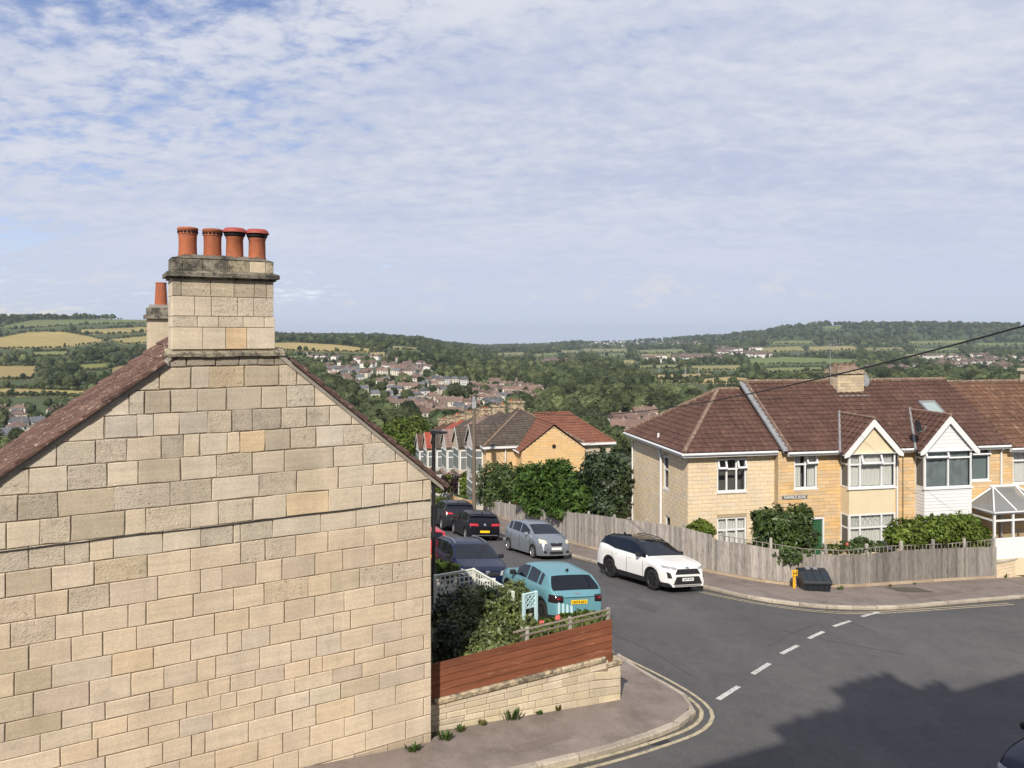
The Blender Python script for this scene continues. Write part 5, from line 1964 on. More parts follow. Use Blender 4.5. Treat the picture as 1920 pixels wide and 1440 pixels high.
# ---- second house of the terrace
h2 = thing('terraced_house', 'terraced house with white boarded bay and gable between end house and glass porch', 'house', X=HM)
bay2L, bay2R = 11.22, 13.73
w2_ = rect((1817, 838.5), (1856, 901), B1)
mb = MB()
wall_holes(mb, A2, A3, LOW, EV, [w2_], X1)
o = mb.obj('wall', M['joint'], h2)
mb = MB()
rows_blocks(mb, A2, A3, LOW, EV, [w2_, (bay2L, bay2R, LOW, EV)], X1, course=0.155, length=0.62, tone=(0.88, 1.08), warm=0.05)
stuff(mb.obj('stone_courses', M['ashlar_o'], o))
bay(h2, bay2L, bay2R, BP, M['cladding'], M['cladding'], [0.5], [0.5], [0.80], [0.62], [(0, 1)], ('film', 'blind', 'glass'), ([], [], []), True, 779)
window(h2, face_at(w2_[0], B1 + .04, w2_[2]), w2_[1] - w2_[0], w2_[3] - w2_[2], [], [0.76], vents=[(0, 1)], curtain='blind')
r2 = main_roof(h2, A2 + .0, A3 + 0.1, M['rooftile'])
mb = MB()
a_ = fa(1880, B1 - .1) - .05
mb.tube([(a_, B1 - OH, EV - .08), (a_, B1 - .08, EV - .35), (a_, B1 - .08, LOW)], 0.045, 8)
mb.obj('downpipe', M['upvc'], h2)
mb = MB()
mb.box(A2, A3, 6.8, 6.85, LOW, EV)
mb.obj('rear_wall', M['ashlar_o'], h2)
# roof light lying on the slope
sa = fa(1772, 0.8)
SKX = Matrix.Translation(Vector((sa - .6, B1 - OH, EV + 0.02)) + up2 * 2.0 + nrm * 0.05)
upm = Matrix(((1, 0, 0, 0), (0, up2.y, nrm.y, 0), (0, up2.z, nrm.z, 0), (0, 0, 0, 1)))
SKX = SKX @ upm
mb = MB()
for (x0, x1, y0, y1) in ((0, .07, 0, 1.15), (.83, .9, 0, 1.15), (.07, .83, 0, .09), (.07, .83, 1.04, 1.15)):
    mb.box(x0, x1, y0, y1, 0, 0.10)
sk = mb.obj('roof_window', M['lead'], h2, SKX)
mb = MB()
mb.quad((.07, .09, .07), (.83, .09, .07), (.83, 1.04, .07), (.07, 1.04, .07))
mb.obj('pane', mk('rooflight_glass', (0.28, 0.34, 0.34), 0.05, 0, noisy=False, spec=0.7), sk)
dish(HM @ Matrix.Translation((fa(1704, B1), B1 - .55, fz(800, 11, B1 - .5))) @ Matrix.Rotation(R(25), 4, 'Z') @ Matrix.Rotation(R(-15), 4, 'X'), 0.30, 'dark satellite dish on a pole between the two bay gables', 0.1, 'plastic')
# ---- third house, redder and older tiles
h3 = thing('terraced_house', 'terraced house with mossy red tiles at the far side of the glass porch', 'house', X=HM)
w3 = rect((1899, 846.5), (1952, 906), B1)
mb = MB()
wall_holes(mb, A3, A4, LOW, EV, [w3], X1)
o = mb.obj('wall', M['joint'], h3)
mb = MB()
rows_blocks(mb, A3, 21.5, LOW, EV - .1, [w3], X1, course=0.155, length=0.62, tone=(0.88, 1.08), warm=0.05)
stuff(mb.obj('stone_courses', M['ashlar_o'], o))
window(h3, face_at(w3[0], B1 + .04, w3[2]), w3[1] - w3[0], w3[3] - w3[2], [0.5], [0.72], curtain='full')
main_roof(h3, A3 + 0.1, A4, M['rooftile_r'], -0.16)
mb = MB()
mb.box(A3, A4, 6.8, 6.85, LOW, EV)
mb.obj('rear_wall', M['ashlar_o'], h3)
mb = MB()
c3 = fa(1925, RB2)
mb.box(c3, c3 + 1.4, RB2 - .4, RB2 + .4, RZ2 - .6, RZ2 + .42)
mb.box(c3 - .1, c3 + 1.5, RB2 - .5, RB2 + .5, RZ2 + .42, RZ2 + .55)
mb.obj('chimney_stack', M['ashlar'], h3)
# ---- white glazed porch
pA0, pA1, pB = 14.15, 17.3, B1 - 1.45
pz0, pz1, pz2, pzt = fz(1047, 15, pB), fz(1008, 15, pB), fz(960, 15, pB), fz(913, 15.2, B1 - .4)
PX_ = HM
porch = thing('glass_porch', 'white framed glass porch with a hipped clear roof against the terrace', 'porch', X=PX_)
mb = MB()
for x in (pA0, pA0 + 1.0, pA0 + 2.05, pA1 - .09):
    mb.box(x, x + .09, pB, pB + .08, pz0, pz2)
mb.box(pA0 + .09, pA1 - .09, pB + .005, pB + .075, pz2 - .1, pz2 - .002)
mb.box(pA0 + .09, pA1 - .09, pB + .005, pB + .075, pz2 - .42, pz2 - .34)
mb.box(pA0 - .12, pA1 + .1, pB - .12, B1 - .02, pz2, pz2 + .07)
for z in (pz2 - .1, pz2 - .42):
    mb.box(pA0 + .005, pA0 + .075, pB + .08, B1 - .02, z, z + .08)
mb.box(pA0 + .005, pA0 + .075, B1 - .1, B1 - .02, pz0, pz2 - .42)
mb.obj('frame', M['upvc'], porch)
mb = MB()
mb.box(pA0 + .09, pA0 + 1.0, pB + .02, pB + .06, pz0, pz1)
mb.box(pA0 + 1.09, pA0 + 2.05, pB + .02, pB + .06, pz0, pz1)
mb.box(pA0 + 2.14, pA1 - .09, pB + .02, pB + .06, pz0, pz1)
mb.box(pA0 + .02, pA0 + .06, pB + .08, B1 - .1, pz0, pz1)
for k in range(9):
    mb.box(pA0 + .2 + k * .32, pA0 + .215 + k * .32, pB + .012, pB + .02, pz0 + .05, pz1 - .05)
mb.obj('lower_panel', M['upvc'], porch)
for x0, x1 in ((pA0 + .09, pA0 + 1.0), (pA0 + 1.09, pA0 + 2.05), (pA0 + 2.14, pA1 - .09)):
    for z0, z1 in ((pz1, pz2 - .42), (pz2 - .34, pz2 - .1)):
        mb = MB()
        mb.quad((x0, pB + .04, z0), (x1, pB + .04, z0), (x1, pB + .04, z1), (x0, pB + .04, z1))
        mb.obj('pane', M['glass'], porch)
mb = MB()
mb.quad((pA0 + .04, B1 - .1, pz1), (pA0 + .04, pB + .08, pz1), (pA0 + .04, pB + .08, pz2 - .42), (pA0 + .04, B1 - .1, pz2 - .42))
mb.obj('pane', M['glass'], porch)
apx = Vector((15.15, B1 - .35, pzt))
apx2 = Vector((16.4, B1 - .35, pzt))
cl = Vector((pA0 - .12, pB - .12, pz2 + .07))
cr = Vector((pA1 + .1, pB - .12, pz2 + .07))
bl = Vector((pA0 - .12, B1 - .02, pz2 + .07))
br = Vector((pA1 + .1, B1 - .02, pz2 + .07))
mid1, mid2 = cl.lerp(cr, .36), cl.lerp(cr, .68)
for q in ((bl, cl, apx), (cl, mid1, apx), (mid1, mid2, apx2, apx), (mid2, cr, apx2), (cr, br, apx2)):
    mb = MB()
    mb.add(list(q), [tuple(range(len(q)))])
    mb.obj('roof_pane', M['polyroof'], porch)
mb = MB()
for p, q in ((bl, apx), (cl, apx), (mid1, apx), (mid2, apx2), (cr, apx2), (apx, apx2)):
    mb.tube([p + Vector((0, 0, .01)), q + Vector((0, 0, .01))], 0.035, 6)
mb.cbox(apx.x - .15, apx2.x + .15, apx.y - .06, apx.y + .1, pzt - .02, pzt + .07, .01)
mb.obj('roof_ribs', M['upvc'], porch)
mb = MB()
mb.box(pA0, pA1, pB + .0, B1 - .02, pz0 - .8, pz0 - .001)
mb.obj('base', M['ashlar'], porch)

# ------------------------------------------------------------------ grey board fence along the corner plot
top_px = [(889, 934), (963.6, 946), (1026, 956), (1119, 965.6), (1220, 980), (1247, 983), (1280, 989), (1335, 1002), (1339, 1011), (1406, 1021), (1507, 1038), (1560, 1040.5), (1623, 1039), (1704, 1031), (1784, 1027.5), (1867, 1025), (1900, 1024)]
tpx = [p[0] for p in top_px]
tpy = [p[1] for p in top_px]
ttx = [(1339, 1002), (1406, 1013), (1507, 1029), (1581, 1032), (1665, 1024), (1784, 1019), (1867, 1011), (1900, 1010)]
fence = thing('board_fence', 'long weathered grey board fence round the corner plot with a low trellis top', 'fence', loc=(FBs[0].x, FBs[0].y, gz(FBs[0].x, FBs[0].y)))
flen = sum((b - a).length for a, b in zip(FBs, FBs[1:]))
nb = 292
fp = resample(FBs, nb + 1)
prevtop = None
for i in range(nb):
    a, b = fp[i], fp[i + 1]
    m_ = (a + b) / 2
    px = CX + F * m_.x / m_.y
    zt = EYE - (np.interp(px, tpx, tpy) - YH) / F * m_.y + random.uniform(-.012, .012)
    zb = gz(m_.x, m_.y) + KL + 0.13
    t = (b - a).normalized()
    n2 = Vector((t.y, -t.x))        # towards the street
    lap = 0.012
    mb = MB()
    a2, b2 = a - t * 0.012, b + t * 0.006
    vs = []
    for p, o_ in ((a2, 0.006), (b2, 0.020)):
        for dz, dn in ((zb, 0), (zt, 0), (zt, 0.014), (zb, 0.014)):
            q = p + n2 * (o_ + dn)
            vs.append((q.x, q.y, dz))
    mb.add(vs, [(0, 1, 2, 3)[::-1], (4, 5, 6, 7), (3, 2, 6, 7), (0, 4, 5, 1), (1, 5, 6, 2), (0, 3, 7, 4)])
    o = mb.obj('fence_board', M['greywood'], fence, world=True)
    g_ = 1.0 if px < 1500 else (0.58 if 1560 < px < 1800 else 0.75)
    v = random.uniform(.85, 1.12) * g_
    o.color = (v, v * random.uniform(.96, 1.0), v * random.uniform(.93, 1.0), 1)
# gravel boards, rails, posts
mb = MB()
gp = resample(FBs, 60)
for a, b in zip(gp, gp[1:]):
    t = (b - a).normalized()
    n2 = Vector((t.y, -t.x)) * 0.022
    z0, z1 = gz(a.x, a.y) + KL, gz(b.x, b.y) + KL
    mb = MB()
    mb.prism([(a.x + n2.x, a.y + n2.y, z0 - .1), (b.x + n2.x, b.y + n2.y, z1 - .1), (b.x + n2.x, b.y + n2.y, z1 + .14), (a.x + n2.x, a.y + n2.y, z0 + .14)], (-n2.x * 2, -n2.y * 2, 0))
    mb.obj('gravel_board', M['palewood'], fence, world=True)
posts = resample(FBs, int(flen / 2.0))
for i, p in enumerate(posts):
    px = CX + F * p.x / p.y
    t = (posts[min(i + 1, len(posts) - 1)] - posts[max(i - 1, 0)]).normalized()
    n2 = Vector((t.y, -t.x)) * -0.08
    zt = EYE - (np.interp(px, tpx, tpy) - YH) / F * p.y + (0.12 if px < 1335 else 0.38)
    mb = MB()
    mb.cbox(-.05, .05, -.05, .05, gz(p.x, p.y) - .1, zt, .008, X=Matrix.Translation((p.x + n2.x, p.y + n2.y, 0)) @ Matrix.Rotation(math.atan2(t.y, t.x), 4, 'Z'))
    mb.obj('fence_post', M['greywood'], fence, world=True)
# trellis along the top of the lower stretch
tp = [p for p in resample(FBs, 170) if CX + F * p.x / p.y > 1339]


def tz(p, table):
    px = CX + F * p.x / p.y
    return EYE - (np.interp(px, [q[0] for q in table], [q[1] for q in table]) - YH) / F * p.y


for i, (a, b) in enumerate(zip(tp, tp[1:])):
    t = (b - a).normalized()
    n2 = Vector((t.y, -t.x)) * -0.03
    ang = math.atan2(t.y, t.x)
    zb = EYE - (np.interp(CX + F * a.x / a.y, tpx, tpy) - YH) / F * a.y
    zt = tz(a, ttx)
    mb = MB()
    mb.box(-.017, .017, -.008, .008, zb - .1, zt, X=Matrix.Translation((a.x + n2.x, a.y + n2.y, 0)) @ Matrix.Rotation(ang, 4, 'Z'))
    if i % 1 == 0:
        zb2, zt2 = EYE - (np.interp(CX + F * b.x / b.y, tpx, tpy) - YH) / F * b.y, tz(b, ttx)
        mb.prism([(a.x + n2.x * 1.6, a.y + n2.y * 1.6, zt - .03), (b.x + n2.x * 1.6, b.y + n2.y * 1.6, zt2 - .03), (b.x + n2.x * 1.6, b.y + n2.y * 1.6, zt2), (a.x + n2.x * 1.6, a.y + n2.y * 1.6, zt)], (n2.x * .5, n2.y * .5, 0))
    o = mb.obj('trellis_slat', M['greywood'], fence, world=True)
    o.color = (.75, .72, .68, 1)
# low stone wall that carries on past the fence
gw0 = FB[-1]
gwd = (FB[-1] - FB[-2]).normalized()
gw = thing('garden_wall', 'low pale stone wall under the glass porch beside the fence end', 'wall', loc=(gw0.x, gw0.y, gz(gw0.x, gw0.y)))
GWX = Matrix(((gwd.x, -gwd.y, 0, gw0.x), (gwd.y, gwd.x, 0, gw0.y), (0, 0, 1, 0), (0, 0, 0, 1)))
ztop = EYE - (1047 - YH) / F * (gw0.y + .8)
mb = MB()
mb.box(0.05, 14, 0.01, 0.3, gz(gw0.x, gw0.y) - 2, ztop, X=GWX)
mb.obj('core', M['joint'], gw, world=True)
mb = MB()
rows_blocks(mb, 0.05, 10, gz(gw0.x, gw0.y) - .8, ztop - .02, [], GWX, 0.16, 0.45)
stuff(mb.obj('stone_courses', M['ashlar'], gw, world=True))
mb = MB()
mb.box(0.0, 14, -.05, 0.36, ztop, ztop + .06, X=GWX)
mb.obj('coping', M['kerb'], gw, world=True)
# rear lean-to of the end house
mb = MB()
mb.box(-0.42, 1.5, 7.0, 9.6, LOW, 2.3)
mb.prism([Vector((-0.5, 6.9, 2.3)), Vector((1.5, 6.9, 2.3)), Vector((1.5, 6.9, 3.3))], (0, 2.8, 0))
lt = mb.obj('lean_to', M['ashlar'], h1)
window(h1, Matrix.Translation((-0.30, 7.0 - .06, .6)), 0.30, 1.2, [], [], curtain=None, bar=.05, back=False)
# ------------------------------------------------------------------ low stone wall with stained planks in front of the corner garden
b0, b1 = Vector((-1.50, 14.42)), G(1164, 1312, 0.10).to_2d()
wt = (b1 - b0).normalized()
WL = (b1 - b0).length
WX = Matrix(((wt.x, -wt.y, 0, b0.x), (wt.y, wt.x, 0, b0.y), (0, 0, 1, 0), (0, 0, 0, 1)))   # x along, y back into the garden


def wx_of(px):
    k = (px - CX) / F
    return (k * b0.y - b0.x) / (wt.x - k * wt.y)


def wz_of(px, py):
    return EYE - (py - YH) / F * (b0.y + wt.y * wx_of(px))


lw = thing('garden_wall', 'low pale stone block wall with rough coping along the near pavement', 'wall', loc=(b0.x, b0.y, gz(b0.x, b0.y)))
step = wx_of(1135)
zc0, zc1 = wz_of(815, 1312), wz_of(1130, 1232)       # top of the coping
zlow = wz_of(1150, 1243)
mb = MB()
mb.prism([WX @ Vector(p) for p in ((-.16, .012, -1.2), (WL - .012, .012, -1.2), (WL - .012, .012, zlow - .06), (step, .012, zlow - .06), (step, .012, zc1 - .09), (-.16, .012, zc0 - .09))], WX.to_3x3() @ Vector((0, .28, 0)))
core_ = mb.obj('core', M['mortar'], lw, world=True)
nrow_ = 5
for r in range(nrow_):
    u0, u1 = r / nrow_, (r + 1) / nrow_
    x = 0.0
    off = random.uniform(.1, .5)
    xs = [-.16]
    while xs[-1] < WL - .25:
        xs.append(xs[-1] + (off if len(xs) == 1 else random.uniform(.34, .58)))
    xs[-1] = WL
    for p, q in zip(xs, xs[1:]):
        def zz(x_, u):
            t_ = (zc0 + (zc1 - zc0) * x_ / WL) - .09
            if x_ > step:
                t_ = zlow - .06
            g_ = gz(*(b0 + wt * x_)) + KL - .03
            return g_ + (t_ - g_) * u
        mid = (p + q) / 2
        dz = zz(mid, u0), zz(mid, u1)
        poly = [(p + .006, zz(p, u0) + .006 if p < step or mid > step else dz[0] + .006), (q - .006, zz(q, u0) + .006 if q < step or mid > step else dz[0] + .006),
                (q - .006, zz(q, u1) - .006 if q < step or mid > step else dz[1] - .006), (p + .006, zz(p, u1) - .006 if p < step or mid > step else dz[1] - .006)]
        mb = MB()
        block(mb, poly, .05, -random.uniform(0, .012), .010, X=WX)
        o = mb.obj('stone_block', M['stone'], core_, world=True)
        v = random.uniform(.88, 1.15)
        o.color = (v, v * .99, v * random.uniform(.88, 1.0), 1)
n = 9
for i in range(n):
    x0, x1 = step * i / n, step * (i + 1) / n
    t0, t1 = zc0 + (zc1 - zc0) * x0 / WL, zc0 + (zc1 - zc0) * x1 / WL
    mb = MB()
    prof = lambda x, t_: [WX @ Vector(p) for p in ((x, -.045, t_ - .09), (x, -.05, t_ - .02), (x, -.02, t_ + .003), (x, .33, t_ + .003), (x, .33, t_ - .09))]
    a, b = prof(x0 + .003, t0), prof(x1 - .003, t1)
    mb.add(a + b, [(k, k + 1, 5 + k + 1, 5 + k) for k in range(4)] + [(0, 1, 2, 3, 4), (9, 8, 7, 6, 5)])
    mb.obj('coping_stone', M['stone_dirty'], lw, world=True).color = (1.75, 1.6, 1.4, 1)
mb = MB()
mb.cbox(step + .01, WL + .05, -.05, .33, zlow - .06, zlow + .03, .02, X=WX)
mb.obj('coping_stone', M['stone_dirty'], lw, world=True).color = (1.75, 1.6, 1.4, 1)

pf = thing('plank_fence', 'reddish brown stained horizontal plank fence on top of the low stone wall', 'fence', loc=(b0.x, b0.y, zc0))
xr_ = wx_of(1149)
ptop0, ptop1 = wz_of(815, 1246), wz_of(1147, 1162)
npk = 5
for k in range(npk):
    mb = MB()
    def pz(x, u):
        lo_ = zc0 + (zc1 - zc0) * x / WL + .006
        hi_ = ptop0 + (ptop1 - ptop0) * x / xr_
        return lo_ + (hi_ - lo_) * u
    g_ = .004
    x0, x1 = -0.16, xr_
    nseg = 8
    for i in range(nseg):
        xa, xb = x0 + (x1 - x0) * i / nseg, x0 + (x1 - x0) * (i + 1) / nseg
        vs = [WX @ Vector(p) for p in ((xa, .02, pz(xa, k / npk) + g_), (xb, .02, pz(xb, k / npk) + g_), (xb, .035, pz(xb, (k + 1) / npk) - g_), (xa, .035, pz(xa, (k + 1) / npk) - g_))]
        of = WX.to_3x3() @ Vector((0, .022, 0))
        vs2 = [v + of for v in vs]
        mb.add(vs + vs2, [(0, 1, 2, 3), (7, 6, 5, 4), (3, 2, 6, 7), (0, 4, 5, 1)] + ([(0, 3, 7, 4)] if i == 0 else []) + ([(1, 5, 6, 2)] if i == nseg - 1 else []))
    mb.obj('plank', M['redwood'], pf, world=True)
# the piece of plank that drops past the step
mb = MB()
mb.cbox(step + .015, xr_, .018, .045, zlow + .03, zc1 + .05, .004, X=WX)
mb.obj('plank', M['redwood'], pf, world=True)
for x in (0.1, xr_ * .25, xr_ * .5, xr_ * .75, xr_ - .06):
    mb = MB()
    up_ = x > xr_ * .45
    mb.cbox(x - .035, x + .035, .06, .13, zc0 - .3, pz(x, 1) + (.24 if up_ else -.03), .006, X=WX)
    mb.obj('fence_post', M['greywood'] if up_ else M['redwood'], pf, world=True)
# open rails above the planks
for k, (dz, r_) in enumerate(((.09, .02), (.20, .02))):
    mb = MB()
    x0 = xr_ * (.46 if k == 0 else .42)
    mb.prism([WX @ Vector((x0, .055, pz(x0, 1) + dz)), WX @ Vector((xr_ - .02, .055, pz(xr_, 1) + dz)), WX @ Vector((xr_ - .02, .055, pz(xr_, 1) + dz + .03)), WX @ Vector((x0, .055, pz(x0, 1) + dz + .03))], WX.to_3x3() @ Vector((0, .03, 0)))
    mb.obj('rail', M['greywood'], pf, world=True).color = (.62, .56, .5, 1)
for k in range(13):
    x = xr_ * .5 + (xr_ * .5 - .05) * k / 12
    mb = MB()
    mb.box(x - .012, x + .012, .088, .10, pz(x, 1) - .02, pz(x, 1) + .22, X=WX)
    mb.obj('slat', M['greywood'], pf, world=True).color = (.5, .45, .4, 1)
# plank fence return along the side street
mb = MB()
rd = Vector((-0.30, 0.954)).normalized()
e0 = b0 + wt * (xr_ - .02)

# ------------------------------------------------------------------ sage lattice on the garden's far side
TT = -6.20 + EYE


def lattice(name, label, p, q, ztop, hgt, nx, nz, mat, cat, diag=False, low=None):
    p, q = Vector((p[0], p[1])), Vector((q[0], q[1]))
    t = (q - p).normalized()
    Ln = (q - p).length
    X = Matrix(((t.x, -t.y, 0, p.x), (t.y, t.x, 0, p.y), (0, 0, 1, ztop - hgt), (0, 0, 0, 1)))
    o = thing(name, label, cat, X=X)
    for i in range(nx + 1):
        x = Ln * i / nx
        if diag:
            continue
        mb = MB()
        mb.box(x - .016, x + .016, -.01, .006, 0, hgt)
        mb.obj('slat', mat, o)
    for k in range(nz + 1):
        z = hgt * k / nz
        if diag and 0 < k < nz:
            continue
        mb = MB()
        w_ = .016 if 0 < k < nz else .026
        mb.box(-.02, Ln + .02, .007, .022, z - w_, z + w_)
        if k == nz:
            mb.box(-.03, Ln + .03, -.02, .035, z + .026, z + .05)
        mb.obj('rail', mat, o)
    if diag:
        for s_ in (1, -1):
            for k in range(-nz, nx + nz):
                x0 = Ln * k / nx
                a, b = (x0, 0), (x0 + s_ * hgt, hgt)
                ta, tb = 0, 1
                for bnd in (0, Ln):
                    pass
                u0 = max(0, min((0 - a[0]) / (b[0] - a[0]), (Ln - a[0]) / (b[0] - a[0])))
                u1 = min(1, max((0 - a[0]) / (b[0] - a[0]), (Ln - a[0]) / (b[0] - a[0])))
                if u1 - u0 < .1:
                    continue
                mb = MB()
                mb.tube([(a[0] + (b[0] - a[0]) * u0, .0 + .01 * s_, hgt * u0), (a[0] + (b[0] - a[0]) * u1, .01 * s_, hgt * u1)], .014, 4)
                mb.obj('slat', mat, o)
    for x in (0, Ln):
        mb = MB()
        mb.cbox(x - .035, x + .035, -.035, .035, -1.5, hgt + .06, .006)
        mb.obj('post', mat, o)
    if low:
        mb = MB()
        mb.box(0.04, Ln - .04, -.04, .04, -1.6, -.03)
        mb.obj('low_wall', low, o)
    return o


tA, tB, tC = P(816, 1082, 19.55), P(888, 1070, 20.1), P(962, 1113, 18.3)
lattice('garden_trellis', 'sage painted square lattice panel facing the road beside the stone house', tA, tB, tA.z, 0.55, 8, 4, M['trellis'], 'trellis', low=M['stone_dirty'])
lattice('garden_trellis', 'sage painted square lattice panel beside the navy car', tB, tC, tB.z, 0.62, 16, 4, M['trellis'], 'trellis', low=M['stone_dirty'])
gA, gB = P(982, 1118, 17.7), P(1005, 1113, 17.9)
lattice('lattice_gate', 'small pale blue diagonal lattice gate behind the glossy bush', gA, gB, gA.z, 0.30, 3, 3, M['bluepaint'], 'gate', diag=True)
pk = P(1046, 1130, 19.0)
pick = thing('picket_panel', 'pale blue picket panel beside the teal car', 'fence', loc=(pk.x, pk.y, gz(pk.x, pk.y)), rotz=0.2)
for k in range(4):
    mb = MB()
    x = k * .11
    top = pk.z - gz(pk.x, pk.y) - k * .03
    mb.prism([(x, 0, 0), (x + .06, 0, 0), (x + .06, 0, top - .03), (x + .03, 0, top), (x, 0, top - .03)], (0, .02, 0))
    mb.obj('picket', M['bluepaint'], pick)
mb = MB()
mb.box(0, .42, .021, .04, .5, .55)
mb.obj('rail', M['bluepaint'], pick)

# ------------------------------------------------------------------ street lamp, round sign, telegraph pole, wires
lx, ly = -2.29, 21.8
lamp = thing('street_lamp', 'slim black street lamp with flat head behind the stone house corner', 'street lamp', loc=(lx, ly, gz(lx, ly)))
zh = P(814, 813, ly).z - gz(lx, ly)
mb = MB()
mb.tube([(0, 0, -.2), (0, 0, 1.2), (0, 0, 1.25), (0, 0, zh)], [.085, .085, .058, .05], 12)
mb.obj('column', M['black'], lamp, smooth=True, sharp=40)
mb = MB()
mb.prism([(-.08, -.10, zh - .01), (.08, -.10, zh), (.42, -.09, zh + .02), (.40, -.09, zh + .055), (.0, -.10, zh + .10), (-.10, -.10, zh + .08)], (0, .2, 0))
mb.obj('lamp_head', M['black'], lamp)
mb = MB()
mb.box(.08, .36, -.07, .07, zh - .004, zh + .012)
mb.obj('lens', M['lamp_clear'], lamp)
zs_ = P(812, 966, ly).z
rs = thing('road_sign', 'round road sign seen nearly edge on, clamped to the black lamp column', 'road sign', X=Matrix.Translation((lx - .03, ly - .06, zs_)) @ Matrix.Rotation(R(72), 4, 'Z'))
mb = MB()
mb.lathe([(0.001, -.012), (.30, -.012), (.315, 0.0), (.30, .008), (0.001, .008)], 28, (0, 0, 0), axis='y')
mb.obj('disc', M['plastic'], rs)
mb = MB()
mb.box(-.05, .05, .008, .1, .12, .16)
mb.box(-.05, .05, .008, .1, -.16, -.12)
mb.obj('clamp', M['galv'], rs)

ply = 52.0
plx = (889 - CX) / F * ply
pole = thing('telegraph_pole', 'tall timber telegraph pole with a box at its head beside the terrace', 'pole', loc=(plx, ply, gz(plx, ply)))
ph = P(889, 738, ply).z - gz(plx, ply)
mb = MB()
mb.tube([(0, 0, -.3), (0, 0, ph)], [.15, .105], 12)
mb.obj('shaft', M['polewood'], pole, smooth=True, sharp=50)
mb = MB()
mb.cbox(-.16, .16, -.16, .16, ph - 1.05, ph - .55, .03)
mb.tube([(0, 0, ph - .5), (0, 0, ph - .2)], .14, 10)
mb.obj('junction_box', M['galv'], pole)
mb = MB()
mb.tube([(-.35, -.05, ph - .12), (.35, .05, ph - .12)], .05, 6)
mb.obj('cross_bar', M['polewood'], pole)


def wire(name, label, p, q, sag, r, ext_=0.0, group=None):
    p, q = Vector(p), Vector(q)
    mb = MB()
    pts = []
    for i in range(33):
        t = i / 32 * (1 + ext_)
        a = p.lerp(q, t)
        a.z -= 4 * sag * t * (1 - t)
        pts.append(a)
    mb.tube(pts, r, 5)
    return tag(mb.obj(name, M['black']), label, 'wire', group)


ptop = Vector((plx, ply, gz(plx, ply) + ph - .15))
wire('overhead_wire', 'thick black overhead wire from the telegraph pole towards the road', ptop, P(1960, 600, 12.0), 1.45, 0.017)
hz_ = lambda a, b, z: HM @ Vector((a, b, z))
wire('overhead_wire', 'thin overhead wire from the telegraph pole to the white boarded bay', ptop, hz_(bay2L - .2, B1 - .5, EV + .6), .5, 0.008)
wire('overhead_wire', 'thin overhead wire crossing the red tiled roof of the terrace', ptop, P(1990, 690, 26.0), .9, 0.008)
wire('overhead_wire', 'thin overhead wire from the telegraph pole to the orange tiled house', ptop, P(1110, 795, 58.0), .4, 0.010)

# ------------------------------------------------------------------ hydrant post and grit bin
hp = G(1489, 1103, KL)
hy = thing('hydrant_post', 'small yellow hydrant marker post with H plate in front of the grey fence', 'marker post', loc=hp, rotz=.2)
hh_ = P(1489, 1068, hp.y).z - hp.z
mb = MB()
mb.cbox(-.045, .045, -.035, .035, -.1, hh_ - .02, .008)
mb.obj('post', M['yellow'], hy)
mb = MB()
mb.cbox(-.115, .115, -.06, -.035, hh_ - .24, hh_, .008)
mb.obj('plate', M['yellow'], hy)
mb = MB()
mb.box(-.075, -.05, -.064, -.059, hh_ - .2, hh_ - .04)
mb.box(.05, .075, -.064, -.059, hh_ - .2, hh_ - .04)
mb.box(-.05, .05, -.064, -.059, hh_ - .135, hh_ - .11)
mb.obj('letter_h', M['ink'], hy)
gp_ = G(1534, 1109, KL)
gb = thing('grit_bin', 'black plastic grit bin with sloping lid against the grey fence', 'grit bin', loc=gp_ + Vector((0, .45, -0.02)), rotz=-.04)
k_ = F / gp_.y
bw = 50 / k_ / 2 * 1.02
zb2 = P(1534, 1064, gp_.y + .7).z - gp_.z
mb = MB()
lo = [(-bw * .92, -.42, 0), (bw * .92, -.42, 0), (bw * .92, .36, 0), (-bw * .92, .36, 0)]
hi = [(-bw, -.47, zb2 * .44), (bw, -.47, zb2 * .44), (bw, .40, zb2 * .62), (-bw, .40, zb2 * .62)]
mb.add(lo + hi, [(0, 1, 5, 4), (1, 2, 6, 5), (2, 3, 7, 6), (3, 0, 4, 7), (3, 2, 1, 0)])
for x in (-.6, -.2, .2, .6):
    mb.box(bw * x - .03, bw * x + .03, -.475, -.40, .04, zb2 * .38)
mb.obj('tub', M['bin'], gb)
mb = MB()
mb.cbox(-bw * 1.04, bw * 1.04, -.52, -.44, zb2 * .40, zb2 * .50, .02)
prof = [(-.54, zb2 * .50), (-.50, zb2 * .62), (-.05, zb2 * .93), (.28, zb2 * 1.0), (.42, zb2 * .94), (.42, zb2 * .62), (-.44, zb2 * .46)]
mb.prism([Vector((-bw * 1.02, y, z)) for y, z in prof], (bw * 2.04, 0, 0))
for x in (-.55, 0, .55):
    mb.prism([Vector((bw * x - .06, y - .012, z + .016)) for y, z in prof[1:4]] + [Vector((bw * x - .06, .28, zb2 * .97))], (.12, 0, 0))
mb.obj('lid', M['bin'], gb)
mb = MB()
mb.prism([Vector((-bw * .45, .14, zb2 * .985)), Vector((-bw * .45, .34, zb2 * 1.03)), Vector((-bw * .45, .34, zb2 * 1.0)), Vector((-bw * .45, .14, zb2 * .95))], (bw * .95, 0, 0))
mb.obj('label_strip', M['lead'], gb)
# ------------------------------------------------------------------ cars
def ip(tab, x):
    return float(np.interp(x, [p[0] for p in tab], [p[1] for p in tab]))


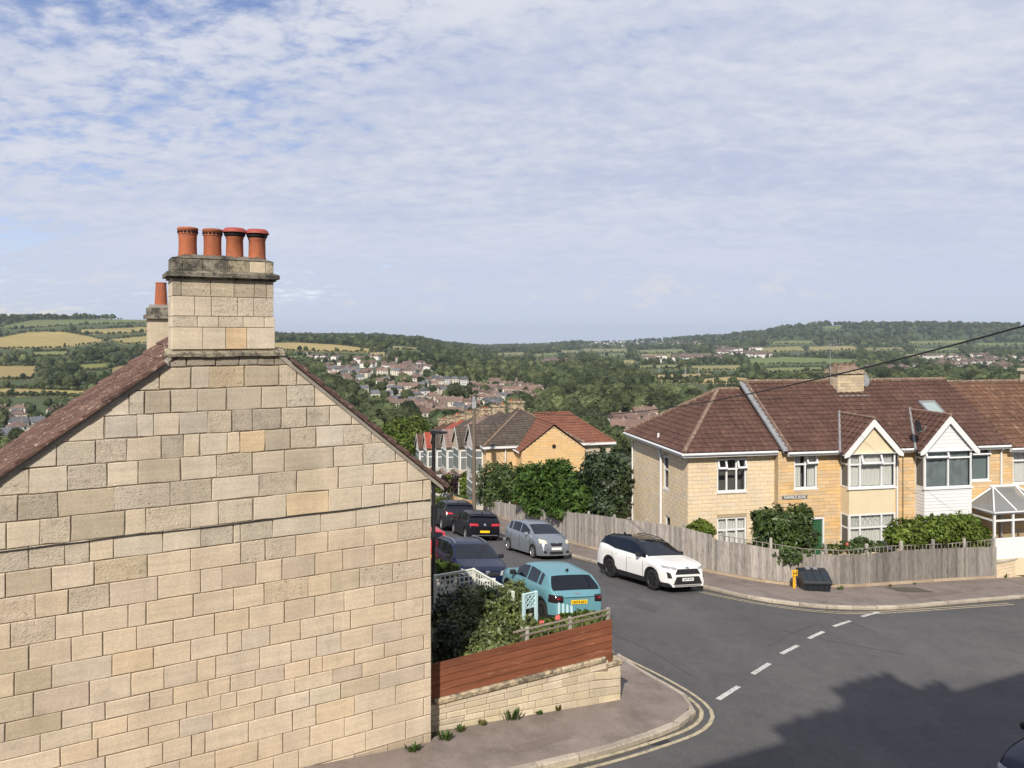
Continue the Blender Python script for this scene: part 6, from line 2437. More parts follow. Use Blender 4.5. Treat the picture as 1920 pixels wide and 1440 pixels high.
def car_frame(x, y, hx, hy):
    """car frame on the sloping street: local x forward, y to its left"""
    e = 0.5
    z = gz(x, y)
    dx = (gz(x + e, y) - gz(x - e, y)) / (2 * e)
    dy = (gz(x, y + e) - gz(x, y - e)) / (2 * e)
    n = Vector((-dx, -dy, 1)).normalized()
    f = Vector((hx, hy, 0)).normalized()
    f = (f - n * f.dot(n)).normalized()
    l_ = n.cross(f)
    return Matrix(((f.x, l_.x, n.x, x), (f.y, l_.y, n.y, y), (f.z, l_.z, n.z, z + 0.004), (0, 0, 0, 1)))


def car(name, label, X, S):
    root = thing(name, label, 'car', X=X, group=None)
    Lc, W, wb, fo, Rw = S['L'], S['W'], S['wb'], S['fo'], S['R']
    top, belt = S['top'], S['belt']
    ws0, ws1, rw0, rw1 = S['glass']
    clear = S.get('clear', 0.20)
    xw = (fo, fo + wb)
    Ra = Rw * 1.15
    xs = set(np.linspace(0, Lc, 34).round(3)) | {round(p[0], 3) for p in top} | {ws0, ws1, rw0, rw1} | set(S['pillars'])
    xs |= {0.02, 0.06, Lc - 0.02, Lc - 0.06}
    for c in xw:
        for k in range(13):
            xs.add(round(c - Ra * math.cos(math.pi * k / 12), 3))
    xs = sorted(x for x in xs if 0 <= x <= Lc)
    xs = [x for i, x in enumerate(xs) if i == 0 or x - xs[i - 1] > 0.008 or x in (ws0, ws1, rw0, rw1)]
    tum = S.get('tum', 0.26)

    def half(x):
        w = W / 2
        f = max(0.0, 1 - x / 0.85)
        r = max(0.0, 1 - (Lc - x) / 0.6)
        return w * (1 - S.get('noser', .20) * f ** 2.2 - S.get('tailr', .10) * r ** 2.2)

    def sect(x):
        zt = ip(top, x)
        w = half(x)
        zb = ip(S.get('bottom', [(0, clear + .03), (.25, clear), (Lc - .3, clear), (Lc, clear + .12)]), x)
        arch = zb
        for c in xw:
            d = abs(x - c)
            if d < Ra:
                arch = max(arch, Rw + math.sqrt(max(0, Ra * Ra - d * d)))
        zs = min(ip(belt, x), zt - 0.035)
        zb2 = min(arch, zs - .12)
        hgt = zt - zs
        k = min(1.0, hgt / .35)
        ws = w * .955
        wr = max(0.25, ws - tum * max(0, hgt - .03) - .03)
        lip = 0.015 if arch > zb + .02 else 0.0
        zm = zb2 + .22 * (zs - zb2)
        pts = [(w * .95 + lip, zb2), (w * .985 + lip, zm), (w * 1.0, zb2 + .62 * (zs - zb2)), (w * .99, zs - .05), (ws, zs),
               (ws - (ws - wr) * .06, zs + hgt * .07 * k), (ws - (ws - wr) * .82, zs + hgt * .84), (wr, zt - .05 * k - .012), (wr - .075 * k - .02, zt - .018 * k - .004), (wr * .55, zt - .004), (0.0, zt)]
        return pts

    secs = [sect(x) for x in xs]
    n = len(secs[0])
    V, idx = [], {}
    for i, x in enumerate(xs):
        for k in range(n):
            for sd in ((1, -1) if k < n - 1 else (1,)):
                idx[i, k, sd] = len(V)
                V.append((fo + wb / 2 - x, sd * secs[i][k][0], secs[i][k][1]))
        idx[i, n - 1, -1] = idx[i, n - 1, 1]
    body_f, body_m = [], []
    groups = {}
    pil = S['pillars']          # pairs: start,end of each side pane
    panes = [(pil[i], pil[i + 1]) for i in range(0, len(pil), 2)]
    for i in range(len(xs) - 1):
        xa, xb = xs[i], xs[i + 1]
        xm = (xa + xb) / 2
        for k in range(n - 1):
            for sd in (1, -1):
                q = [idx[i, k, sd], idx[i + 1, k, sd], idx[i + 1, k + 1, sd], idx[i, k + 1, sd]]
                if sd > 0:
                    q = q[::-1]
                q2 = []
                for v in q:
                    if v not in q2:
                        q2.append(v)
                if len(q2) < 3:
                    continue
                g = None
                if k == 5:
                    for pi, (p0, p1) in enumerate(panes):
                        if p0 - 1e-6 <= xa and xb <= p1 + 1e-6:
                            g = ('side_window', pi, sd)
                if k >= 8:
                    if ws0 - 1e-6 <= xa and xb <= ws1 + 1e-6:
                        g = ('windscreen', 0, 0)
                    if rw0 - 1e-6 <= xa and xb <= rw1 + 1e-6:
                        g = ('rear_window', 0, 0)
                if g:
                    groups.setdefault(g, []).append(q2)
                else:
                    m_ = 0
                    if k == 0 and S.get('clad'):
                        m_ = 1
                    if S.get('roofblack') and k >= 6 and ws0 - .02 < xm < rw1 + .02:
                        m_ = 2
                    if k in (4, 5, 6) and ws0 + .1 < xm < rw1 - .05 and S.get('blackframe', True) and k != 4:
                        m_ = 2 if k == 5 else m_
                    body_f.append(q2)
                    body_m.append(m_)
    # close the ends and the belly
    for i, rev in ((0, False), (len(xs) - 1, True)):
        loop = [idx[i, k, 1] for k in range(n)] + [idx[i, k, -1] for k in range(n - 2, -1, -1)]
        body_f.append(loop if not rev else loop[::-1])
        body_m.append(0)
    for i in range(len(xs) - 1):
        body_f.append([idx[i, 0, -1], idx[i + 1, 0, -1], idx[i + 1, 0, 1], idx[i, 0, 1]])
        body_m.append(1)
    mb = MB()
    mb.v, mb.f, mb.m, mb.t = V, body_f, body_m, [1.0] * len(body_f)
    body = mb.obj('body', [S['paint'], M['plastic'], S.get('roof', M['plastic'])], root, smooth=True, sharp=38)
    bv = BVHTree.FromPolygons([Vector(v) for v in V], body_f + [q for g in groups.values() for q in g])
    for (nm, pi, sd), qs in groups.items():
        used = sorted({v for q in qs for v in q})
        mp = {v: j for j, v in enumerate(used)}
        g = MB()
        g.add([V[v] for v in used], [[mp[v] for v in q] for q in qs])
        g.obj(nm, M['carglass'], root, smooth=True)
    # dark wheel wells
    for c in xw:
        mb = MB()
        xc_ = fo + wb / 2 - c
        mb.box(xc_ - Ra * .98, xc_ + Ra * .98, -W / 2 * .93, W / 2 * .93, clear, Rw + Ra * .9)
        mb.obj('wheel_well', M['darkhole'], root)
    # wheels
    for c in xw:
        for sd in (1, -1):
            xc_ = fo + wb / 2 - c
            tw = 0.215
            yo = W / 2 - 0.025
            A = Matrix.Translation((xc_, sd * yo, Rw)) @ (Matrix() if sd < 0 else Matrix.Rotation(math.pi, 4, 'Z'))
            # local: outer face at y=0, inward +y
            mb = MB()
            rr = Rw * .68
            mb.lathe([(rr, 0.012), (rr * 1.02, 0.0), (Rw * .93, 0.004), (Rw * .99, 0.03), (Rw, 0.06), (Rw, tw - .06), (Rw * .98, tw - .02), (Rw * .9, tw), (rr, tw)], 30, (0, 0, 0), axis='y')
            wh = mb.obj('wheel', M['tyre'], root, A, smooth=True, sharp=50)
            mb = MB()
            ns = S.get('spokes', 5)
            mb.lathe([(rr, 0.012), (rr * .97, 0.022), (rr * .93, 0.05), (rr * .90, 0.09)], 30, (0, 0, 0), axis='y')
            mb.lathe([(0.001, 0.012), (rr * .17, 0.014), (rr * .20, 0.03), (rr * .2, .08)], 14, (0, 0, 0), axis='y')
            for q in range(ns):
                a = 2 * math.pi * q / ns + .3
                for off in ((-.09, .09) if S.get('twin', False) else (0,)):
                    Xr = Matrix.Rotation(a + off * 1.6, 4, 'Y')
                    wdt = rr * (.10 if S.get('twin') else .15)
                    mb.add([Xr @ Vector(p) for p in ((rr * .1, .018, -wdt * .8), (rr * .97, .020, -wdt), (rr * .97, .020, wdt), (rr * .1, .018, wdt * .8),
                                                    (rr * .1, .05, -wdt * .8), (rr * .97, .06, -wdt), (rr * .97, .06, wdt), (rr * .1, .05, wdt * .8))],
                           [(0, 1, 2, 3), (0, 4, 5, 1), (3, 2, 6, 7)])
            mb.obj('rim', S['rim'], wh)
            mb = MB()
            mb.lathe([(0.001, .10), (rr * .95, .10)], 20, (0, 0, 0), axis='y')
            mb.obj('brake_disc', M['darkhole'], wh)

    def patch(nm, end, corners, mat, nu=8, nv=4, off=0.012, parent=root):
        """a panel laid on the front or back of the body: corners (y,z) in order"""
        c = [Vector(p) for p in corners]
        vs = []
        sgn = 1 if end == 'front' else -1
        for i in range(nu + 1):
            for j in range(nv + 1):
                u, v = i / nu, j / nv
                p = c[0].lerp(c[1], u).lerp(c[3].lerp(c[2], u), v)
                hit = bv.ray_cast(Vector((sgn * 5, p.x, p.y)), Vector((-sgn, 0, 0)))
                if hit[0] is None:
                    pp = Vector((sgn * (fo + wb / 2 - .3), p.x, p.y))
                    nn_ = Vector((sgn, 0, 0))
                else:
                    pp, nn_ = hit[0], hit[1]
                    if nn_.x * sgn < 0:
                        nn_ = -nn_
                vs.append(pp + nn_ * off)
        fs = []
        for i in range(nu):
            for j in range(nv):
                q = i * (nv + 1) + j
                fs.append((q, q + 1, q + nv + 2, q + nv + 1))
        mb = MB()
        mb.add(vs, fs)
        return mb.obj(nm, mat, parent, smooth=True)

    def mirror(cs):
        return [(-y, z) for y, z in cs]

    for nm, end, cs, mat, both in S['patches']:
        patch(nm, end, cs, mat)
        if both:
            patch(nm, end, mirror(cs), mat)
    # number plates
    for end, z, matp, txt in S['plates']:
        sgn = 1 if end == 'front' else -1
        hit = bv.ray_cast(Vector((sgn * 5, 0, z)), Vector((-sgn, 0, 0)))
        xx = hit[0].x + sgn * .022
        XP = Matrix(((0, 0, sgn, xx), (sgn, 0, 0, 0), (0, 1, 0, z), (0, 0, 0, 1)))
        mb = MB()
        mb.cbox(-.26, .26, -.056, .056, -.014, .0, .004, X=XP)
        pl = mb.obj('number_plate', matp, root)
        if txt:
            text_part('plate_lettering', txt, .08, M['ink'], pl, XP @ Matrix.Translation((0, 0, .003)), .001, fit=(.44, .075))
    # mirrors
    for sd in (1, -1):
        mx = fo + wb / 2 - (ws0 + .38)
        zb_ = ip(belt, ws0 + .3) + .06
        yb = half(ws0 + .3)
        mb = MB()
        Xm = Matrix.Translation((mx, sd * (yb + .10), zb_ + .03))
        mb.cbox(-.05, .06, -.10, .10, -.065, .075, .03, X=Xm)
        mb.tube([(mx, sd * (yb - .08), zb_ - .04), (mx, sd * (yb + .05), zb_ - .02)], .025, 6)
        mb.obj('wing_mirror', S.get('mirror', M['plastic']), root, smooth=True, sharp=30)
    # door handles
    for sd in (1, -1):
        for xh in S['handles']:
            z = ip(belt, xh) - .12
            mb = MB()
            mb.cbox(fo + wb / 2 - xh - .09, fo + wb / 2 - xh + .09, sd * (half(xh) + .0) - .018, sd * (half(xh)) + .018, z - .016, z + .016, .008)
            mb.obj('door_handle', S.get('handle', S['paint']), root)
    for sd in (1, -1):          # shut lines
        for xl in S['seams']:
            zs_ = ip(belt, xl) - .02
            mb = MB()
            pts = []
            for j in range(7):
                z = clear + .14 + (zs_ - clear - .14) * j / 6
                hit = bv.ray_cast(Vector((fo + wb / 2 - xl, sd * 3, z)), Vector((0, -sd, 0)))
                if hit[0]:
                    pts.append(hit[0] + Vector((0, sd * .001, 0)))
            if len(pts) > 2:
                mb.tube(pts, .009, 4)
                mb.obj('shut_line', M['darkhole'], root)
    if S.get('rails'):
        for sd in (1, -1):
            pts = []
            for j in range(9):
                x = S['rails'][0] + (S['rails'][1] - S['rails'][0]) * j / 8
                sc_ = sect(x)
                pts.append((fo + wb / 2 - x, sd * (sc_[8][0] - .03), sc_[8][1] + (.045 if 0 < j < 8 else .0)))
            mb = MB()
            mb.tube(pts, .018, 6)
            mb.obj('roof_rail', S.get('railmat', M['plastic']), root)
    if S.get('fin'):
        x = fo + wb / 2 - (rw0 - .25)
        z = ip(top, rw0 - .25)
        mb = MB()
        mb.prism([(x + .09, -.02, z - .01), (x - .08, -.02, z - .01), (x - .08, -.02, z + .07), (x - .03, -.02, z + .075)], (0, .04, 0))
        mb.obj('aerial_fin', M['plastic'], root)
    if S.get('spoiler'):
        mb = MB()
        x = fo + wb / 2 - rw0
        z = ip(top, rw0)
        w_ = sect(rw0)[7][0]
        mb.prism([(x + .10, -w_ * .95, z - .005), (x - .16, -w_ * .95, z - .05), (x - .16, -w_ * .95, z - .085), (x + .05, -w_ * .95, z - .05)], (0, w_ * 1.9, 0))
        mb.obj('rear_spoiler', S['spoiler'], root)
    return root


def pm(name, c, metal=0.0, rough=0.28):
    return mk(name, c, rough, 0, noisy=False, metal=metal, spec=0.5 if max(c) > .1 else 0.22, coat=0.2 if max(c) > .1 else 0.08)


def fb(tops, belt0, Lc):
    return tops


white, silver, navy, teal, blackp, red, darkg = pm('white_paint', (.72, .72, .71)), pm('silver_blue_paint', (.25, .275, .31), .5, .35), pm('navy_paint', (.008, .012, .036)), \
    pm('teal_paint', (.12, .285, .335), .1, .32), pm('black_paint', (.008, .008, .012)), pm('red_paint', (.50, .018, .03)), pm('charcoal_paint', (.02, .022, .028))

suv = dict(L=4.60, W=1.855, wb=2.69, fo=.93, R=.362, clear=.22, paint=white, roof=M['carglass'], roofblack=True, clad=True, rim=M['rim_d'], spokes=5, twin=True,
           top=[(0, .55), (.015, .74), (.05, .90), (.14, 1.00), (.45, 1.07), (1.05, 1.14), (1.22, 1.165), (1.98, 1.56), (2.25, 1.63), (2.9, 1.685), (3.6, 1.67), (4.05, 1.62), (4.42, 1.27), (4.50, 1.08), (4.56, .95), (4.60, .55)],
           belt=[(0, .50), (.1, .88), (1.2, 1.06), (3.3, 1.13), (3.75, 1.22), (4.3, 1.28), (4.6, 1.0)], glass=(1.24, 1.96, 4.09, 4.40), pillars=[1.62, 2.42, 2.50, 3.40, 3.46, 4.00],
           patches=[('headlight', 'front', [(.50, .84), (.87, .88), (.85, .96), (.50, .91)], M['lamp_clear'], True), ('grille', 'front', [(-.58, .68), (.58, .68), (.46, .86), (-.46, .86)], M['plastic'], False),
                    ('lower_grille', 'front', [(-.66, .33), (.66, .33), (.52, .60), (-.52, .60)], M['plastic'], False), ('fog_lamp', 'front', [(.70, .55), (.80, .55), (.82, .76), (.74, .72)], M['plastic'], True),
                    ('skid_plate', 'front', [(-.6, .27), (.6, .27), (.6, .31), (-.6, .31)], M['rim_s'], False), ('badge', 'front', [(-.075, .83), (.075, .83), (.075, .93), (-.075, .93)], M['chrome'], False),
                    ('tail_light', 'rear', [(.45, .98), (.88, 1.0), (.86, 1.12), (.45, 1.06)], M['lamp_red'], True)],
           plates=[('front', .50, M['plate_w'], 'GJ72 BXL')], handles=[2.25, 3.15], seams=[1.45, 2.46, 3.42], rails=(2.1, 3.95), fin=True, spoiler=M['plastic'], handle=white)
mini = dict(L=3.75, W=1.695, wb=2.46, fo=.78, R=.292, clear=.17, paint=silver, roof=silver, rim=M['rim_s'], spokes=7,
            top=[(0, .50), (.015, .66), (.06, .80), (.18, .90), (.55, 1.00), (.80, 1.04), (1.66, 1.44), (1.95, 1.50), (2.4, 1.525), (2.9, 1.50), (3.35, 1.43), (3.58, 1.08), (3.66, .98), (3.72, .85), (3.75, .5)],
            belt=[(0, .45), (.1, .76), (.8, .93), (2.0, .98), (3.0, 1.04), (3.6, 1.08), (3.75, .9)], glass=(.84, 1.62, 3.38, 3.57), pillars=[1.20, 2.02, 2.09, 2.85, 2.92, 3.22],
            patches=[('headlight', 'front', [(.47, .72), (.76, .72), (.74, .90), (.52, .84)], M['lamp_cream'], True), ('grille', 'front', [(-.26, .62), (.26, .62), (.32, .74), (-.32, .74)], M['plastic'], False),
                     ('lower_grille', 'front', [(-.34, .26), (.34, .26), (.34, .38), (-.34, .38)], M['plastic'], False), ('fog_recess', 'front', [(.50, .30), (.66, .32), (.64, .42), (.48, .38)], M['plastic'], True),
                     ('badge', 'front', [(-.07, .70), (.07, .70), (.07, .78), (-.07, .78)], M['chrome'], False)],
            plates=[('front', .50, M['plate_w'], None)], handles=[1.85, 2.65], seams=[1.05, 2.05, 2.88], mirror=M['rim_s'])
golf = dict(L=4.26, W=1.79, wb=2.64, fo=.86, R=.32, clear=.17, paint=blackp, roof=blackp, rim=M['rim_s'], spokes=5,
            top=[(0, .48), (.02, .64), (.08, .74), (.3, .84), (.9, .94), (1.15, .97), (1.95, 1.38), (2.3, 1.45), (2.8, 1.465), (3.4, 1.42), (3.75, 1.36), (4.05, 1.03), (4.14, .95), (4.22, .82), (4.26, .45)],
            belt=[(0, .42), (.1, .70), (1.15, .90), (2.5, .94), (3.5, 1.0), (4.0, 1.03), (4.26, .85)], glass=(1.18, 1.92, 3.78, 4.04), pillars=[1.55, 2.35, 2.43, 3.20, 3.26, 3.50],
            patches=[('tail_light', 'rear', [(.34, .78), (.82, .80), (.80, .90), (.38, .89)], M['lamp_red'], True), ('bumper_trim', 'rear', [(-.7, .30), (.7, .30), (.7, .335), (-.7, .335)], M['rim_s'], False),
                     ('badge', 'rear', [(-.06, .80), (.06, .80), (.06, .90), (-.06, .90)], M['chrome'], False), ('headlight', 'front', [(.42, .62), (.78, .65), (.76, .74), (.45, .72)], M['lamp_clear'], True)],
            plates=[('rear', .50, M['plate_y'], None)], handles=[2.2, 3.0], seams=[1.3, 2.39, 3.22], spoiler=blackp, fin=True)
estate = dict(L=4.56, W=1.80, wb=2.63, fo=.90, R=.325, clear=.17, paint=navy, roof=navy, rim=M['rim_s'], spokes=5,
              top=[(0, .48), (.02, .66), (.08, .78), (.3, .87), (.9, .96), (1.18, 1.00), (1.98, 1.40), (2.3, 1.46), (2.8, 1.49), (3.6, 1.46), (4.1, 1.40), (4.40, 1.04), (4.46, .95), (4.52, .82), (4.56, .45)],
              belt=[(0, .42), (.1, .72), (1.18, .93), (2.5, .97), (3.9, 1.02), (4.3, 1.05), (4.56, .85)], glass=(1.20, 1.95, 4.13, 4.38), pillars=[1.58, 2.38, 2.45, 3.20, 3.27, 4.05],
              patches=[('headlight', 'front', [(.42, .62), (.86, .64), (.82, .80), (.48, .76)], M['lamp_clear'], True), ('grille', 'front', [(-.42, .62), (.42, .62), (.42, .72), (-.42, .72)], M['plastic'], False),
                       ('lower_grille', 'front', [(-.62, .26), (.62, .26), (.58, .38), (-.58, .38)], M['plastic'], False), ('badge', 'front', [(-.065, .64), (.065, .64), (.065, .76), (-.065, .76)], M['chrome'], False),
                       ('tail_light', 'rear', [(.55, .74), (.82, .76), (.80, .95), (.58, .93)], M['lamp_red'], True)],
              plates=[('front', .49, M['plate_w'], None)], handles=[2.2, 3.05], seams=[1.35, 2.42, 3.24], rails=(2.1, 4.05), railmat=M['rim_s'])
cross = dict(L=4.08, W=1.78, wb=2.56, fo=.82, R=.345, clear=.21, paint=teal, roof=teal, clad=True, rim=M['rim_d'], spokes=5,
             top=[(0, .52), (.015, .72), (.05, .88), (.15, .97), (.5, 1.04), (.95, 1.09), (1.08, 1.11), (1.72, 1.46), (2.0, 1.51), (2.4, 1.525), (3.0, 1.49), (3.40, 1.44), (3.86, 1.06), (3.95, 1.00), (4.03, .92), (4.08, .5)],
             belt=[(0, .48), (.1, .85), (1.05, 1.02), (2.5, 1.04), (3.2, 1.07), (3.8, 1.10), (4.08, .93)], glass=(1.10, 1.70, 3.44, 3.85), pillars=[1.42, 2.18, 2.25, 2.95, 3.0, 3.25],
             patches=[('tail_light', 'rear', [(.50, .78), (.85, .76), (.84, .97), (.50, .95)], M['lamp_dark'], True), ('lamp_bar', 'rear', [(.55, .86), (.70, .86), (.70, .89), (.55, .89)], M['lamp_red'], True),
                      ('rear_bumper', 'rear', [(-.80, .30), (.80, .30), (.72, .44), (-.72, .44)], M['plastic'], False), ('badge', 'rear', [(-.10, .98), (.10, .98), (.10, 1.01), (-.10, 1.01)], M['chrome'], False),
                      ('tailgate_line', 'rear', [(-.62, .90), (.62, .90), (.62, .915), (-.62, .915)], M['plastic'], False), ('headlight', 'front', [(.45, .80), (.84, .82), (.82, .92), (.50, .90)], M['lamp_clear'], True)],
             plates=[('rear', .78, M['plate_y'], 'NX74 EAY')], handles=[2.0, 2.85], seams=[1.3, 2.21], fin=True, tailr=.20, tum=.36)
small = dict(mini, paint=red, roof=red, patches=[('tail_light', 'rear', [(.52, .72), (.78, .74), (.74, 1.02), (.56, 1.0)], M['lamp_red'], True)], plates=[('rear', .48, M['plate_y'], None)], mirror=red)
dsuv = dict(suv, paint=darkg, roofblack=False, roof=darkg, spoiler=darkg, handle=darkg, rim=M['rim_s'], patches=[('tail_light', 'rear', [(.45, .98), (.88, 1.0), (.86, 1.12), (.45, 1.06)], M['lamp_red'], True)], plates=[('rear', .75, M['plate_y'], None)])


def mid_frame(pf_, pr_, side, S, flip=False):
    """front and rear wheel contacts seen in the photograph -> frame; side: which flank is seen (+1 left, -1 right)"""
    a, b = G(*pf_), G(*pr_)
    h = (a - b).to_2d().normalized()
    m_ = ((a + b) / 2).to_2d()
    left_ = Vector((-h.y, h.x))
    c = m_ - left_ * side * (S['W'] / 2 - .1)
    return car_frame(c.x, c.y, h.x, h.y)


car('parked_car', 'white sport utility car with black roof parked by the grey fence', mid_frame((1222, 1106), (1147, 1083), -1, suv), suv)
car('parked_car', 'silver blue small hatchback with clouded headlights beside the grey fence', mid_frame((994.5, 1045), (959, 1033.5), -1, mini), mini)
gr_ = G(873.5, 1012).to_2d()
sd_ = Vector((-.30, .954)).normalized()
lf_ = Vector((-sd_.y, sd_.x))
gc = gr_ + sd_ * 1.32 - lf_ * .79
car('parked_car', 'black hatchback with red tail lights parked behind the silver hatchback', car_frame(gc.x, gc.y, sd_.x, sd_.y), golf)
fr_ = G(829, 994).to_2d()
fc = fr_ + sd_ * 1.34 - lf_ * .8
car('parked_car', 'dark grey car half hidden in front of the black hatchback', car_frame(fc.x, fc.y, sd_.x, sd_.y), dsuv)
th = Vector((-.30, .954)).normalized()
car('parked_car', 'teal crossover car with dark rear window beside the planted plank fence', car_frame(1.12, 23.0, -.38, .925), cross)
nh = Vector((.34, -.94)).normalized()
car('parked_car', 'navy blue estate car with roof rails behind the sage lattice', car_frame(-1.6, 27.1, nh.x, nh.y), estate)
rr_ = G(830, 1056).to_2d()
car('parked_car', 'bright red small car mostly hidden behind the stone house corner', car_frame(-3.95, 31.4, -.33, .944), small)
car('parked_car', 'dark car standing in the shade on the main road', car_frame(*(tuple(Vector((10.7, 13.5)))), -DV.x, -DV.y), dict(golf, paint=navy, roof=navy, spoiler=navy))
# ------------------------------------------------------------------ the row of houses further down the side street
TT_ = Vector((-0.27, 0.963)).normalized()
TV_ = Vector((TT_.y, -TT_.x))
TO = Vector(((912 - CX) / F * 57.0, 57.0))
TZ = gz(TO.x, TO.y)


def rowframe(y, dz):
    p = TO + TT_ * y
    return Matrix(((TV_.x, TT_.x, 0, p.x), (TV_.y, TT_.y, 0, p.y), (0, 0, 1, TZ + dz), (0, 0, 0, 1)))


M['terr_white'] = mk('painted_render', (0.46, 0.44, 0.41), 0.85, 0.12, 1)
M['terr_cream'] = mk('cream_paint', (0.46, 0.40, 0.31), 0.85, 0.1, 1)
M['rooftile_p'] = mk('pinkish_tile', (0.20, 0.135, 0.115), 0.85, 0.2, .8, tint=True)
M['rooftile_red'] = mk('bright_red_tile', (0.30, 0.07, 0.045), 0.85, 0.15, .8, tint=True)
M['row_glass'] = mk('grey_window', (0.16, 0.18, 0.19), 0.1, 0, noisy=False, spec=0.5)
DD, RX_, EZ, RZ_ = 7.6, 3.8, 5.0, 7.35
rowinfo = [('rooftile_g', 'terr_white', 'dark tiled end house of the street row with white bay, nearest the orange tiled house'),
           ('rooftile_g', 'terr_cream', 'dark tiled row house with cream front, second down from the orange tiled house'),
           ('rooftile_p', 'terr_white', 'pinkish tiled row house with white front, third down from the orange tiled house'),
           ('rooftile_g', 'terr_white', 'dark brown tiled row house next to the bright red roof, on its uphill side'),
           ('rooftile_red', 'terr_cream', 'row house with bright red tiled roof'),
           ('rooftile', 'terr_white', 'brown tiled row house just below the bright red roof'),
           ('rooftile', 'terr_white', 'brown tiled row house at the bottom of the street row')]
UW = 5.6
for i, (rm, wmn, lab) in enumerate(rowinfo):
    X = rowframe(i * UW, -0.152 * UW * i)
    hs = thing('row_house', lab, 'house', X=X, group='houses stepping down the side street')
    mb = MB()
    mb.box(0, DD, 0.0 if i else 0.02, UW - .01, -2.5, EZ)
    wl_ = mb.obj('wall', M[wmn] if i else M['ashlar_o'], hs)
    mb = MB()
    y0 = 0.0
    sl = math.hypot(RX_ + .3, RZ_ - EZ)
    upL, upR = Vector((RX_ + .3, 0, RZ_ - EZ)), Vector((-(RX_ + .3), 0, RZ_ - EZ))
    if i == 0:
        tiled(mb, (-.3, UW, EZ), (0, -1, 0), upL, [(0, 0), (UW + .3, 0), (UW - RX_, sl), (0, sl)], .3, .15, .03, .03)
        tiled(mb, (DD + .3, UW, EZ), (0, -1, 0), upR, [(0, 0), (UW + .3, 0), (UW - RX_, sl), (0, sl)], .3, .15, .03, .03)
        upF = Vector((0, RX_ + .3, RZ_ - EZ))
        tiled(mb, (-.3, -.3, EZ), (1, 0, 0), upF, [(0, 0), (DD + .6, 0), (RX_ + .3, sl)], .3, .15, .03, .03)
    else:
        tiled(mb, (-.3, 0, EZ), (0, 1, 0), upL, [(0, 0), (UW, 0), (UW, sl), (0, sl)], .3, .15, .03, .03)
        tiled(mb, (DD + .3, 0, EZ), (0, 1, 0), upR, [(0, 0), (UW, 0), (UW, sl), (0, sl)], .3, .15, .03, .03)
        mb.add([(-.28, 0.0, EZ - .02), (DD + .28, 0.0, EZ - .02), (RX_, 0.0, RZ_ - .01)], [(0, 1, 2)])
    ro = stuff(mb.obj('roof', M[rm], hs))
    mb = MB()
    if i == 0:
        ridge_line(mb, (-.3, -.3, EZ + .05), (RX_, RX_, RZ_ + .05), .1, .5)
        ridge_line(mb, (DD + .3, -.3, EZ + .05), (RX_, RX_, RZ_ + .05), .1, .5)
        ridge_line(mb, (RX_, RX_, RZ_ + .05), (RX_, UW, RZ_ + .05), .1, .5)
    else:
        ridge_line(mb, (RX_, 0, RZ_ + .05), (RX_, UW, RZ_ + .05), .1, .5)
        ridge_line(mb, (-.3, 0, EZ + .05), (RX_, 0, RZ_ + .05), .08, .5)
    stuff(mb.obj('ridge_tiles', M['ridge'], ro))
    mb = MB()
    mb.box(-.33, -.30, -.3 if i == 0 else 0, UW, EZ - .16, EZ + .02)
    if i == 0:
        mb.box(-.30, DD + .3, -.33, -.30, EZ - .16, EZ + .02)
    mb.obj('fascia', M['upvc'], hs)
    # chimney
    mb = MB()
    cy_ = UW - .55 if i else UW - .9
    mb.box(RX_ - .6, RX_ + .6, cy_, cy_ + .7, RZ_ - .9, RZ_ + .45)
    mb.box(RX_ - .68, RX_ + .68, cy_ - .08, cy_ + .78, RZ_ + .45, RZ_ + .6)
    ch_ = mb.obj('chimney_stack', M['stone_dirty'], hs)
    ch_.color = (1.5, 1.35, 1.15, 1)
    for k in range(4):
        mb = MB()
        mb.lathe([(.12, 0), (.10, .18), (.12, .2), (.09, .21)], 10, (RX_ - .42 + k * .28, cy_ + .35, RZ_ + .6))
        mb.obj('chimney_pot', M['terracotta'] if (i + k) % 4 == 0 else M['ridge'], ch_)
    # bay with gable towards the street
    bp, by0, by1 = .75, 1.0, 3.6
    mb = MB()
    mb.box(-bp, 0.0, by0, by1, -2.5, EZ - .05)
    bo = mb.obj('bay', M[wmn], hs)
    gzp = EZ + 1.45
    mb = MB()
    bm_ = (by0 + by1) / 2
    hwb = (by1 - by0) / 2 + .25
    mb.prism([Vector((-bp, by0, EZ - .05)), Vector((-bp, by1, EZ - .05)), Vector((-bp, bm_, gzp - .15))], (.3, 0, 0))
    mb.obj('gable_panel', M[wmn], hs)
    mb = MB()
    sb = math.hypot(hwb, gzp - EZ + .1)
    dep_ = bp + .15 + (gzp - EZ) / ((RZ_ - EZ) / (RX_ + .3))
    tiled(mb, (-bp - .15, bm_ - hwb, EZ - .1), (1, 0, 0), Vector((0, hwb, gzp - EZ + .1)), [(0, 0), (bp, 0), (dep_, sb), (0, sb)], .3, .15)
    tiled(mb, (-bp - .15, bm_ + hwb, EZ - .1), (1, 0, 0), Vector((0, -hwb, gzp - EZ + .1)), [(0, 0), (bp, 0), (dep_, sb), (0, sb)], .3, .15)
    stuff(mb.obj('bay_roof', M[rm], hs))
    for sgb in (-1, 1):
        mb = MB()
        e = Vector((-bp - .18, bm_ + sgb * hwb, EZ - .1))
        t = Vector((-bp - .18, bm_, gzp))
        mb.prism([e, t, t + Vector((0, 0, -.22)), e + Vector((0, 0, -.14))], (.04, 0, 0))
        mb.obj('barge_board', M['terr_white'], hs)
    # windows on the bay front and on its uphill cheek
    XB = Matrix(((0, 1, 0, -bp), (-1, 0, 0, by1), (0, 0, 1, 0), (0, 0, 0, 1)))
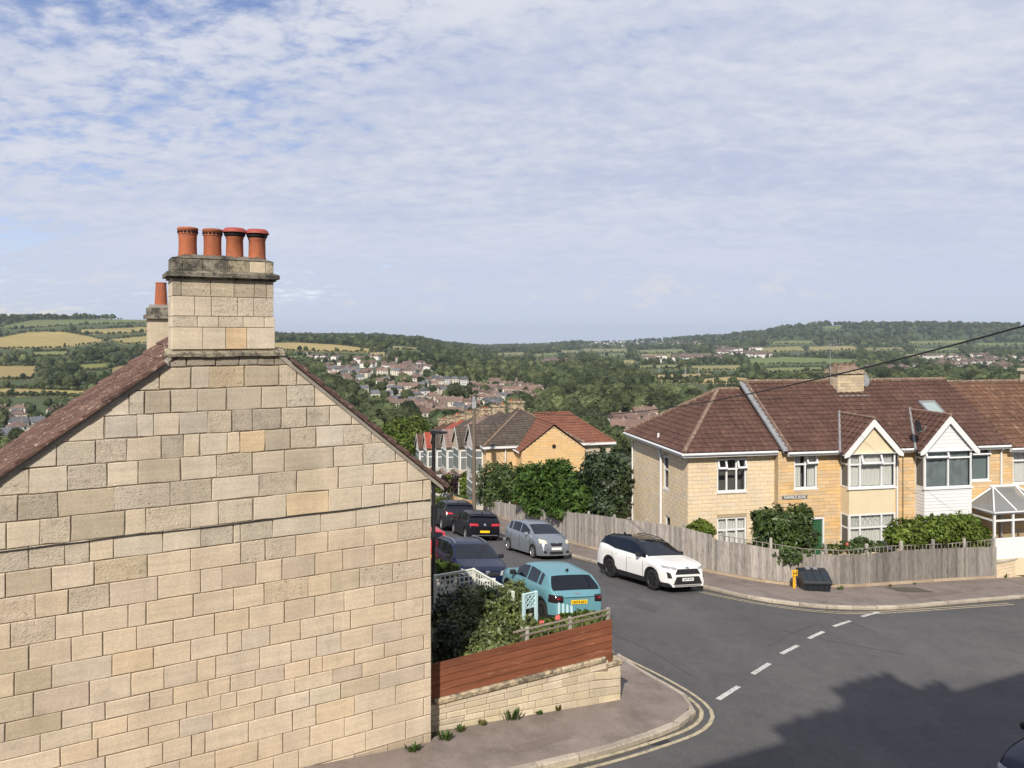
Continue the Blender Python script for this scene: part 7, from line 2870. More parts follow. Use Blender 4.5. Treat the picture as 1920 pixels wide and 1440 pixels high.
    for z0, z1 in ((2.9, 4.6), (.3, 2.0)):
        mb = MB()
        w_ = by1 - by0
        mb.box(0.1, w_ - .1, -.03, .02, z0, z1, 0, X=XB)
        wf = mb.obj('window', M['upvc'], hs)
        for k in range(3):
            for (za, zb_) in ((z0 + .08, z0 + .62 * (z1 - z0)), (z0 + .68 * (z1 - z0), z1 - .08)):
                mb = MB()
                x0, x1 = .18 + (w_ - .36) * k / 3 + .04, .18 + (w_ - .36) * (k + 1) / 3 - .04
                mb.box(x0, x1, -.045, -.032, za, zb_, X=XB)
                mb.obj('pane', M['row_glass'], wf)
        mb = MB()
        mb.box(-bp + .06, -.06, by0 - .03, by0 + .02, z0, z1)
        wf = mb.obj('window', M['upvc'], hs)
        mb = MB()
        mb.box(-bp + .14, -.14, by0 - .045, by0 - .032, z0 + .08, z0 + .62 * (z1 - z0))
        mb.box(-bp + .14, -.14, by0 - .046, by0 - .033, z0 + .68 * (z1 - z0), z1 - .08)
        mb.obj('pane', M['row_glass'], wf)
    mb = MB()
    mb.prism([Vector((-bp - .25, by0 - .2, 2.45)), Vector((0, by0 - .2, 2.45)), Vector((0, by0 - .2, 2.95))], (0, by1 - by0 + .4, 0))
    if i:
        mb.obj('bay_hood', M[rm], hs)
    else:
        mb = MB()
        mb.tube([(1.5, -.08, EZ - .1), (1.5, -.08, -2)], .05, 8)
        mb.obj('downpipe', M['upvc'], hs)

# ---- the house with new orange tiles, gable towards the camera
oh = thing('gabled_house', 'sandy block house with new orange tiled roof and gable behind the garden trees', 'house', X=rowframe(0, 0))
gx0, gx1, gy = 2.35, 7.40, -1.6
gxm = (gx0 + gx1) / 2
gez, gaz = 4.80, 6.72
mb = MB()
mb.prism([Vector((gx0, gy, -2.5)), Vector((gx1, gy, -2.5)), Vector((gx1, gy, gez)), Vector((gxm, gy, gaz - .12)), Vector((gx0, gy, gez))], (0, 3.5, 0))
ow = mb.obj('wall', M['joint'], oh)
mb = MB()
XG = Matrix.Translation((0, gy, 0))
hole = (gxm - .05, gxm + .60, 2.85, 3.75)
rows_blocks(mb, gx0, gx1, -1.0, gez, [hole], XG, .20, .55, tone=(.94, 1.06))
nr_ = 9
for r in range(nr_):
    z0, z1 = gez + (gaz - .15 - gez) * r / nr_, gez + (gaz - .15 - gez) * (r + 1) / nr_
    f = 1 - (r + 1) / nr_
    if f > .04:
        rows_blocks(mb, gxm - (gxm - gx0) * f, gxm + (gx1 - gxm) * f, z0, z1, [], XG, .3, .55, tone=(.94, 1.06))
X_gl = Matrix(((0, 1, 0, gx0), (-1, 0, 0, 0.0), (0, 0, 1, 0), (0, 0, 0, 1)))
rows_blocks(mb, 0, -gy, -1.0, gez, [], X_gl, .20, .55)
stuff(mb.obj('stone_courses', mk('sandy_block', (.66, .45, .225), .9, .06, 1, tint=True), ow))
mb = MB()
mb.box(hole[0], hole[1], gy - .02, gy + .03, hole[2], hole[3])
wf = mb.obj('window', M['black'], oh)
mb = MB()
mb.box(hole[0] + .06, hole[1] - .06, gy - .03, gy - .021, hole[2] + .06, hole[3] - .06)
mb.obj('pane', M['carglass'], wf)
mb = MB()
mb.box(gxm - .12, gxm + .12, gy - .10, gy - .01, gez + .15, gez + .38)
mb.obj('alarm_box', M['plastic'], oh)
mb = MB()
sg2 = math.hypot(gxm - gx0 + .25, gaz - gez + .1)
tiled(mb, (gx0 - .25, gy - .15, gez - .1), (0, 1, 0), Vector((gxm - gx0 + .25, 0, gaz - gez + .1)), [(0, 0), (3.2, 0), (5.2, sg2), (0, sg2)], .32, .16, .025, .035, tone=(.9, 1.08))
tiled(mb, (gx1 + .25, gy - .15, gez - .1), (0, 1, 0), Vector((-(gx1 + .25 - gxm), 0, gaz - gez + .1)), [(0, 0), (1.2, 0), (5.6, sg2), (0, sg2)], .32, .16, .025, .035, tone=(.9, 1.08))
# cross wing with the slope towards the camera
wx0, wx1, wy, wrz = gxm, 10.6, .9, 7.0
wd = 3.1
sw_ = math.hypot(wd, wrz - gez)
tiled(mb, (wx0, wy - .3, gez), (1, 0, 0), Vector((0, wd, wrz - gez)), [(0, 0), (wx1 - wx0 + .3, 0), (wx1 - wx0 - 2.6, sw_), (0, sw_)], .32, .16, .025, .035, tone=(.9, 1.08))
tiled(mb, (wx1 + .3, wy - .3, gez), (0, 1, 0), Vector((-2.9, 0, wrz - gez)), [(0, 0), (2 * wd, 0), (wd, math.hypot(2.9, wrz - gez))], .32, .16, .025, .035, tone=(.9, 1.08))
ro = stuff(mb.obj('roof', M['rooftile_n'], oh))
mb = MB()
ridge_line(mb, (gxm, gy - .15, gaz + .04), (gxm, gy + 5, gaz + .04), .09, .45)
ridge_line(mb, (wx0, wy - .3 + wd, wrz + .04), (wx1 - 2.6, wy - .3 + wd, wrz + .04), .09, .45)
ridge_line(mb, (wx1 + .3, wy - .3, gez + .04), (wx1 - 2.6, wy - .3 + wd, wrz + .04), .09, .45)
stuff(mb.obj('ridge_tiles', M['rooftile_n'], ro))
mb = MB()
mb.box(gx1 - .1, wx1, wy, wy + 2 * wd - .6, -2.5, gez)
mb.obj('wing_wall', M['terr_cream'], oh)
mb = MB()
mb.box(gx1 + .2, wx1 + .35, wy - .36, wy - .30, gez - .12, gez + .06)
mb.tube([(gx0 - .28, gy - .1, gez - .1), (gx0 - .28, gy + 1.4, gez - .1)], .06, 6)
mb.obj('gutter', M['upvc'], oh)

# ---- low boundary walls and fences in front of the row
bf = thing('boarded_fence', 'short pale and orange boarded fence at the foot of the telegraph pole', 'fence', loc=(plx - 1.8, ply + 2, gz(plx - 1.8, ply + 2)))
for k in range(12):
    px = 850 + k * 3.4
    Yb = 58.0
    mb = MB()
    p0 = P(px, 930 + k * .9, Yb)
    mb.box(p0.x, p0.x + .12, Yb, Yb + .03, p0.z - 1.2, p0.z)
    mb.obj('fence_board', M['palewood'] if k not in (0, 11) else M['newwood'], bf, world=True)
for k in range(6):
    px = 882 + k * 2.4 - 9
    Yb = 55.0
    p0 = P(px + 2, 939, Yb)
    mb = MB()
    mb.box(p0.x, p0.x + .09, Yb, Yb + .03, p0.z - 1.3, p0.z)
    mb.obj('fence_board', M['newwood'], bf, world=True)
# ------------------------------------------------------------------ plants
def leaf_mesh(name, blobs, n, size, seed, elong=1.8, shell=0.55, up=0.3, tone=(0.55, 1.35), flat=0.0, sprays=0):
    """leaf-sized diamonds spread through a group of lumpy ellipsoids; blobs: (cx,cy,cz,rx,ry,rz)"""
    g = np.random.default_rng(seed)
    vol = np.array([b[3] * b[4] * b[5] for b in blobs]) ** 0.67
    which = g.choice(len(blobs), size=n, p=vol / vol.sum())
    B = np.array(blobs)[which]
    d = g.normal(size=(n, 3))
    d /= np.linalg.norm(d, axis=1, keepdims=True)
    r = shell + (1.08 - shell) * g.random(n) ** 0.6
    # uneven outline
    ph = g.random((6, 3)) * 6.28
    fr = g.normal(size=(6, 3)) * 3.2
    lump = sum(np.sin(d @ fr[k] + which * 1.7 + ph[k, 0]) for k in range(6)) / 6
    r = r * (1 + 0.30 * lump)
    # loose shoots that break the outline
    if sprays:
        sd = g.normal(size=(sprays, 3))
        sd[:, 2] = np.abs(sd[:, 2]) * .9 + .1
        sd /= np.linalg.norm(sd, axis=1, keepdims=True)
        ns_ = int(n * .16)
        k_ = g.integers(0, sprays, ns_)
        u_ = g.random(ns_)
        d[:ns_] = sd[k_] + g.normal(size=(ns_, 3)) * .05
        r[:ns_] = .9 + .45 * u_ * (0.5 + 0.5 * ((k_ * 37) % 10) / 10)
    c = B[:, :3] + d * B[:, 3:6] * r[:, None]
    nrm = d * (1 - flat) + np.array([0, 0, 1.0]) * (up + flat) + g.normal(size=(n, 3)) * 0.55
    nrm /= np.linalg.norm(nrm, axis=1, keepdims=True)
    t = np.cross(nrm, g.normal(size=(n, 3)))
    t /= np.linalg.norm(t, axis=1, keepdims=True) + 1e-9
    b = np.cross(nrm, t)
    s = size * g.uniform(0.4, 1.55, n)[:, None]
    v = np.stack([c - t * s * elong * .5, c + b * s * .5 + nrm * s * .12, c + t * s * elong * .5, c - b * s * .5 + nrm * s * .12], 1).reshape(-1, 3)
    f = np.arange(n * 4).reshape(n, 4)
    me = fast_mesh(name, v, f)
    a = me.attributes.new('tint', 'FLOAT_COLOR', 'FACE')
    tt = g.uniform(tone[0], tone[1], n) * (0.8 + 0.25 * lump)
    arr = np.ones((len(me.polygons), 4), dtype=np.float32)
    m_ = min(n, len(me.polygons))
    arr[:m_, :3] = np.clip(tt[:m_], .3, 1.8)[:, None]
    a.data.foreach_set('color', arr.ravel())
    return me


def plant(name, label, cat, base, blobs, n, size, mat, seed, stems=5, core=True, group=None, **kw):
    kw.setdefault('sprays', 26)
    base = Vector(base)
    t = thing(name, label, cat, loc=base, group=group)
    bl = [(b[0] - base.x, b[1] - base.y, b[2] - base.z, b[3], b[4], b[5]) for b in blobs]
    crown = link_mesh('crown', leaf_mesh(name, bl, n, size, seed, **kw), [mat], t)
    if core:
        mb = MB()
        for b in bl:
            m_ = MB()
            prof = [(.02, -1), (.6, -.75), (.85, -.35), (.9, .1), (.7, .6), (.35, .88), (.02, 1)]
            m_.lathe(prof, 10, (0, 0, 0))
            mb.add([(b[0] + v[0] * b[3] * .62, b[1] + v[1] * b[4] * .62, b[2] + v[2] * b[5] * .62) for v in m_.v], m_.f)
        stuff(mb.obj('inner_growth', mat, crown))
    mb = MB()
    rs_ = random.Random(seed)
    for k in range(stems):
        b = bl[k % len(bl)]
        p0 = Vector((rs_.uniform(-.12, .12), rs_.uniform(-.12, .12), -.05))
        p2 = Vector((b[0] + rs_.uniform(-.4, .4) * b[3], b[1] + rs_.uniform(-.4, .4) * b[4], b[2] + rs_.uniform(0, .7) * b[5]))
        p1 = p0.lerp(p2, .5) + Vector((rs_.uniform(-.1, .1), rs_.uniform(-.1, .1), .1))
        mb.tube([p0, p1, p2], [.045, .03, .012], 6)
    mb.obj('trunk', M['bark'], t)
    return t


def pb(px, py, Y, rpx, rpy, ry=None):
    """blob from its place in the photograph: centre pixel, depth, radii in pixels"""
    c = P(px, py, Y)
    k = Y / F
    return (c.x, c.y, c.z, rpx * k, ry if ry else rpx * k, rpy * k)


def gp3(x, y):
    return (x, y, gz(x, y))


def FD(px, d=1.0):
    """depth just behind the grey fence at a pixel column"""
    ks = sorted((CX + F * p.x / p.y, p.y) for p in FBs)
    return float(np.interp(px, [k[0] for k in ks], [k[1] for k in ks])) + d


def pbf(px, py, d, rpx, rpy):
    return pb(px, py, FD(px, d), rpx, rpy)


def bx(px, d):
    y = FD(px, d)
    return gp3((px - CX) / F * y, y)


# glossy bush in the corner garden
plant('garden_bush', 'large glossy green bush spilling over the brown plank fence', 'bush', gp3(-.75, 17.9),
      [pb(885, 1160, 18.2, 58, 56), pb(942, 1158, 18.4, 50, 50), pb(862, 1190, 17.4, 42, 42), pb(905, 1195, 17.2, 58, 36), pb(970, 1175, 18.0, 36, 40), pb(968, 1118, 18.7, 24, 26), pb(915, 1215, 16.6, 60, 26)],
      22000, 0.050, M['lf_bush'], 11, stems=7)
plant('shrub', 'dark shaded shrub in the nook between the stone house and the glossy bush', 'bush', gp3(-1.75, 16.6), [pb(832, 1165, 17.6, 22, 34), pb(838, 1215, 16.4, 26, 46), pb(852, 1140, 18.2, 36, 22)], 4500, 0.055, M['lf_dark'], 12)
plant('rose_bush', 'straggly rose foliage along the rail of the plank fence', 'bush', gp3(1.2, 17.0), [pb(1028, 1178, 16.6, 26, 13), pb(1065, 1167, 17.0, 28, 11), pb(1100, 1161, 17.3, 30, 9), pb(1010, 1192, 16.3, 24, 14), pb(1130, 1156, 17.5, 14, 7)], 3800, 0.05, M['lf_light'], 13, core=False)
plant('hedge', 'small clipped green hedge between the stone house and the navy car', 'hedge', gp3(-2.4, 23.2), [pb(820, 1066, 23.3, 20, 14), pb(842, 1068, 23.3, 18, 12), pb(805, 1072, 23.2, 18, 14)], 3000, 0.05, M['lf_light'], 14)
# garden trees behind the grey fence
plant('conifer', 'spreading bright green feathery conifer over the grey fence', 'tree', bx(1040, 2.2),
      [pbf(1035, 905, 2.6, 46, 36), pbf(1000, 925, 2, 36, 32), pbf(1075, 930, 2, 40, 28), pbf(1020, 945, 1.5, 42, 22), pbf(1090, 945, 1.6, 30, 18), pbf(1045, 880, 3, 24, 18), pbf(990, 900, 3, 24, 26), pbf(1060, 955, 1.2, 40, 16)], 13000, 0.12, M['lf_conifer'], 15, elong=2.6, flat=.55, up=.2)
plant('tree', 'olive green shrubby tree against the telegraph pole and grey fence', 'tree', bx(930, 2.0),
      [pbf(925, 905, 2.0, 34, 34), pbf(950, 895, 2.4, 26, 24), pbf(905, 890, 2.6, 18, 26), pbf(930, 930, 1.5, 38, 20), pbf(965, 915, 1.8, 20, 24)], 8000, 0.10, M['lf_fruit'], 16)
plant('tree', 'dark speckled evergreen tree between the conifer and the end house', 'tree', bx(1140, 4.0),
      [pbf(1130, 880, 4, 36, 34), pbf(1150, 915, 4, 34, 40), pbf(1110, 900, 4, 26, 30), pbf(1140, 950, 3, 40, 26), pbf(1172, 900, 4.5, 20, 28)], 9500, 0.12, M['lf_dark'], 17, tone=(.5, 2.0))
plant('shrub', 'leafy fruit shrub in front of the end house leaning over the fence', 'bush', bx(1475, 0.9),
      [pbf(1470, 990, 1.2, 44, 38), pbf(1495, 1010, 1.0, 34, 32), pbf(1445, 1005, 1.2, 32, 34), pbf(1480, 1035, 0.5, 34, 16), pbf(1430, 975, 1.4, 20, 22), pbf(1505, 965, 1.3, 18, 18)], 7500, 0.085, M['lf_fruit'], 18, elong=2.4)
plant('hedge', 'bright yellow green hedge below the white boarded bay', 'hedge', bx(1750, 1.2),
      [pbf(1700, 1002, 1.0, 30, 26), pbf(1745, 998, 1.1, 34, 26), pbf(1790, 995, 1.2, 34, 28), pbf(1830, 1005, 1.2, 24, 20), pbf(1680, 1010, 1.0, 20, 18), pbf(1815, 985, 1.4, 20, 18)], 9000, 0.085, M['lf_hedge'], 19)
plant('shrub', 'small yellowish shrub behind the fence below the pale block wall', 'bush', bx(1313, 0.9),
      [pbf(1313, 986, 1.0, 20, 12), pbf(1300, 990, 0.9, 14, 10), pbf(1328, 994, 0.9, 14, 10)], 1600, 0.075, M['lf_hedge'], 20)
plant('flower_bed', 'low mixed border plants under the cream bay window', 'plants', bx(1600, 0.9),
      [pbf(1560, 1030, 0.8, 20, 8), pbf(1600, 1026, 0.9, 26, 10), pbf(1640, 1024, 0.9, 20, 9), pbf(1615, 1016, 1.0, 14, 9)], 2200, 0.06, M['lf_fruit'], 21, core=False)
plant('hedge', 'lime green hedge further down the side street', 'hedge', gp3(-6.2, 66), [pb(824, 910, 66, 14, 14), pb(842, 908, 66.4, 12, 16), pb(872, 912, 63, 10, 22)], 2600, .14, M['lf_hedge'], 22)
plant('shrub', 'dark purple shrub beside the lime green hedge', 'bush', gp3(-4.9, 64), [pb(858, 908, 64, 12, 18), pb(832, 905, 65.4, 7, 12)], 1500, .14, M['lf_purple'], 23)
plant('shrub', 'pale green shrub at the kerb behind the dark grey car', 'bush', gp3(-5.6, 60), [pb(828, 942, 60, 12, 9), pb(868, 940, 60, 16, 12)], 1400, .10, M['lf_light'], 24)
plant('tree', 'round light green tree rising behind the stone gable roof', 'tree', (P(762, 850, 92).x, 92, EYE - float(land_h(np.array(-13.), np.array(92.)))), [pb(745, 812, 92, 26, 24), pb(775, 806, 93, 28, 24), pb(790, 822, 92, 18, 18), pb(728, 820, 93, 18, 18), pb(762, 832, 91, 40, 20)], 6500, .20, M['lf_light'], 25)
# roses
for px, py, Y in ((1588, 1020, FD(1588, .8)), (1590, 1026, FD(1590, .8)), (1016, 1168, 16.5), (1046, 1158, 16.7)):
    c = P(px, py, Y)
    mb = MB()
    for k in range(14):
        a = random.random() * 6.28
        e = random.uniform(-.6, 1.0)
        dirv = Vector((math.cos(a) * math.cos(e), math.sin(a) * math.cos(e), math.sin(e)))
        o_ = c + dirv * .05
        u = dirv.orthogonal().normalized() * .05
        w = dirv.cross(u).normalized() * .05
        mb.quad(o_ - u, o_ - w, o_ + u, o_ + w)
    mb.tube([c - Vector((0, 0, .6)), c], .008, 4)
    tag(mb.obj('rose', M['flower']), 'pink rose bloom in the border under the cream bay' if px > 1500 else 'pink rose bloom on the rail of the plank fence', 'flower',
        'roses by the bay' if px > 1500 else 'roses by the plank fence')
# ---- weeds along the wall foot
weeds = [(835, 1388, .30, 'tuft of green weed at the shaded end of the low stone wall'), (862, 1372, .22, 'sprawling weed near the shaded end of the low stone wall'), (905, 1360, .18, 'dry weed at the foot of the low stone wall beside the tall weed'),
         (958, 1350, .42, 'tallest weed growing up the low stone wall'), (1010, 1340, .16, 'small green weed at the middle of the low stone wall'), (1045, 1332, .22, 'brown dry weed patch towards the stepped end of the low stone wall'),
         (765, 1425, .38, 'green fern like weed at the foot of the stone house corner'), (1563, 1093, .55, 'climbing weed beside the black grit bin'), (1575, 1106, .30, 'low weed spreading on the pavement beside the grit bin'),
         (1512, 1106, .30, 'leafy weed between the hydrant post and the grit bin'), (1668, 1100, .18, 'small weed at the foot of the dark fence boards'), (1715, 1096, .14, 'tiny weed by the access cover at the fence'),
         (1885, 1083, .35, 'weed clump at the fence end below the stone wall'), (1905, 1080, .40, 'leafy weed clump in front of the low stone wall below the porch')]
for k, (px, py, h_, lab) in enumerate(weeds):
    h_ *= .65
    b_ = G(px, py, KL)
    if px < 800:
        s = s_of(px)
        b_ = Vector((XC - DV.x * s + .1, YC - DV.y * s - .15, 0))
        b_.z = gz(b_.x, b_.y) + .02
    n_ = 26
    mb = MB()
    rs_ = random.Random(100 + k)
    for q in range(n_):
        a = rs_.random() * 6.28
        o_ = Vector((math.cos(a), math.sin(a) * .5, 0)) * rs_.uniform(0, h_ * .6)
        tip = o_ + Vector((math.cos(a) * h_ * rs_.uniform(.1, .5), math.sin(a) * h_ * .3, h_ * rs_.uniform(.35, 1.0)))
        mid_ = o_.lerp(tip, .55) + Vector((0, 0, h_ * .10))
        w_ = Vector((-math.sin(a), math.cos(a), 0)) * (.012 + .02 * rs_.random() + h_ * .03)
        mb.add([b_ + o_ - w_ * .4, b_ + o_ + w_ * .4, b_ + mid_ + w_, b_ + tip, b_ + mid_ - w_], [(0, 1, 2, 4), (4, 2, 3)], 0, rs_.uniform(.7, 1.3))
    tag(mb.obj('weed', M['lf_dry'] if k in (2, 5, 10) else M['lf_fruit']), lab, 'weed', 'weeds along the pavements')
#print('FENCE', [(round(p.x, 1), round(p.y, 1)) for p in FB])
# ------------------------------------------------------------------ houses across the valley
M['far_wall'] = mk('valley_house_stone', (0.60, 0.54, 0.45), 0.9, 0.08, .3, objrand=.16)
M['far_wall_w'] = mk('valley_house_white', (0.62, 0.60, 0.57), 0.9, 0.06, .3, objrand=.12)
M['far_roof'] = mk('valley_roof_brown', (0.135, 0.095, 0.08), 0.9, 0.15, .5, objrand=.35)
M['far_roof_r'] = mk('valley_roof_red', (0.165, 0.108, 0.088), 0.9, 0.15, .5, objrand=.25)
M['far_roof_g'] = mk('valley_roof_slate', (0.10, 0.105, 0.115), 0.9, 0.15, .5, objrand=.3)
M['far_stack'] = mk('valley_chimney', (0.30, 0.25, 0.19), 0.9, 0.2, .5)
M['far_glass'] = mk('valley_window', (0.04, 0.045, 0.05), 0.2, 0, noisy=False)


def far_house_meshes(w, d, h, rh, hip, seed):
    """wall shell with window reveals, roof, chimney"""
    a = MB()
    a.box(-w / 2, w / 2, -d / 2, d / 2, -6, h)
    for fy, s in ((-d / 2, -1), (d / 2, 1)):
        for k in range(2 if w < 7 else 3):
            x = -w / 2 + w * (k + .5) / (2 if w < 7 else 3)
            for z in (.9, 3.5):
                a.box(x - .62, x + .62, fy - .04, fy + .04, z - .08, z + 1.38, 1)
                a.box(x - .52, x + .52, fy - .07, fy + .07, z, z + 1.3, 2)
    for fx in (-w / 2, w / 2):
        for z in (.9, 3.5):
            a.box(fx - .05, fx + .05, -.45, .45, z, z + 1.2, 2)
    r = MB()
    o = .35
    lo = [(-w / 2 - o, -d / 2 - o, h), (w / 2 + o, -d / 2 - o, h), (w / 2 + o, d / 2 + o, h), (-w / 2 - o, d / 2 + o, h)]
    q = (w / 2 - d / 2 if hip else w / 2 + .2)
    q = max(q, .3)
    hi = [(-q, 0, h + rh), (q, 0, h + rh)]
    r.add(lo + hi, [(0, 1, 5, 4), (2, 3, 4, 5), (3, 0, 4), (1, 2, 5), (3, 2, 1, 0)])
    c = MB()
    c.box(-.45 + w * .3, .45 + w * .3, -.35, .35, h, h + rh + .7)
    return a.mesh('wall'), r.mesh('roof'), c.mesh('chimney')


FH = []
for k, (w, d, h, rh, hip, rm, wm) in enumerate([(6.2, 8, 5.4, 2.6, False, 'far_roof', 'far_wall'), (6.2, 8, 5.4, 2.6, False, 'far_roof_r', 'far_wall'), (8.5, 8, 5.4, 2.8, True, 'far_roof', 'far_wall'), (8.0, 8, 5.6, 3.0, False, 'far_roof_g', 'far_wall_w'),
                                               (9.5, 7.5, 5.2, 2.6, True, 'far_roof_r', 'far_wall'), (6.2, 8, 5.6, 2.4, False, 'far_roof_g', 'far_wall')]):
    a, r, c = far_house_meshes(w, d, h, rh, hip, k)
    for me_, ms in ((a, [M[wm], M['upvc'], M['far_glass']]), (r, [M[rm]]), (c, [M['far_stack']])):
        for x in ms:
            me_.materials.append(x)
    FH.append((w, a, r, c, (wm, rm)))
CL = [  # polygon of a cluster in the picture, number of rows, houses per row, heading, kinds, label, size
    ([(0, 770), (60, 765), (115, 775), (100, 812), (60, 832), (0, 838)], 16, 2, .5, (2, 3, 4), 'house among trees below the golden fields, seen past the tiled verge', .95),
    ([(570, 668), (640, 662), (800, 690), (800, 705), (700, 712), (590, 700)], 40, 2, -.2, (0, 1, 2, 5, 3), 'upper hillside house of the town below the yellow field', 0.8),
    ([(600, 700), (800, 706), (860, 720), (830, 765), (700, 768), (640, 735)], 46, 2, .15, (0, 2, 3, 5, 1), 'mid slope house of the town above the light green tree', 0.8),
    ([(720, 765), (860, 762), (1000, 742), (1010, 770), (940, 782), (840, 800), (780, 790)], 34, 3, .1, (0, 1, 5, 0), 'lower town house behind the street row roofs', 0.8),
    ([(845, 722), (900, 716), (1010, 738), (990, 752), (860, 745)], 12, 6, .1, (0, 1), 'terraced house in the long rows below the valley wood', 0.8),
    ([(700, 690), (820, 686), (870, 700), (820, 708), (720, 706)], 12, 5, -.1, (0, 1), 'terrace house high on the town hillside', 0.8),
    ([(1125, 792), (1190, 785), (1230, 800), (1200, 835), (1150, 830)], 12, 3, .3, (1, 4), 'red roofed valley house seen between the orange house and the end house', 1.0),
    ([(1235, 762), (1265, 760), (1262, 775), (1240, 775)], 2, 2, .2, (1, 4), 'red roofed house alone among the valley trees', 1.0),
    ([(985, 690), (1050, 672), (1072, 683), (1010, 692)], 14, 3, .2, (0, 3, 1), 'far small house beyond the valley wood', 1.2),
    ([(1340, 655), (1415, 653), (1425, 672), (1345, 676)], 24, 3, .1, (0, 3), 'far village house below the wooded hill', 1.35),
    ([(1715, 668), (1800, 664), (1920, 676), (1930, 702), (1800, 700), (1730, 690)], 40, 2, .2, (0, 2, 3), 'village house among trees at the foot of the wooded hill', 1.2),
    ([(1620, 692), (1720, 690), (1730, 704), (1620, 706)], 10, 2, .2, (2, 3), 'scattered house behind the terrace roof ridge', 1.1),
    ([(1090, 642), (1300, 640), (1320, 650), (1110, 652)], 34, 1, .1, (3, 0), 'tiny pale house on the far ridge', 1.5),
    ([(1205, 672), (1340, 668), (1345, 678), (1210, 682)], 22, 2, .1, (3, 0), 'far house in the valley line of villages', 1.4),
]
spots = []
rh_ = random.Random(5)
for poly, rows_n, per, hd, kinds, lab, sc_ in CL:
    xs_ = [p[0] for p in poly]
    ys_ = [p[1] for p in poly]
    made = 0
    tries = 0
    while made < rows_n and tries < rows_n * 12:
        tries += 1
        px, py = rh_.uniform(min(xs_), max(xs_)), rh_.uniform(min(ys_), max(ys_))
        if not bool(inpoly(np.array(px), np.array(py), poly)):
            continue
        p = L(px, py)
        if p is None:
            continue
        a = hd + rh_.gauss(0, .3) + (math.pi / 2 if rh_.random() < .18 else 0)
        nh_ = max(1, per + rh_.randint(-1, 2)) if per > 1 else 1
        kind = rh_.choice(kinds)
        dirv = Vector((math.cos(a), math.sin(a)))
        for q in range(nh_):
            w = FH[kind][0] * sc_ * (1.0 if kind in (0, 1, 5) else 1.25)
            x, y = p.x + dirv.x * w * q, p.y + dirv.y * w * q
            ok = True
            for s_ in spots:
                if (s_[0] - x) ** 2 + (s_[1] - y) ** 2 < (w * (.8 if s_[7] == (lab, made) else 1.7)) ** 2:
                    ok = False
                    break
            if ok:
                spots.append((x, y, EYE - float(land_h(np.array(x), np.array(y))), a, kind if kind in (0, 1, 5) else rh_.choice(kinds), lab, sc_, (lab, made)))
        made += 1
spots.sort(key=lambda s_: s_[1])
rest = MB()
for k, (x, y, z, a, kind, lab, sc_, _row) in enumerate(spots):
    w, wa, ra, ca, _ = FH[kind]
    X = Matrix.Translation((x, y, z)) @ Matrix.Rotation(a, 4, 'Z') @ Matrix.Scale(sc_, 4)
    if k < 300:
        t = thing('valley_house', lab, 'house', X=X, group='houses across the valley')
        for nm, me_ in (('wall', wa), ('roof', ra), ('chimney', ca)):
            o = bpy.data.objects.new(nm, me_)
            col.objects.link(o)
            o.parent = t
    else:
        for j, me_ in enumerate((wa, ra)):
            vs_ = [X @ v.co for v in me_.vertices]
            fs_ = [tuple(p_.vertices) for p_ in me_.polygons]
            t_ = rh_.uniform(.75, 1.2)
            rest.add(vs_, fs_, j, (t_, t_, t_))
if rest.v:
    o = rest.obj('distant_houses', [M['far_wall_w'], M['far_roof']])
    tag(o, 'scatter of distant houses along the far valley', 'houses', kind='stuff')
HXY = np.array([(s_[0], s_[1]) for s_ in spots])

# ------------------------------------------------------------------ trees across the valley
def tree_mesh(seed, kind):
    g = np.random.default_rng(seed)
    # crown from leaf clumps over a few lobes; unit height about 1
    lobes = []
    nl = 9
    for k in range(nl):
        a = g.random() * 6.28
        r = g.random() ** .5 * (.30 if kind != 'poplar' else .10)
        z = g.uniform(.32, .82)
        lobes.append((r * math.cos(a), r * math.sin(a), z, g.uniform(.16, .26) * (1 if kind != 'poplar' else .5), g.uniform(.16, .26) * (1 if kind != 'poplar' else .5), g.uniform(.14, .22)))
    lobes.append((0, 0, .55, .30 if kind != 'poplar' else .13, .30 if kind != 'poplar' else .13, .36))
    n = 1500
    me = leaf_mesh('tree', lobes, n, .055, seed, elong=1.5, shell=.80, up=.35, tone=(.6, 1.4))
    return me


def solid_crown(seed, poplar=False):
    g = np.random.default_rng(seed)
    bm = bmesh.new()
    bmesh.ops.create_icosphere(bm, subdivisions=3, radius=1.0)
    fr = g.normal(size=(8, 3)) * 3.0
    ph = g.random(8) * 6.28
    fr2 = g.normal(size=(10, 3)) * 7.5
    ph2 = g.random(10) * 6.28
    for v in bm.verts:
        d = np.array(v.co)
        l1 = sum(math.sin(float(d @ fr[k]) + ph[k]) for k in range(8)) / 8
        l2 = sum(abs(math.sin(float(d @ fr2[k]) + ph2[k])) for k in range(10)) / 10 - .6
        s = .88 + .34 * l1 + .5 * l2
        v.co = Vector((d[0] * .42 * s, d[1] * .42 * s, .55 + d[2] * .42 * s)) if not poplar else Vector((d[0] * .17 * s, d[1] * .17 * s, .52 + d[2] * .48 * s))
    vs_ = [tuple(v.co) for v in bm.verts]
    fs_ = [tuple(v.index for v in f.verts) for f in bm.faces]
    bm.free()
    return vs_, fs_


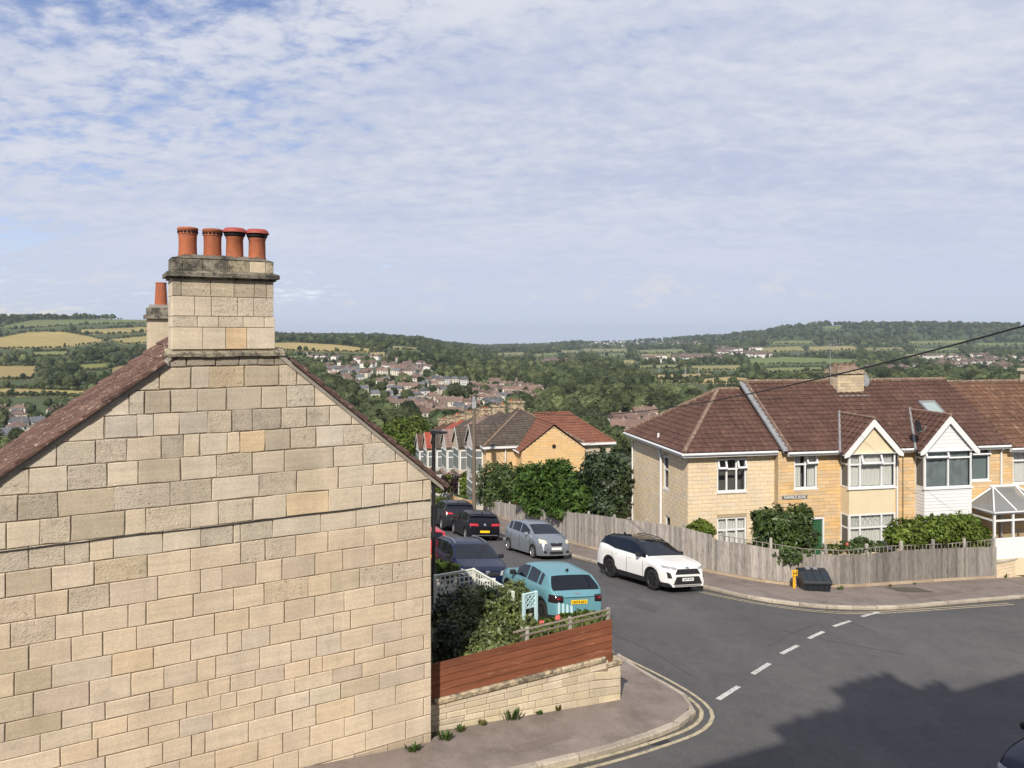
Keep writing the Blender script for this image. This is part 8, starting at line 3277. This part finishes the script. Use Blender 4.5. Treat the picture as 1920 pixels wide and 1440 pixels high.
TREES = []
TRUNK = MB().tube([(0, 0, -.25), (0, 0, .25), (0, 0, .55)], [.035, .028, .012], 6).mesh('trunk')
TRUNK.materials.append(M['bark'])
for k in range(7):
    pop = k == 6
    vs_, fs_ = solid_crown(40 + k, pop)
    a = np.array(vs_)
    f3 = np.array(fs_)
    lm = tree_mesh(60 + k, 'poplar' if pop else 'round')
    co = np.empty(len(lm.vertices) * 3, dtype=np.float32)
    lm.vertices.foreach_get('co', co)
    co = co.reshape(-1, 3)
    bpy.data.meshes.remove(lm)
    mb = MB()
    g = np.random.default_rng(k)
    mb.add(vs_, fs_, 0, 1.0)
    mb.t = [float(x) for x in g.uniform(.75, 1.15, len(fs_))]
    for q in range(len(co) // 4):
        mb.add(co[q * 4:q * 4 + 4], [(0, 1, 2, 3)], 0, float(g.uniform(.65, 1.55)))
    me_ = mb.mesh('crown')
    me_.materials.append(M['wood_far'])
    TREES.append(me_)

cand = []
rt = np.random.default_rng(21)
BANDS = [(150, 260, 200, 7.5), (260, 420, 800, 8.5), (420, 650, 1900, 10.5), (650, 1000, 3000, 11), (1000, 1500, 3800, 11.5), (1500, 2300, 5200, 12.5), (2300, 3300, 5200, 16), (3300, 5200, 4200, 20)]
for y0, y1, n, hgt in BANDS:
    px = rt.uniform(-220, 2140, n)
    Y = rt.uniform(y0, y1, n)
    X_ = (px - CX) / F * Y
    h = land_h(X_, Y)
    py = YH + F * h / Y
    cand.append(np.stack([px, py, X_, Y, EYE - h, hgt * rt.uniform(.6, 1.3, n)], 1))
# hedgerows along the field edges
for poly, _ in FIELDS:
    for (xa, ya), (xb, yb) in zip(poly, poly[1:] + poly[:1]):
        n = int(math.hypot(xb - xa, yb - ya) / 3.2) + 1
        for q in range(n):
            u = (q + rt.random()) / n
            p = L(xa + (xb - xa) * u, ya + (yb - ya) * u + rt.uniform(-.5, .9))
            if p is not None and p.y > 250:
                cand.append(np.array([[xa + (xb - xa) * u, -1, p.x, p.y, p.z, rt.uniform(2.0, 4.5) * (1.3 if p.y > 1500 else 1) * (1.8 if rt.random() < .12 else 1)]]))
C = np.concatenate(cand)
keep = np.ones(len(C), dtype=bool)
hed = C[:, 1] < 0
# clear the town: thin out inside house clusters
for poly, *_r in CL:
    k = inpoly(C[:, 0], C[:, 1], poly) & ~hed
    keep &= ~(k & (rt.random(len(C)) < .35))
    C[k, 5] *= .62
for poly, _ in FIELDS:
    # base and top of the crown both outside the field (trees in front would hide it)
    k1 = inpoly(C[:, 0], C[:, 1], poly)
    k2 = np.zeros(len(C), dtype=bool)
    for fr_ in (.3, .6, .9):
        for wx_ in (-.38, 0, .38):
            k2 |= inpoly(C[:, 0] + wx_ * C[:, 5] * F / C[:, 3], YH + F * (EYE - (C[:, 4] + C[:, 5] * fr_)) / C[:, 3], poly)
    keep &= ~((k1 | k2) & ~hed)
C = C[keep]
# nothing on top of a house
cell = {}
for x, y in HXY:
    cell.setdefault((int(x // 12), int(y // 12)), []).append((x, y))


def clash(x, y, r):
    i, j = int(x // 12), int(y // 12)
    for a in (-1, 0, 1):
        for b in (-1, 0, 1):
            for (hx, hy) in cell.get((i + a, j + b), ()):
                if (hx - x) ** 2 + (hy - y) ** 2 < r * r:
                    return True
    return False


C = np.array([c for c in C if not clash(c[2], c[3], 6.5)])
C = C[np.argsort(-C[:, 5] / C[:, 3])]
# keep the row houses and the near plot free
C = C[(C[:, 3] > 165) & ~((C[:, 0] < 190) & (C[:, 3] < 300))]
vis_n = 0
rest_pts = []
lab_of = lambda px, Y: ('leafy tree in the valley wood beyond the orange tiled house' if 960 < px < 1400 else 'tree among the valley houses beyond the stone gable roof' if px >= 500 else 'tree on the valley side seen past the tiled verge')
for c in C:
    px, py, x, y, z, h = c
    if vis_n < 300 and -20 < px < 1940:
        t = thing('valley_tree', lab_of(px, y) if px < 1400 else 'tree in the valley behind the terrace roofs', 'tree', X=Matrix.Translation((x, y, z)) @ Matrix.Rotation(float(rt.random() * 6.28), 4, 'Z') @ Matrix.Diagonal((h * rt.uniform(.9, 1.25), h * rt.uniform(.9, 1.25), h, 1)), group='trees across the valley')
        o = bpy.data.objects.new('crown', TREES[6 if rt.random() < .07 else int(rt.integers(0, 6))])
        col.objects.link(o)
        o.parent = t
        o = bpy.data.objects.new('trunk', TRUNK)
        col.objects.link(o)
        o.parent = t
        vis_n += 1
    else:
        rest_pts.append((x, y, z, h))
rp_ = np.array(rest_pts)
# the woods: one object, crowns set out on points
wm = bpy.data.meshes.new('woodland')
wm.vertices.add(len(rp_))
wm.vertices.foreach_set('co', np.ascontiguousarray(rp_[:, :3], dtype=np.float32).ravel())
a_ = wm.attributes.new('size', 'FLOAT', 'POINT')
a_.data.foreach_set('value', rp_[:, 3].astype(np.float32))
a_ = wm.attributes.new('kind', 'INT', 'POINT')
a_.data.foreach_set('value', np.where(rt.random(len(rp_)) < .05, 6, rt.integers(0, 6, len(rp_))).astype(np.int32))
a_ = wm.attributes.new('turn', 'FLOAT', 'POINT')
a_.data.foreach_set('value', (rt.random(len(rp_)) * 6.28).astype(np.float32))
wood = bpy.data.objects.new('woodland', wm)
col.objects.link(wood)
tag(wood, 'woods and hedgerows over the far hills and valley', 'woodland', kind='stuff')
src = bpy.data.collections.new('tree_kinds')
for k, me_ in enumerate(TREES):
    o = bpy.data.objects.new('tree_kind', me_)
    src.objects.link(o)
ng = bpy.data.node_groups.new('plant_trees', 'GeometryNodeTree')
ng.interface.new_socket('Geometry', in_out='INPUT', socket_type='NodeSocketGeometry')
ng.interface.new_socket('Geometry', in_out='OUTPUT', socket_type='NodeSocketGeometry')
N_ = ng.nodes
gi, go = N_.new('NodeGroupInput'), N_.new('NodeGroupOutput')
m2p = N_.new('GeometryNodeMeshToPoints')
iop = N_.new('GeometryNodeInstanceOnPoints')
ci = N_.new('GeometryNodeCollectionInfo')
ci.inputs['Collection'].default_value = src
ci.inputs['Separate Children'].default_value = True
ci.inputs['Reset Children'].default_value = True
iop.inputs['Pick Instance'].default_value = True


def named(nm, ty):
    n = N_.new('GeometryNodeInputNamedAttribute')
    n.data_type = ty
    n.inputs['Name'].default_value = nm
    return n.outputs['Attribute']


cmbn = N_.new('ShaderNodeCombineXYZ')
lk = ng.links
lk.new(gi.outputs[0], m2p.inputs['Mesh'])
lk.new(m2p.outputs[0], iop.inputs['Points'])
lk.new(ci.outputs[0], iop.inputs['Instance'])
lk.new(named('kind', 'INT'), iop.inputs['Instance Index'])
lk.new(named('turn', 'FLOAT'), cmbn.inputs[2])
e2r = N_.new('FunctionNodeEulerToRotation')
lk.new(cmbn.outputs[0], e2r.inputs[0])
lk.new(e2r.outputs[0], iop.inputs['Rotation'])
lk.new(named('size', 'FLOAT'), iop.inputs['Scale'])
lk.new(iop.outputs[0], go.inputs[0])
md = wood.modifiers.new('trees', 'NODES')
md.node_group = ng

# ------------------------------------------------------------------ pylons in the valley
for px, yt, yb in ((1129, 680, 696), (1147, 671, 684), (1186, 685, 699), (1236, 685, 700), (1285, 688, 706), (1310, 690, 704)):
    p = L(px, yb)
    if p is None:
        continue
    hgt = (yb - yt) / F * p.y
    t = thing('pylon', 'thin grey pylon standing in the valley woods', 'pylon', loc=p, group='pylons in the valley')
    mb = MB()
    b_ = hgt * .09
    for sx in (-1, 1):
        for sy in (-1, 1):
            mb.tube([(sx * b_, sy * b_, -2), (sx * b_ * .35, sy * b_ * .35, hgt * .7), (0, 0, hgt)], hgt * .014, 4)
    for q in range(5):
        z = hgt * (.15 + .13 * q)
        w = b_ * (1 - .65 * (z / hgt) / .7)
        mb.tube([(-w, -w, z), (w, w, z + hgt * .08)], hgt * .008, 3)
        mb.tube([(w, -w, z), (-w, w, z + hgt * .08)], hgt * .008, 3)
    mb.obj('tower', M['galv'], t)
    mb = MB()
    for z, w in ((.70, .16), (.82, .20), (.93, .13)):
        mb.tube([(-hgt * w, 0, hgt * z), (hgt * w, 0, hgt * z)], hgt * .012, 4)
    mb.obj('cross_arms', M['galv'], t)

# ------------------------------------------------------------------ the terrace the picture is taken from (its shadow lies on the road)
s_a, s_b = G(1318, 1440), G(1779, 1304)
tel = math.tan(SUN_EL)
ridge_z = EYE + 3
for _ in range(40):
    ra = s_a.to_2d() - SUN_H * ((ridge_z - s_a.z) / tel)
    rb = s_b.to_2d() - SUN_H * ((ridge_z - s_b.z) / tel)
    od = (rb - ra).normalized()
    om = Vector((-od.y, od.x))
    ridge_z += (-ra.dot(om) - 4.6) * -0.3
q_ = -ra.dot(om)
lhm = SUN_H.dot(om)
OM = Matrix(((od.x, om.x, 0, 0), (od.y, om.y, 0, 0), (0, 0, 1, 0), (0, 0, 0, 1)))     # x along the road, y towards the gable house
own = thing('terraced_house', 'stone terrace on the camera side of the main road', 'house', X=OM)
fy = -.7
ezz = ridge_z - 4.5
x0_, x1_ = -16.0, 30.0
mb = MB()
mb.box(x0_, x1_, fy - 7.8, fy, -2.5, ezz)
mb.obj('wall', M['stone'], own)
mb = MB()
mb.prism([Vector((x0_, fy + .25, ezz)), Vector((x0_, -q_, ridge_z)), Vector((x0_, fy - 8.05, ezz))], (x1_ - x0_, 0, 0))
mb.obj('roof', M['rooftile'], own)


def shadow_stack(px, py, w, wn):
    """a chimney whose shadow tip reaches the given pixel"""
    s_ = G(px, py)
    tau = (s_.to_2d().dot(om) + q_) / lhm
    p = s_.to_2d() - SUN_H * tau
    z = s_.z + tau * math.tan(SUN_EL)
    x = p.dot(od)
    mb = MB()
    mb.box(x - w / 2, x + w / 2, -q_ - .4, -q_ + .4, ridge_z - 1, z - .55)
    mb.box(x - w / 2 - .1, x + w / 2 + .1, -q_ - .5, -q_ + .5, z - .75, z - .55)
    o = mb.obj('chimney_stack', M['stone'], own)
    for k in range(wn):
        mb = MB()
        mb.lathe([(.16, 0), (.13, .45), (.17, .5), (.1, .55)], 12, (x - w / 2 + w * (k + .5) / wn, -q_, z - .55))
        mb.obj('chimney_pot', M['terracotta'], o)


shadow_stack(1630, 1272, 1.9, 4)
shadow_stack(1545, 1335, 2.2, 3)
shadow_stack(1752, 1283, .8, 2)

# ------------------------------------------------------------------ haze
HAZE = 0.000075
if HAZE:
    mb = MB()
    zlo = float(EYE - GH.max()) - 2
    mb.box(-7300, 7300, -7300, 7300, zlo, 90)
    hzm = bpy.data.materials.new('haze')
    hzm.use_nodes = True
    hn, hl = hzm.node_tree.nodes, hzm.node_tree.links
    hn.clear()
    out = hn.new('ShaderNodeOutputMaterial')
    pv = hn.new('ShaderNodeVolumePrincipled')
    pv.inputs['Color'].default_value = (0.78, 0.90, 1.0, 1)
    pv.inputs['Density'].default_value = HAZE
    pv.inputs['Anisotropy'].default_value = 0.3
    hl.new(pv.outputs[0], out.inputs['Volume'])
    hzo = mb.obj('haze', hzm)
    hzo['kind'] = 'stuff'
    hzo['label'] = 'thin blue summer haze over the valley'
    hzo['category'] = 'haze'
